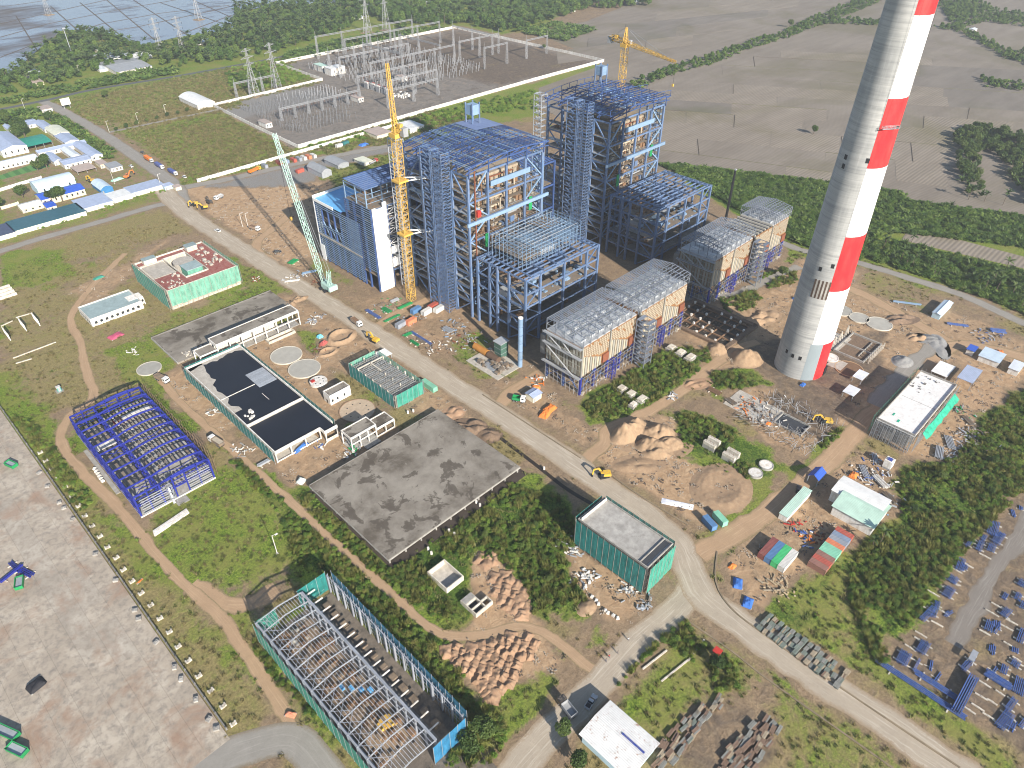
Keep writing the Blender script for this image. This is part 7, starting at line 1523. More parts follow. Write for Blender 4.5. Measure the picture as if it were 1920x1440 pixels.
# ---------------------------------------------------------------- material stacks
def beams(px, py, L, n, rz, label, mat=None, layers=1, pitch=.55, bearer=True, name='steel_bundle', w=.28, cat='steel bundle', group=None):
    o = thing(name, label, cat, S(px, py), rz, group); rr = random.Random(int(px*7+py)); mm = mat or ULTRAB
    if bearer:
        for x in (-L*.32, L*.32): box('bearer', PLAST, o, x-.2, -n*pitch/2-.8, 0, x+.2, n*pitch/2+.8, .32)
    for k in range(layers):
        for i in range(n): y = (i-(n-1)/2)*pitch+rr.uniform(-.05, .05); dx = rr.uniform(-.3, .3); box('beam', mm, o, -L/2+dx, y-w/2, .34+k*.4, L/2+dx, y+w/2, .7+k*.4)
    return o
ULTRAB = M('steel_paint_blue', (0.05, 0.11, 0.34), .5, 0, .3, .8, (.2, .2, .22), .2); z3 = lambda x, y: (1280+x/3, 960+y/3)
BL = [(1670, 195, 6, 4, 'near the grassy bank, beside the pale sleepers'), (1745, 95, 9, 7, 'farthest up the left row, wide grille'), (1775, 150, 8, 6, 'next below the widest grille'), (1735, 205, 5, 5, 'tipped beside the yard track'), (1615, 170, 8, 3, 'narrow pair nearest the bank'), (1560, 300, 7, 5, 'midway along the bank'), (1520, 385, 4, 6, 'short and dark, midway along the bank'), (1495, 455, 6, 6, 'deep blue, midway down the left row'), (1378, 575, 9, 4, 'long and thin near the bank'), (1420, 555, 8, 3, 'thin, beside the long one near the bank'), (1350, 765, 6, 6, 'in front of the pale sleepers lower down'), (1240, 825, 6, 7, 'bright blue at the scrub edge'), (1312, 868, 6, 2, 'narrow, next to the bright one at the scrub edge'), (1600, 860, 7, 4, 'stacked below the grey trestle'), (1815, 570, 5, 5, 'right of the yard track, upper'), (1722, 645, 5, 5, 'left of a pair below the upper right one'), (1762, 668, 4, 2, 'right of a pair below the upper right one'), (1903, 700, 7, 4, 'at the right edge, halfway down'), (1908, 405, 4, 5, 'small, at the right edge near the top'), (1885, 480, 4, 4, 'scattered near the right edge'), (1915, 530, 4, 4, 'cut by the right edge below the scattered one'), (1805, 890, 4, 4, 'small, above the two wide ones'), (1870, 855, 3, 5, 'shortest, near the right edge'), (1895, 985, 7, 7, 'wide, at the lower right edge'), (1845, 1085, 6, 4, 'between the wide one and the last one'), (1808, 1175, 8, 6, 'lowest, on the pale sleepers'), (1912, 1190, 5, 3, 'lowest right, cut by the edge')]
for x, y, L, n, where in BL: beams(*z3(x, y), L*.9, n, R(random.Random(x).uniform(-8, 8)), 'blue steel bundle '+where, w=.22, pitch=.48, group='blue steel bundles in the right hand yard')
beams(*z3(1330, 995), 26, 4, R(90), 'longest blue steel bundle along the verge', layers=1); beams(*z3(1420, 975), 12, 4, R(90), 'blue steel bundle lying beside the longest one'); beams(*z3(1580, 1035), 15, 5, 0, 'thick stack of blue beams standing at the corner of the longest bundle', layers=4, bearer=False); beams(*z3(1770, 950), 7, 5, R(90), 'blue steel bundle lying crosswise right of the thick stack', layers=2)
for k, q in enumerate(scatter(SP([(1690, 1200), (1790, 1040), (1920, 880), (1960, 900), (1960, 1360), (1900, 1380), (1760, 1280)]), .011, 6)):
    if min(float(segdist(np.array([q[0]]), np.array([q[1]]), L2, False)[0])-w2_ for L2, w2_ in ROADS) < .6: continue
    o = thing('steel_bundle', 'small loose blue steel bundle scattered on the right hand yard', 'steel bundle', tuple(q), rng.normal(0, .25), 'small loose blue steel bundles')
    for i in range(int(rng.integers(2, 5))): L = rng.uniform(1.5, 4.5); box('beam', ULTRAB, o, -L/2, i*.5-.8, .1, L/2, i*.5-.55, .4)
    box('bearer', PLAST, o, -.8, -1.2, 0, -.5, 1.4, .1)
o = thing('trestle', 'pale grey steel trestle beside the yard track', 'trestle', S(*z3(1620, 830))); 
for x in (-2, 2):
    for y in (-1, 1): bar('leg', GALV, o, (x, y, 0), (x*.8, y*.6, 2), .2)
box('top', GALV, o, -2.2, -.8, 2, 2.2, .8, 2.3)
for i, (x, y) in enumerate(((1640, 180), (1700, 250), (1600, 300), (1540, 330), (1470, 330), (1440, 410), (1530, 400), (1410, 460), (1460, 560), (1380, 550), (1430, 630), (1340, 690), (1330, 720), (1280, 765), (1770, 530), (1850, 620), (1740, 570), (1820, 650), (1700, 680), (1830, 745), (1680, 1040), (1740, 1070), (1660, 1100), (1720, 1150), (1610, 1115), (1880, 830), (1700, 970), (1785, 1020))):
    o = thing('concrete_sleeper', 'pale concrete sleeper lying among the blue steel bundles', 'sleeper', S(*z3(x, y)), R(90)+rng.uniform(-.08, .08), 'pale concrete sleepers in the steel yard'); L = rng.uniform(2.4, 4.2); box('bar', PLAST, o, -L/2, -.2, 0, L/2, .2, .35); box('pad', PLAST, o, -.3, -.24, .35, .3, .24, .42)
PLK = [M('plank_grey', (.22, .22, .20), .9, 0, .25, 1.2), M('plank_green_grey', (.17, .20, .17), .9, 0, .25, 1.2), M('plank_tan', (.34, .28, .20), .9, 0, .25, 1.2), M('plank_brown', (.21, .14, .10), .9, 0, .3, 1.2)]
def plank_stack(x, y, rz, L, W_, layers, mi, label, group, name='plank_stack'):
    o = thing(name, label, 'stack', (x, y, 0), rz, group); rr = random.Random(int(x*13+y*7)); n = max(2, int(W_/.42))
    for k in range(layers):
        for i in range(n): yy = -W_/2+i*W_/n; d = rr.uniform(-.15, .15); box('plank', PLK[mi if rr.random() < .8 else (mi+1) % 4], o, -L/2+d, yy+.02, .06+k*.26, L/2+d, yy+W_/n-.03, .28+k*.26)
    for xx in (-L*.3, L*.3): box('skid', PLK[3], o, xx-.1, -W_/2, 0, xx+.1, W_/2, .06)
pa, pb = Vector(S(1432, 1170)), Vector(S(1598, 1292)); d = (pb-pa); L_ = d.length; d.normalize(); nrm = Vector((-d.y, d.x)); nrm = nrm if nrm.x > 0 else -nrm
k = 0
for i in range(int(L_/2.0)):
    for j in range(4):
        if rng.random() < .06: continue
        q = pa+d*(i*2.0+rng.uniform(-.25, .25))+nrm*(j*2.05-2.4+rng.uniform(-.2, .2)); plank_stack(q.x, q.y, math.atan2(nrm.y, nrm.x)+rng.uniform(-.1, .1), rng.uniform(1.7, 2.3), rng.uniform(1.2, 1.9), int(rng.integers(2, 5)), int(rng.choice([0, 0, 1, 1, 2])), nth(i)+' plank stack along the '+nth(j)+' row, counting rows from the lower road', 'formwork plank stacks beside the road')
for poly, lab, grp in (([(1228, 1440), (1240, 1390), (1300, 1335), (1352, 1305), (1362, 1318), (1310, 1370), (1270, 1430), (1250, 1450)], 'stack of reddish timber in the row beside the white shed', 'timber stacks beside the white shed'), ([(1345, 1450), (1375, 1385), (1430, 1340), (1462, 1370), (1440, 1400), (1420, 1440), (1390, 1455)], 'stack of reddish timber in the farther lower cluster', 'timber stacks in the lower cluster')):
    P = SP(poly)
    for q in scatter(P, .7, 1.75): plank_stack(q[0], q[1], rng.uniform(-.15, .15), rng.uniform(2.0, 3.4), rng.uniform(.9, 1.5), int(rng.integers(2, 5)), int(rng.choice([2, 3, 3, 0])), lab, grp, 'timber_stack')
# green and blue stock in front of the plant
for i, (px, py, L, n, rz, cc, lab) in enumerate(((700, 590, 12, 4, R(90), ULTRAB, 'blue pipe bundle at the plant side of the main road'), (760, 575, 9, 3, 0, GREENP, 'green beam bundle under the white cladding'), (735, 598, 10, 3, 0, GREENP, 'long green beam bundle beside the crossing'), (725, 583, 6, 5, R(90), GREENP, 'small green beam bundle in the fenced store'), (715, 572, 5, 5, 0, DECKB, 'tan board bundle in the fenced store'), (740, 565, 5, 4, 0, GALV, 'silver sheet bundle in the fenced store'), (790, 635, 16, 3, R(90), ULTRAB, 'long dark blue pipe bundle beside the road'), (778, 645, 6, 3, R(90), GREENP, 'green frame bundle at the end of the blue pipes'), (765, 628, 5, 4, 0, GREENP, 'green frame bundle beside the grey container'), (840, 620, 6, 6, R(90), GALV, 'silver rod bundle in the open store'), (860, 610, 5, 5, 0, DECK, 'grey frame bundle in the open store'), (550, 492, 6, 6, R(20), GREENP, 'green frame bundle beside the crawler crane'), (790, 640, 6, 3, R(90), DECK, 'grey frame bundle beside the blue pipes'), (920, 690, 7, 6, R(90), GALV, 'silver pipe bundle on the concrete pad edge'), (548, 528, 8, 3, R(-30), WALLW, 'white panels dropped beside the crawler crane'), (580, 512, 8, 3, R(-20), STEEL_L, 'pale blue boom section lying by the crawler crane'), (930, 655, 5, 4, 0, DECK, 'dark frame stock on the concrete pad'), (1700, 570, 14, 2, R(-60), STEEL_L, 'pale blue pipes lying beside the far road'), (1795, 610, 10, 4, R(-60), ULTRAB, 'blue sheet bundle in front of the pale blue cabin'), (1870, 622, 7, 6, R(-60), ULTRAB, 'blue sheet bundle at the scrap heap right edge'), (1340, 735, 6, 6, R(90), BROWN, 'brown timber bundle in the weeds below the chimney'), (1370, 755, 5, 5, R(80), DECK, 'grey timber bundle in the weeds below the chimney'), (30, 1065, 7, 3, R(100), ULTRA, 'left deep blue girder pair on the storage yard'), (22, 1078, 8, 2, R(20), ULTRA, 'deep blue girder lying crosswise on the storage yard'), (50, 1075, 6, 4, R(110), ULTRA, 'right deep blue girder pair on the storage yard'), (495, 870, 5, 3, 0, GALV, 'pipes lying at the far corner of the blue steel hall'), (1620, 885, 7, 5, R(40), GALV, 'silver scrap sheets beside the container yard'), (1650, 905, 7, 5, R(60), WALLW, 'white scrap sheets beside the container yard'), (1640, 860, 6, 4, R(30), GALV, 'silver pipe bundle nearest the white roofed building'), (1668, 935, 6, 5, R(70), DECK, 'dark scrap bundle beside the workshop hall'), (1780, 830, 8, 6, R(30), GALV, 'silver scaffold bundle at the scrub edge'), (1760, 850, 8, 6, R(15), GALV, 'lower silver scaffold bundle at the scrub edge'), (1815, 790, 6, 5, R(50), DECK, 'grey scaffold bundle nearest the scrub'), (315, 980, 0, 0, 0, GALV, ''))):
    if n: beams(px, py, L, n, rz, lab, cc, 2 if i % 2 else 1, name='material_bundle', cat='bundle')
o = thing('precast_beam_pile', 'pile of long white precast beams in the grass', 'beams', S(320, 981), R(8))
for i in range(5): box('beam', WALLW, o, -7+i*.2, -1.2+i*.52, 0, 7+i*.1, -.8+i*.52, .7+.1*(i % 2))
# loose heaps of clutter on the open ground
o = thing('brick_hut', 'tiny red brick hut at the lower road kerb', 'hut', S(1343, 1228)); box('wall', RUST, o, -1, -1, 0, 1, 1, 2.2); box('roof', REDP, o, -1.2, -1.2, 2.2, 1.2, 1.2, 2.4); box('door', BLACK, o, -.4, -1.03, 0, .4, -1, 1.8)
o = thing('water_tank', 'white water tank with blue lid above the container yard', 'tank', S(1663, 876)); box('tank', WALLW, o, -1.6, -1.6, .8, 1.6, 1.6, 4.2); box('lid', VP['blue'], o, -.9, -.9, 4.2, .9, .9, 4.5); box('stand', GREY, o, -1.5, -1.5, 0, 1.5, 1.5, .8)
def scrap(px, py, rx, ry, n, mats, label, seed, smax=2.0, name='scrap_heap'):
    o = thing(name, label, 'scrap heap', S(px, py)); rr = random.Random(seed)
    for i in range(n):
        x, y = rr.gauss(0, rx*.5), rr.gauss(0, ry*.5); a = rr.uniform(0, 3.14); L = rr.uniform(.5, smax); z = rr.uniform(0.05, .5)
        bar('piece', rr.choice(mats), o, (x, y, z), (x+L*math.cos(a), y+L*math.sin(a), z+rr.uniform(-.03, .25)), rr.uniform(.2, .6), rr.uniform(.12, .4))
for i, (px, py, rx, ry, n, ms, lab) in enumerate(((730, 575, 8, 6, 50, (GREENP, DECK, GALV, DECKB), 'mixed green and grey stock in the fenced store'), (775, 598, 9, 6, 60, (DECK, BROWN, GALV, DECKB), 'brown and grey litter round the tower crane foot'), (870, 640, 10, 7, 60, (BROWN, DECK, RUST, GALV), 'rusty litter spread before the nearer boiler'), (1010, 715, 6, 5, 36, (WALLW, DECK, ORANGE), 'white and orange litter at the precipitator corner'), (850, 615, 9, 7, 60, (DECK, GALV, BROWN, STEEL_L), 'mixed steel scrap in the open store before the boiler'), (820, 655, 7, 6, 40, (WALLW, BROWN, DECK), 'pale rubble beside the orange tank'), (1640, 890, 9, 7, 70, (GALV, WALLW, ULTRAB, DECK), 'silver and white scrap above the container yard'), (1665, 945, 6, 8, 50, (GALV, DECK, STEEL_L), 'grey scrap behind the workshop hall'), (1540, 1010, 6, 5, 40, (RUST, DECK, BROWN), 'rusty scrap between the container rows'), (1515, 1010, 4, 4, 24, (ORANGE, WALLW, ULTRAB), 'orange and white gear between the container rows'), (1490, 985, 4, 3, 24, (REDP, DECK), 'red gear behind the mint site office'), (1460, 1100, 5, 5, 50, (M('timber_scrap', (.42, .32, .2), .9), PLK[2]), 'splintered timber heap by the four containers'), (1830, 820, 8, 7, 70, (GALV, DECK), 'tangled silver scaffold parts at the scrub edge'), (1790, 850, 10, 5, 70, (GALV, DECK, GREY), 'wide spill of scaffold tubes below the white roofed building'), (1800, 770, 4, 5, 40, (DECK, GREENP, GALV), 'crates and frames beside the green net strip'), (560, 520, 7, 6, 40, (WALLW, DECK, GALV), 'pale parts strewn round the crawler crane'), (600, 530, 6, 5, 30, (RUST, DECKB), 'rusty bars beside the turbine hall'), (1075, 1030, 4, 6, 40, (WALLW, GREY), 'white sacks at the edge of the scrub'), (1100, 1085, 4, 4, 36, (WALLW, WALLW, GREY), 'white bags dumped beside the netted block'), (1180, 1105, 5, 4, 36, (DECK, GALV, WALLW), 'grey rubble at the foot of the netted block'), (1215, 1135, 5, 3, 30, (DECK, GALV), 'pipes dropped at the road edge by the netted block'), (1265, 745, 3, 3, 16, (GALV, WALLW), 'small debris in the weeds'), (1440, 780, 10, 7, 60, (DECK, WALLW, BROWN), 'timber and rubble strewn below the chimney'), (1400, 760, 6, 5, 40, (BROWN, ORANGE, DECK), 'brown scrap with orange scraps below the chimney'), (600, 840, 3, 3, 14, (ULTRAB, WALLW), 'coloured scraps in front of the black roofed building'), (660, 850, 4, 3, 30, (GREENP, WALLW, GALV), 'green and white parts beside the slab corner'), (590, 600, 5, 4, 50, (GALV, WALLW, DECK), 'ring of white forms near the portal shed'), (600, 655, 4, 4, 40, (RUST, BROWN, DECK), 'rusty rebar coil beside the netted frame'), (1850, 630, 6, 5, 40, (GALV, ULTRAB, DECK), 'blue and silver scrap at the right edge'), (480, 525, 3, 3, 18, (WALLW, RUST), 'white sacks by the pole beside the road'), (1240, 960, 0.1, .1, 1, (WALLW,), 'x'), (455, 845, 5, 4, 24, (WALLW, CONC), 'pale stones beside the dirt track'), (405, 770, 4, 4, 20, (CONC, WALLW), 'pale rubble beside the netted long wall'), (250, 660, 2, 4, 12, (WALLW,), 'white posts lying in the meadow'), (1460, 1000, 0.1, .1, 1, (WALLW,), 'x'))):
    if lab != 'x': scrap(px, py, rx, ry, n, ms, lab, i+100, 2.4)
def tarp(px, py, L, W_, h, rz, mat, label, seed=0):
    r_ = np.random.default_rng(seed); n = 9; u = np.linspace(-1, 1, n); X, Y = np.meshgrid(u, u); Z = h*np.clip(1-np.maximum(abs(X), abs(Y))**4, 0, 1)*(.8+.4*vnoise(X*3, Y*3, 1, seed)); me = bpy.data.meshes.new('tarp'); me.from_pydata([(a*L/2, b_*W_/2, c_+.02) for a, b_, c_ in zip(X.ravel(), Y.ravel(), Z.ravel())], [], [(j*n+i, j*n+i+1, (j+1)*n+i+1, (j+1)*n+i) for j in range(n-1) for i in range(n-1)]); me.materials.append(mat)
    o = thing('tarpaulin', label, 'tarpaulin', S(px, py), rz); obj('cover', me, None, o); box('edge_weight', CONC, o, -L/2, -W_/2-.1, 0, -L/2+.5, -W_/2+.2, .25); box('edge_weight', CONC, o, L/2-.5, W_/2-.2, 0, L/2, W_/2+.1, .25)
OT = M('tarp_orange', (.75, .22, .05), .6); BT = M('tarp_blue', (.05, .16, .50), .6); WT = M('tarp_white', (.72, .72, .76), .6); GT = M('tarp_green', (.04, .22, .16), .6)
for a in ((1030, 768, 7, 4, 1.6, .1, OT, 'large orange tarpaulin beside the road'), (1022, 777, 6, 4, 1.4, .3, OT, 'second orange tarpaulin in front of the large one'), (1005, 727, 4, 2.5, 1, -.8, OT, 'small orange tarpaulin near the precipitator legs'), (1270, 945, 12, 3, .4, R(118), WT, 'long white sheet lying beside the road bend'), (565, 840, 8, 1.8, 1.2, .25, BT, 'long blue tarpaulin roll before the black roofed building'), (1383, 1094, 4.6, 3.2, 1.0, .5, BT, 'blue tarpaulin nearest the road bend'), (1402, 1130, 4.6, 3.2, 1.0, .3, BT, 'blue tarpaulin beside the timber heap'), (1373, 1062, 3, 2, .6, 0, OT, 'orange tarpaulin scraps at the bend'), (600, 632, 3, 2.6, 1.4, 0, M('tarp_cyan', (.15, .5, .62), .6), 'cyan covered box near the soil pit'), (607, 645, 4.6, 2.4, 1.6, .3, M('tarp_rose', (.42, .10, .09), .6), 'rose red box near the soil pit'), (565, 903, 3.2, 3, 1.6, .4, M('tarp_pale', (.6, .66, .6), .6), 'pale canvas hut at the slab corner'), (1600, 892, 4, 3, 1.2, 0, OT, 'orange machinery tarp above the blue workshop'), (682, 272, 8, 5, 1.4, 0, BT, 'blue tarpaulin by the boundary wall'), (1875, 662, 5, 3, 1, .3, OT, 'orange tarp behind the right edge cabins'), (1490, 560, 3, 2, 1, 0, BT, 'little blue and white tarp left of the chimney'), (1505, 722, 3, 2, 1, 0, BT, 'little blue tarp at the chimney foot'), (217, 630, 7, 5, .8, .2, M('tarp_pink', (.48, .09, .16), .6), 'pink red pallets covered in the meadow'), (185, 521, 6, 3, .8, .2, GT, 'green sheet on the sandy meadow bank'), (1440, 795, 2.6, 2, .8, 0, OT, 'small orange tarp below the chimney'), (220, 337, 9, 4, 1, .2, M('tarp_mint', (.35, .60, .48), .6), 'mint sheeted stock in the camp workshop yard'), (90, 1090, .1, .1, .1, 0, OT, 'x'), (262, 1090, 2.6, .7, .2, .3, OT, 'orange scrap at the yard wall'), (68, 1285, 5, 4, 1.2, .2, M('tarp_black', (.02, .02, .025), .7), 'black sheeted heap on the storage yard'), (545, 1340, 3.2, 1.6, .9, R(120), M('tarp_coral', (.62, .22, .13), .6), 'coral covered cart beside the dirt track')):
    if a[-1] != 'x': tarp(*a, seed=a[0])
def skip(px, py, L, rz, label, mat=GREENP):
    o = thing('skip', label, 'skip', S(px, py), rz); box('floor', mat, o, -L/2, -1.1, .1, L/2, 1.1, .25); 
    for y in (-1.2, 1.1): box('side', mat, o, -L/2, y, .1, L/2, y+.1, 1.5)
    for x in (-L/2, L/2-.1): box('end', mat, o, x, -1.1, .1, x+.1, 1.1, 1.5)
    for y in (-1.25, 1.15): box('rim', mat, o, -L/2, y, 1.5, L/2, y+.14, 1.62)
    scr = GALV; box('contents', scr, o, -L/2+.2, -1, .25, L/2-.2, 1, 1.0)
skip(38, 1095, 5, R(70), 'green skip beside the blue girders on the yard'); skip(22, 873, 5, R(110), 'green skip farther along the yard'); skip(14, 1375, 8, R(115), 'long green skip at the lower left edge'); skip(34, 1408, 6, R(115), 'shorter green skip at the lower left corner')
o = thing('portable_toilet', 'turquoise portable cabin alone in the meadow', 'cabin', S(112, 733)); box('body', VP['teal'], o, -.8, -.8, .1, .8, .8, 2.3); box('roof', WALLW, o, -.9, -.9, 2.3, .9, .9, 2.5); box('door', GREY, o, -.5, -.84, .2, .5, -.8, 2.1); box('base', CONC, o, -1.6, -1.6, 0, 1.6, 1.6, .1)
# hollow blocks along the yard wall and broken ones inside it
wv = (yb-ya).normalized(); wn_ = -yn
blk = [MB().box(-.9, -.55, 0, .9, .55, .35).box(-.9, -.55, .35, -.45, .55, .8).box(.45, -.55, .35, .9, .55, .8).mesh('block_a', PLAST), MB().box(-.8, -.6, 0, .8, .6, .7).box(-.2, -.3, .7, .2, .3, .9).mesh('block_b', CONC)]
Lw = (yb-ya).length
for i in range(24):
    q = ya+wv*(Lw*(.22+.78*i/23))+wn_*(2.3+rng.uniform(-.3, .3)); tag(obj('footing_block', blk[0], None, None, False, (q.x, q.y, 0), math.atan2(wn_.y, wn_.x)+rng.uniform(-.15, .15)), nth(i)+' pale hollow footing block outside the yard wall, counted from the far end', 'concrete block', 'footing blocks outside the yard wall')
for i in range(15):
    t = (.28, .33, .39, .41, .45, .56, .64, .72, .74, .80, .86, .885, .93, .97, .99)[i]; q = ya+wv*(Lw*t)-wn_*(1.5+rng.uniform(0, 1.0)); tag(obj('footing_block', blk[1], None, None, False, (q.x, q.y, .07), rng.uniform(0, 3)), nth(i)+' broken pale block inside the yard wall, counted from the far end', 'concrete block', 'broken blocks inside the yard wall')
for i, (px, py) in enumerate(((1110, 1120), (1118, 1127), (1122, 1133), (1135, 1146), (1140, 1150), (1150, 1155), (1158, 1160), (1105, 1092), (1098, 1100), (1092, 1080))): tag(obj('bulk_bag', MB().box(-.5, -.5, 0, .5, .5, .7).box(-.32, -.32, .7, .32, .32, .95).mesh('bag', WALLW), None, None, False, S(px, py), rng.uniform(0, 1)), nth(i)+' white bulk bag beside the netted block, counted down towards the road', 'bag', 'white bulk bags beside the netted block')
for i in range(6): tag(obj('bulk_bag', MB().box(-.6, -.5, 0, .6, .5, .8).box(-.3, -.3, .8, .3, .3, 1.0).mesh('bag', WALLW), None, None, False, S(178+i*3, 880+i*4.6), rng.uniform(0, 1)), nth(i)+' white sack beside the blue steel hall, counted from the far end', 'bag', 'white sacks beside the blue hall')
for i, (px, py, h) in enumerate(((15, 632, 4), (45, 615, 4), (70, 605, 4))):
    o = thing('frame_posts', ['left', 'middle', 'right'][i]+' of three white post rows in the west meadow', 'posts', S(px, py), R(90))
    for k in range(5): box('post', WALLW, o, k*2.2-4.4, -.2, 0, k*2.2-4.0, .2, h); 
    bar('lintel', WALLW, o, (-4.4, 0, h), (4.6, 0, h), .3)
for i, (a, b_) in enumerate((((2, 612), (24, 602)), ((30, 596), (58, 588)), ((25, 672), (105, 642)), ((30, 682), (60, 673)), ((1205, 1255), (1250, 1220)), ((1240, 1278), (1290, 1238)), ((1290, 1240), (1320, 1200)))):
    p_, q_ = S(*a), S(*b_); L = math.hypot(q_[0]-p_[0], q_[1]-p_[1]); o = thing('precast_beam', ['pale beam at the upper end of the west meadow', 'second pale beam at the upper west meadow', 'long pale beam lying in the west meadow', 'short pale beam beside the long one', 'left concrete strip in the grass plot by the junction', 'middle concrete strip in the grass plot by the junction', 'right concrete strip in the grass plot by the junction'][i], 'beam', ((p_[0]+q_[0])/2, (p_[1]+q_[1])/2), math.atan2(q_[1]-p_[1], q_[0]-p_[0])); box('beam', PLAST, o, -L/2, -.25, 0, L/2, .25, .4); box('lug', GREY, o, -.2, -.1, .4, .2, .1, .55)
o = thing('white_ruin', 'pale concrete bays at the left edge of the meadow', 'ruin', S(10, 560)); 
for i in range(4): box('bay_wall', PLAST, o, -8, i*4, 0, 6, i*4+.5, 1.6); box('bay_floor', SCREED, o, -8, i*4+.5, 0, 6, i*4+3.8, .2)
# drainage kerbs beside the roads
KERB = M('kerb_soil', (.23, .18, .12), .95, 0, .2, .8)
for i, (pl, lab) in enumerate(((([(1345, 1035), (1342, 1090), (1370, 1140), (1440, 1195), (1540, 1265), (1680, 1360), (1800, 1440)]), 'low earth kerb on the far side of the lower road'), ([(1290, 1165), (1370, 1220), (1440, 1275), (1560, 1360), (1680, 1445)], 'low earth kerb on the near side of the lower road'), ([(905, 740), (1020, 815), (1090, 860)], 'low kerb right of the main road above the fork'), ([(1130, 880), (1200, 930), (1290, 985)], 'low kerb right of the main road below the fork'))):
    P = smooth_line(SP(pl), 3.0); o = thing('road_kerb', lab, 'kerb', (0, 0, 0))
    for a, b_ in zip(P[:-1], P[1:]): bar('kerb_stone', KERB, o, (a.x, a.y, .1), (b_.x, b_.y, .1), .5, .35)
# channel beside the main road below the deck corner
P = smooth_line(SP([(930, 815), (1000, 868), (1060, 915), (1110, 945)]), 4); o = thing('drain_channel', 'dark water drain running between the main road and the scrub', 'drain', (0, 0, 0))
for a, b_ in zip(P[:-1], P[1:]): bar('channel_bed', WETC, o, (a.x, a.y, .03), (b_.x, b_.y, .03), 1.6, .08)
# ---------------------------------------------------------------- people on the road
def person(px, py, rz, top, label, stride=.3):
    x, y = S(px, py); me = bpy.data.meshes.new('person')
    J = [(0, 0, .95), (0, 0, 1.2), (0, 0, 1.42), (0, 0, 1.52), (.02, 0, 1.68), (0, .10, .9), (stride*.5, .11, .5), (stride*.35, .11, .06), (stride*.75, .11, .03), (0, -.10, .9), (-stride*.1, -.11, .5), (-stride*.9, -.11, .08), (-stride*.5, -.11, .03), (0, .2, 1.4), (-.1, .27, 1.12), (.08, .27, .88), (0, -.2, 1.4), (.1, -.27, 1.12), (.22, -.25, .9)]
    E = [(0, 1), (1, 2), (2, 3), (3, 4), (0, 5), (5, 6), (6, 7), (7, 8), (0, 9), (9, 10), (10, 11), (11, 12), (2, 13), (13, 14), (14, 15), (2, 16), (16, 17), (17, 18)]
    me.from_pydata(J, E, []); o = obj('person', me, None, None, False, (x, y, .03), rz); tag(o, label, 'person')
    sk = o.modifiers.new('skin', 'SKIN'); sv = me.skin_vertices[0].data; rad = [.14, .15, .13, .06, .105, .1, .07, .05, .045, .1, .07, .05, .045, .07, .05, .04, .07, .05, .04]
    for v, r_ in zip(sv, rad): v.radius = (r_, r_)
    sv[0].use_root = True; o.modifiers.new('sub', 'SUBSURF').levels = 1; o.modifiers['sub'].render_levels = 1
    m, nt, b = newmat('person_'+label[:12]); tc = nt.nodes.new('ShaderNodeTexCoord'); sp = nt.nodes.new('ShaderNodeSeparateXYZ'); nt.links.new(tc.outputs['Object'], sp.inputs[0])
    r = ramp(nt, math_(nt, 'DIVIDE', sp.outputs[2], 1.8), [(0, (.02, .02, .02)), (.055, (.05, .055, .08)), (.5, top), (.815, (.42, .25, .17))]); r.node.color_ramp.interpolation = 'CONSTANT'; nt.links.new(r, b.inputs['Base Color']); me.materials.append(m)
    h = obj('hair', MB().cyl((0, 0, 1.66), (-.02, 0, 1.80), .112, 10, .07), BLACK, o)
person(1136, 1241, R(60), (.10, .11, .14), 'person in dark clothes walking at the left of the group', .3); person(1142, 1233, R(60), (.55, .05, .05), 'person in a red top walking on the road', .4); person(1158, 1226, R(60), (.14, .13, .12), 'person in grey walking in the middle of the road', .3); person(1178, 1201, R(60), (.7, .7, .7), 'person in white walking ahead on the road', .35)
# ================================================================== vegetation
LEAF = M_leaf('leaf_scrub', [(.072, .138, .020), (.15, .25, .038), (.25, .33, .064)]); LEAFD = M_leaf('leaf_dark', [(.042, .084, .018), (.088, .158, .032), (.155, .22, .048)]); LEAFB = M_leaf('leaf_banana', [(.045, .092, .018), (.10, .17, .032), (.19, .25, .062)], .45); LEAFP = M_leaf('leaf_palm', [(.032, .060, .017), (.070, .115, .032), (.13, .17, .058)]); LEAFT = M_leaf('leaf_tree', [(.032, .060, .015), (.066, .112, .027), (.12, .16, .042)]); LEAFY = M_leaf('leaf_yellow', [(.085, .10, .022), (.15, .165, .04), (.235, .225, .07)]); GRASSM = M_leaf('leaf_grass', [(.075, .10, .024), (.135, .165, .045), (.22, .22, .085)]); STRAW = M_leaf('leaf_straw', [(.12, .105, .045), (.19, .16, .07), (.27, .225, .11)]); BARK = M('bark', (.13, .10, .075), .95)
def leafcloud(n, rx, rz, size, seed, zc=None, hollow=.35, flat=.6):
    r = np.random.default_rng(seed); m = MB(); zc = rz if zc is None else zc; k = 0
    lobes = [(r.uniform(-.5, .5)*rx, r.uniform(-.5, .5)*rx, zc+r.uniform(-.35, .45)*rz, r.uniform(.45, .75)) for _ in range(7)]
    while k < n:
        lx, ly, lz, s = lobes[r.integers(len(lobes))]; d = r.normal(size=3); d /= np.linalg.norm(d); q = r.uniform(hollow, 1)**.5
        p = np.array([lx, ly, lz])+d*q*s*np.array([rx, rx, rz]); 
        if p[2] < .03: continue
        nrm = d*.7+r.normal(size=3)*.5+np.array([0, 0, .55]); nrm /= np.linalg.norm(nrm); a = np.cross(nrm, r.normal(size=3)); a /= np.linalg.norm(a); b_ = np.cross(nrm, a); L = size*r.uniform(.6, 1.4); w = L*flat
        m.add([p-a*L*.5, p+b_*w*.5+nrm*L*.08, p+a*L*.5-nrm*L*.12, p-b_*w*.5+nrm*L*.08], [(0, 1, 2, 3)]); k += 1
    return m
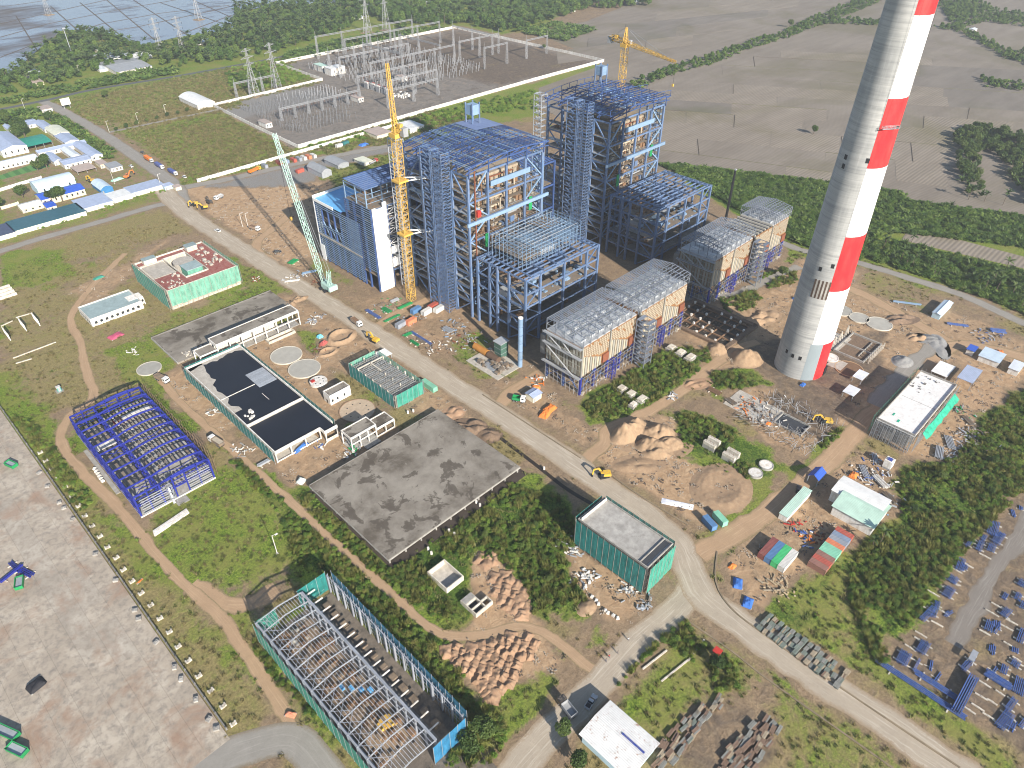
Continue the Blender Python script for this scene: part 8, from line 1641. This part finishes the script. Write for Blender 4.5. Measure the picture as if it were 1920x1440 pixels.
def frond(m, base, az, el, L, w, seg=5, droop=1.1, leaf=True, r=None):
    p = Vector(base); d = Vector((math.cos(az)*math.cos(el), math.sin(az)*math.cos(el), math.sin(el))); side = Vector((-math.sin(az), math.cos(az), 0)); prev = None
    for i in range(seg+1):
        t = i/seg; ww = w*math.sin(math.pi*min(1, .12+.88*t))**.7*(1 if t < .98 else .1)
        sag = Vector((0, 0, -.28*ww)); pts = (p-side*ww+sag, p, p+side*ww+sag)
        if prev:
            o = len(m.v); m.v += [tuple(q) for q in prev+pts]; m.f += [(o, o+1, o+4, o+3), (o+1, o+2, o+5, o+4)]
        prev = pts; p = p+d*(L/seg); el2 = math.asin(max(-1, min(1, d.z)))-droop/seg; d = Vector((math.cos(az)*math.cos(el2), math.sin(az)*math.cos(el2), math.sin(el2)))
def palm_crown(h, n, L, w, seed, lo=.1, hi=1.2, droop=1.3):
    r = random.Random(seed); m = MB()
    for i in range(n): frond(m, (0, 0, h), i*2.399+r.uniform(-.2, .2), r.uniform(lo, hi), L*r.uniform(.8, 1.1), w*r.uniform(.8, 1.15), 4, droop*r.uniform(.8, 1.2))
    return m
def trunk(h, r0, r1, seed, limbs=0):
    r = random.Random(seed); m = MB(); pts = [Vector((r.uniform(-.05, .05)*h*t, r.uniform(-.05, .05)*h*t, h*t)) for t in (0, .35, .7, 1)]
    for i in range(3): m.cyl(pts[i], pts[i+1], r0+(r1-r0)*i/3, 7, r0+(r1-r0)*(i+1)/3, False)
    for i in range(limbs): a = i*2.4+r.uniform(-.3, .3); q = pts[2].lerp(pts[3], r.uniform(0, .8)); m.cyl(q, q+Vector((math.cos(a)*h*.3, math.sin(a)*h*.3, h*.32)), r1*.6, 5, r1*.15, False)
    return m
PALM = [(palm_crown(9, 13, 4.6, .62, 1).mesh('palm_crown', LEAFP), trunk(9, .24, .15, 1).mesh('palm_trunk', BARK)), (palm_crown(7, 12, 4.2, .6, 2).mesh('palm_crown', LEAFP), trunk(7, .24, .15, 2).mesh('palm_trunk', BARK))]
BROAD = []
for k in range(3): BROAD.append((leafcloud(1500, 3.4, 3.0, .85, 20+k, 5.4).mesh('crown', LEAFT, fix=False), trunk(5.2, .3, .16, 30+k, 5).mesh('trunk', BARK)))
def tree(x, y, s, label, pal=True, k=0, group=None, name=None, sz=None):
    c_, t_ = (PALM if pal else BROAD)[k % (2 if pal else 3)]; o = thing(name or ('palm_tree' if pal else 'tree'), label, 'tree', (x, y, 0), rng.uniform(0, 6.28), group); a = obj('crown', c_, None, o); b_ = obj('trunk', t_, None, o); o.scale = (s, s, sz or s*rng.uniform(.85, 1.15)); return o
# templates for the masses that nobody could count
def template(name, me): o = bpy.data.objects.new(name, me); return o
TPL = {}
TPL['bush0'] = leafcloud(420, 1.1, .75, .30, 1).mesh('bush0', LEAF, fix=False); TPL['bush1'] = leafcloud(420, 1.25, .6, .30, 2).mesh('bush1', LEAF, fix=False); TPL['bushd'] = leafcloud(420, 1.1, .8, .30, 3).mesh('bushd', LEAFD, fix=False); TPL['treed'] = leafcloud(420, 2.6, 2.4, 1.0, 4, 3.2).mesh('treed', LEAFD, fix=False); TPL['treem'] = leafcloud(420, 2.6, 2.4, 1.0, 5, 3.4).mesh('treem', LEAFT, fix=False)
bm_ = palm_crown(.5, 10, 2.6, .52, 7, .55, 1.35, 1.3); TPL['banana'] = bm_.mesh('banana', LEAFB); TPL['nipa'] = palm_crown(.4, 12, 5.2, .5, 8, .7, 1.4, 1.1).mesh('nipa', LEAFP); mm = palm_crown(6.5, 12, 4.0, .55, 9); TPL['coco'] = mm.mesh('coco', LEAFP)
def tuft(n, h, w, seed, mat):
    r = random.Random(seed); m = MB()
    for i in range(n): a = r.uniform(0, 6.28); x, y = r.gauss(0, .28), r.gauss(0, .28); hh = h*r.uniform(.6, 1.2); lx, ly = math.cos(a)*hh*r.uniform(.2, .8), math.sin(a)*hh*r.uniform(.2, .8); m.add([(x-w*math.sin(a), y+w*math.cos(a), 0), (x+w*math.sin(a), y-w*math.cos(a), 0), (x+lx, y+ly, hh)], [(0, 1, 2)])
    return m.mesh('tuft', mat, fix=False)
TPL['tuft'] = tuft(26, .5, .09, 1, GRASSM); TPL['straw'] = tuft(26, .6, .08, 2, STRAW); TPL['weed'] = leafcloud(60, .55, .3, .3, 9).mesh('weed', LEAF, fix=False)
TPL['reed'] = tuft(60, 1.5, .11, 5, LEAFY); TPL['bushy'] = leafcloud(360, 1.0, .8, .28, 6).mesh('bushy', LEAFY, fix=False)
mm = MB(); rr = random.Random(3)
for _ in range(7): x, y, s = rr.gauss(0, .6), rr.gauss(0, .6), rr.uniform(.1, .35); mm.box(x, y, 0, x+s, y+s*rr.uniform(.5, 1.5), s*rr.uniform(.3, .8))
TPL['rubble'] = mm.mesh('rubble', M('rubble', (.36, .31, .25), .95, 0, .4, 1.0)); TPL['rubbled'] = mm.mesh('rubbled', M('rubble_dark', (.16, .12, .09), .95, 0, .4, 1.0))
TPL = {k: template(k, v) for k, v in TPL.items()}
def gn_scatter(name, label, cat, pts, tpl, smin, smax, zs=1.0, tilt=.15):
    """one object of uncountable plants: points carrying turn and size, a plant instanced on each"""
    pts = np.asarray(pts)
    if len(pts) == 0: return
    n = len(pts); me = bpy.data.meshes.new(name); me.vertices.add(n); me.vertices.foreach_set('co', np.column_stack([pts, np.full(n, .0)]).astype(np.float32).ravel())
    ra = me.attributes.new('turn', 'FLOAT_VECTOR', 'POINT'); ra.data.foreach_set('vector', np.column_stack([rng.normal(0, tilt, n), rng.normal(0, tilt, n), rng.uniform(0, 6.28, n)]).astype(np.float32).ravel())
    s = rng.uniform(smin, smax, n); sa = me.attributes.new('size', 'FLOAT_VECTOR', 'POINT'); sa.data.foreach_set('vector', np.column_stack([s, s, s*zs*rng.uniform(.8, 1.2, n)]).astype(np.float32).ravel())
    o = bpy.data.objects.new(name, me); link(o); tag(o, label, cat, kind='stuff')
    g = bpy.data.node_groups.new(name, 'GeometryNodeTree'); g.interface.new_socket('Geometry', in_out='INPUT', socket_type='NodeSocketGeometry'); g.interface.new_socket('Geometry', in_out='OUTPUT', socket_type='NodeSocketGeometry')
    gi = g.nodes.new('NodeGroupInput'); go = g.nodes.new('NodeGroupOutput'); ip = g.nodes.new('GeometryNodeInstanceOnPoints'); oi = g.nodes.new('GeometryNodeObjectInfo'); oi.inputs['Object'].default_value = TPL[tpl]; oi.inputs['As Instance'].default_value = True
    a1 = g.nodes.new('GeometryNodeInputNamedAttribute'); a1.data_type = 'FLOAT_VECTOR'; a1.inputs['Name'].default_value = 'turn'; a2 = g.nodes.new('GeometryNodeInputNamedAttribute'); a2.data_type = 'FLOAT_VECTOR'; a2.inputs['Name'].default_value = 'size'
    g.links.new(gi.outputs[0], ip.inputs['Points']); g.links.new(oi.outputs['Geometry'], ip.inputs['Instance']); g.links.new(a1.outputs[0], ip.inputs['Rotation']); g.links.new(a2.outputs[0], ip.inputs['Scale']); g.links.new(ip.outputs[0], go.inputs[0])
    md = o.modifiers.new('plants', 'NODES'); md.node_group = g; return o
def clear_of(p, boxes):
    k = np.ones(len(p), bool)
    for x0, y0, x1, y1 in boxes: k &= ~((p[:, 0] > x0) & (p[:, 0] < x1) & (p[:, 1] > y0) & (p[:, 1] < y1))
    return p[k]
FOOT = [(*[v-.5 for v in S(838, 1113)], *[v+10.5 for v in S(838, 1113)]), (80, 139, 147, 192), (133, 69, 150, 102), (266, 33, 316, 53), (34, 78, 62, 147), (28, 221, 60, 288), (198, 150, 281, 178), (79, 208, 109, 292), (101, 354, 143, 399), (80, 294, 150, 337), (175, 55, 218, 74), (214, 55, 245, 90)]
YARDP = [tuple(q) for q in (ya-yd*40-yn*.4, yb+yd*.5-yn*.4, yb+yn*62, ya-yd*40+yn*62)]
def off_road(p):
    k = ~inpoly(p[:, 0], p[:, 1], YARDP)
    for L, w in ROADS: k &= segdist(p[:, 0], p[:, 1], L, False) > w*.85
    return p[k]
def patchy(p, s, thr, seed): return p[vnoise(p[:, 0], p[:, 1], s, seed)*.65+vnoise(p[:, 0], p[:, 1], s*.35, seed+1)*.35 > thr]
# --- lush scrub
scr = [[(1690, 885), (1790, 858), (1850, 780), (1960, 700), (1960, 880), (1830, 1010), (1700, 1180), (1650, 1260), (1590, 1120), (1600, 1060), (1620, 1020), (1690, 960)], [(940, 900), (1050, 935), (1090, 1000), (1060, 1050), (1100, 1130), (1000, 1150), (985, 1090), (930, 1050), (830, 1040), (830, 1005), (905, 960)],
       [(555, 945), (585, 918), (735, 1062), (790, 1045), (790, 1070), (870, 1170), (820, 1160), (700, 1085)], [(640, 1090), (720, 1115), (800, 1180), (870, 1260), (890, 1330), (880, 1350), (740, 1215)], [(870, 1350), (900, 1320), (960, 1360), (930, 1430), (830, 1440), (860, 1390)], [(1090, 745), (1160, 700), (1240, 660), (1320, 650), (1340, 680), (1270, 725), (1190, 775), (1110, 785)], [(1270, 775), (1330, 785), (1420, 830), (1470, 880), (1400, 900), (1350, 850), (1280, 830)], [(1425, 515), (1490, 500), (1495, 530), (1440, 542)], [(1350, 560), (1400, 540), (1430, 560), (1410, 580), (1360, 590)], [(430, 865), (470, 865), (600, 985), (690, 1090), (600, 1080), (560, 1060), (520, 960)], [(1330, 1235), (1365, 1230), (1390, 1290), (1340, 1300)], [(1200, 1180), (1290, 1165), (1330, 1215), (1300, 1240), (1240, 1200)], [(1440, 940), (1560, 810), (1585, 805), (1475, 935), (1400, 985)], [(1330, 700), (1390, 695), (1430, 720), (1350, 735)], [(1150, 1275), (1200, 1225), (1262, 1168), (1275, 1180), (1210, 1235), (1160, 1285)], [(480, 1190), (540, 1260), (600, 1350), (560, 1330), (470, 1220)], [(20, 780), (60, 790), (130, 880), (180, 950), (150, 960), (80, 860)], [(300, 860), (420, 880), (440, 1030), (470, 1060), (300, 1000)][:0]]
P1 = [patchy(scatter(SP(q), .85), 7, .34, 3) for q in scr if q]; P1 = off_road(clear_of(np.vstack(P1), FOOT))
P1 = clear_of(P1, EXCL); rng.shuffle(P1); P9 = P1[:len(P1)//4]; P8 = P1[len(P1)//4:len(P1)*2//5]; P1 = P1[len(P1)*2//5:]; h1 = len(P1)//3; gn_scatter('reeds', 'yellow green reeds among the scrub', 'reeds', P9, 'reed', .5, 1.5); gn_scatter('scrub', 'yellowish bushes among the scrub', 'scrub', P8, 'bushy', .35, 1.2)
gn_scatter('scrub', 'dense green scrub filling the waste ground', 'scrub', P1[:h1], 'bush0', .35, 1.1); gn_scatter('scrub', 'lighter low scrub among the dense bushes', 'scrub', P1[h1:2*h1], 'bush1', .4, 1.05); gn_scatter('scrub', 'dark green bushes among the scrub', 'scrub', P1[2*h1:], 'bushd', .35, 1.15)
# --- grass and straw over the painted cover
def by_cover(kind, n, tpl, name, label, thr, lo, hi, wexp=1.0, box_=(-40, -60, 420, 470)):
    p = rng.uniform((box_[0], box_[1]), (box_[2], box_[3]), (n, 2)); w = W[kind][cover_at(p)]; p = p[(rng.random(n) < np.clip((w-thr)/(1-thr), 0, 1)**wexp)]; p = off_road(clear_of(p, FOOT+EXCL+[(190, 195, 400, 300)])); gn_scatter(name, label, 'grass', p, tpl, lo, hi)
by_cover('grass', 60000, 'tuft', 'grass', 'short green grass tufts over the open ground', .35, .7, 1.7); by_cover('dry', 42000, 'straw', 'dry_grass', 'dry straw coloured grass over the open ground', .3, .7, 1.6); by_cover('lush', 26000, 'weed', 'weeds', 'leafy green weeds over the damp ground', .2, .7, 1.7); by_cover('grass', 9000, 'weed', 'weeds', 'scattered leafy weeds in the grass', .45, .4, 1.1, 2)
by_cover('grass', 26000, 'tuft', 'grass', 'coarse green grass over the upper meadows', .35, 1.3, 2.6, 1, (180, 400, 430, 800)); by_cover('dry', 26000, 'straw', 'dry_grass', 'coarse straw grass over the upper meadows', .3, 1.3, 2.6, 1, (180, 400, 430, 800))
by_cover('sand', 22000, 'rubble', 'rubble', 'pale stones and scraps littering the bare ground', .3, .5, 1.6); by_cover('sand', 16000, 'rubbled', 'rubble', 'dark clods littering the bare ground', .3, .5, 1.6)
# --- plantation belts, groves
def belt(name, label, polys, dens, tpl, lo, hi, cat='plants', thr=.0, s=12, seed=1):
    p = np.vstack([scatter(SP(q), dens) for q in polys]); gn_scatter(name, label, cat, patchy(p, s, thr, seed) if thr else p, tpl, lo, hi, tilt=.08)
b1 = [(1235, 308), (1280, 310), (1430, 328), (1560, 345), (1643, 355), (1693, 363), (1700, 378), (1800, 390), (1920, 408), (1990, 420), (1990, 485), (1920, 465), (1800, 450), (1660, 435), (1620, 460), (1600, 500), (1570, 480), (1500, 458), (1440, 432), (1380, 392), (1300, 342)]
b2 = [(1620, 455), (1690, 455), (1850, 495), (1990, 530), (1990, 625), (1920, 590), (1830, 555), (1700, 510), (1600, 480)]
belt('banana_plantation', 'dense banana plantation belt behind the works', [b1], .28, 'banana', .8, 1.3); belt('nipa_palms', 'low palms growing through the plantation belt', [b1, b2], .03, 'nipa', .5, .9); belt('banana_plantation', 'looser banana plots beyond the far road', [b2], .16, 'banana', .7, 1.2, thr=.36)
belt('scrub', 'dark undergrowth beneath the plantation belts', [b1, b2], .08, 'bushd', 1.2, 2.2)
belt('banana_plantation', 'banana rows between the camp and the entrance road', [[(95, 225), (110, 215), (150, 240), (215, 285), (205, 305), (180, 290), (125, 250)]], .12, 'banana', 1.0, 1.7)
belt('banana_plantation', 'banana rows along the far asphalt road', [[(0, 190), (130, 160), (250, 135), (330, 128), (340, 138), (180, 165), (0, 200)], [(540, 100), (640, 75), (720, 62), (850, 50), (700, 85), (600, 105), (530, 118)], [(0, 215), (80, 205), (75, 225), (0, 235)]], .06, 'banana', 1.2, 2.2); belt('banana_plantation', 'pale green crop block behind the substation', [[(960, 60), (1040, 42), (1125, 55), (1060, 78)]], .05, 'banana', 1.3, 2.2)
g1 = [(25, 140), (70, 100), (115, 70), (150, 60), (200, 68), (260, 90), (330, 92), (385, 70), (440, 45), (440, 15), (540, 8), (640, 15), (690, 30), (640, 60), (540, 95), (430, 115), (330, 128), (250, 120), (170, 140), (130, 155), (60, 170), (0, 180), (0, 140)]; g2 = [(690, 30), (640, 12), (560, 8), (640, -10), (760, -20), (1000, -20), (1190, -15), (1250, -10), (1220, 12), (1090, 20), (1040, 40), (990, 55), (940, 62), (870, 45), (760, 55)]
belt('palm_grove', 'far palm grove along the flooded paddies', [g1], .014, 'coco', .9, 1.5); belt('palm_grove', 'dark tree mass in the far palm grove', [g1], .012, 'treed', .9, 1.7); belt('far_wood', 'far wood at the top of the view', [g2], .012, 'treed', 1.2, 2.2); belt('far_wood', 'palms in the far wood', [g2], .009, 'coco', 1.0, 1.5)
g3 = [(1785, 250), (1830, 238), (1870, 250), (1990, 260), (1990, 420), (1930, 395), (1905, 350), (1860, 285), (1830, 290), (1835, 340), (1850, 375), (1810, 365), (1795, 320)]; belt('grove', 'leafy grove round a bare plot at the right edge', [g3], .03, 'treem', .8, 1.3); belt('grove', 'low palms in the right edge grove', [g3], .02, 'nipa', .8, 1.3)
hd = [[(1180, 160), (1250, 128), (1340, 105), (1420, 72), (1470, 62), (1480, 72), (1420, 88), (1340, 120), (1250, 145), (1195, 170)], [(1470, 55), (1560, 20), (1640, -10), (1660, 0), (1570, 38), (1480, 70)], [(1560, 35), (1700, 42), (1700, 50), (1560, 46)], [(1760, 10), (1830, 0), (1870, 20), (1920, 25), (1990, 35), (1990, 60), (1850, 42), (1790, 55)], [(1745, 50), (1800, 48), (1870, 85), (1940, 120), (1990, 140), (1990, 150), (1880, 105), (1800, 62)], [(1875, 100), (1920, 95), (1960, 120), (1880, 112)], [(1835, 147), (1930, 158), (1990, 165), (1990, 180), (1850, 165)], [(1760, 0), (1800, -10), (1830, 30), (1780, 40)]]
belt('hedgerow', 'dark hedgerows dividing the far fields', hd, .02, 'treed', .5, 1.1); belt('hedgerow', 'banana and shrubs along the far hedgerows', hd, .03, 'banana', .9, 1.6)
belt('reeds', 'tall reeds and shrubs along the substation meadow', [[(430, 130), (520, 112), (590, 150), (480, 172), (430, 165)], [(548, 285), (760, 228), (900, 188), (1005, 170), (1008, 205), (900, 215), (780, 250)]], .05, 'bush0', 1.0, 2.4)
belt('reeds', 'dark shrubs beside the pylons', [[(425, 140), (490, 130), (520, 150), (470, 165), (430, 165)]], .05, 'bushd', 1.2, 2.4); belt('hedge_plants', 'leafy plants along the roadside shelter wall', [[(20, 440), (120, 408), (220, 380), (310, 355), (312, 362), (220, 388), (100, 425)]], .12, 'bush0', .5, 1.1)
for k, q in enumerate(scatter(SP([(1720, 890), (1850, 800), (1940, 740), (1940, 860), (1800, 1010), (1690, 1160), (1640, 1130), (1640, 1030)]), .005, 6)): tree(q[0], q[1], rng.uniform(.3, .62), 'young leafy tree rising from the east side scrub', False, k, 'young trees in the east side scrub')
for k, q in enumerate(scatter(SP([(960, 920), (1050, 960), (1070, 1040), (1060, 1120), (1000, 1120), (960, 1020), (860, 1030)]), .012, 6)): tree(q[0], q[1], rng.uniform(.25, .45), 'young leafy tree rising from the scrub beside the big deck', False, k, 'young trees beside the big deck')
# --- trees one can tell apart
TL = [(14, 232, 1.5, 0, 'tall dark tree behind the camp hall'), (48, 258, 1.8, 0, 'broad tree beside the green sports court'), (33, 262, 1.2, 0, 'smaller tree left of the broad camp tree'), (90, 318, 1.5, 0, 'dark tree at the lawn end'), (72, 322, 1.1, 0, 'tree left of the lawn end tree'), (44, 372, 1.2, 0, 'round tree in the brown garden'), (118, 378, 1.7, 0, 'broad tree hiding the blue roofed house'), (100, 382, 1.2, 0, 'tree left of the broad one by the blue roofed house'), (95, 228, 1.1, 0, 'tree at the far camp corner'), (190, 282, 1.0, 0, 'tree at the end of the banana rows'), (2, 395, 1.1, 0, 'tree cut by the left edge'), (1525, 252, .95, 0, 'lone round bush in the ploughed field'), (1372, 96, .9, 0, 'dark round tree in the hedgerow left of the chimney'), (1480, 52, 1.2, 0, 'tall hedgerow tree beside the chimney'), (1020, 92, .7, 0, 'lone dark bush on the substation end wall'), (1345, 1255, .8, 0, 'round bush beside the lower road kerb'), (905, 1378, 1.0, 0, 'big bush at the foot of the sand heaps'), (880, 1405, .9, 0, 'bush beside the grey steel hall end'), (1085, 1432, .8, 0, 'round tree beside the white shed'), (1058, 1375, .7, 0, 'small tree left of the white shed'), (1650, 1018, .7, 1, 'palm growing against the container row'), (1634, 1026, .6, 1, 'palm beside the workshop hall'), (1815, 375, .9, 1, 'palm at the lower corner of the right edge grove'), (1845, 378, .9, 1, 'second palm along the lower edge of the right grove'), (1880, 385, .9, 1, 'third palm along the lower edge of the right grove'), (1800, 282, 1.2, 0, 'tall tree at the left tip of the right edge grove'), (1875, 262, 1.3, 0, 'broad tree at the top of the right edge grove'), (1910, 275, 1.3, 0, 'tree near the right edge at the top of the grove'), (200, 185, 1.0, 0, 'dark bush in the middle of the upper meadow'), (1465, 520, .9, 0, 'dark round bush left of the chimney')]
for i, (px, py, s, pal, lab) in enumerate(TL): tree(*S(px, py), s, lab, bool(pal), i)
for i in range(8): x, y = S(220+i*19, 246-i*5.1); tree(x, y, .55, nth(i)+' small clipped tree along the gate lane, counted from the road', False, i, 'clipped trees along the gate lane')
for poly, n, lab, grp, s in ((g1, 60, 'coconut palm in the grove along the paddies', 'palms in the paddy grove', 1.1), (b2, 26, 'palm rising from the plots beyond the far road', 'palms beyond the far road', .8), (g2, 40, 'palm standing in the far wood', 'palms in the far wood', 1.2)):
    p = scatter(SP(poly), .01); rng.shuffle(p)
    for k, q in enumerate(p[:n]): tree(q[0], q[1], s*rng.uniform(.8, 1.3), lab, True, k, grp)
# ================================================================== air
HZ = bpy.data.materials.new('haze'); HZ.use_nodes = True; HZ.node_tree.nodes.clear(); ho = HZ.node_tree.nodes.new('ShaderNodeOutputMaterial'); hv = HZ.node_tree.nodes.new('ShaderNodeVolumePrincipled')
hv.inputs['Color'].default_value = (.86, .90, .96, 1); hv.inputs['Density'].default_value = .00016; hv.inputs['Anisotropy'].default_value = .2; HZ.node_tree.links.new(hv.outputs[0], ho.inputs['Volume'])
hz = obj('haze', MB().box(-9500, -9500, -1.2, 9800, 9800, 222), HZ); tag(hz, 'thin pale haze over the land', 'haze', kind='stuff')
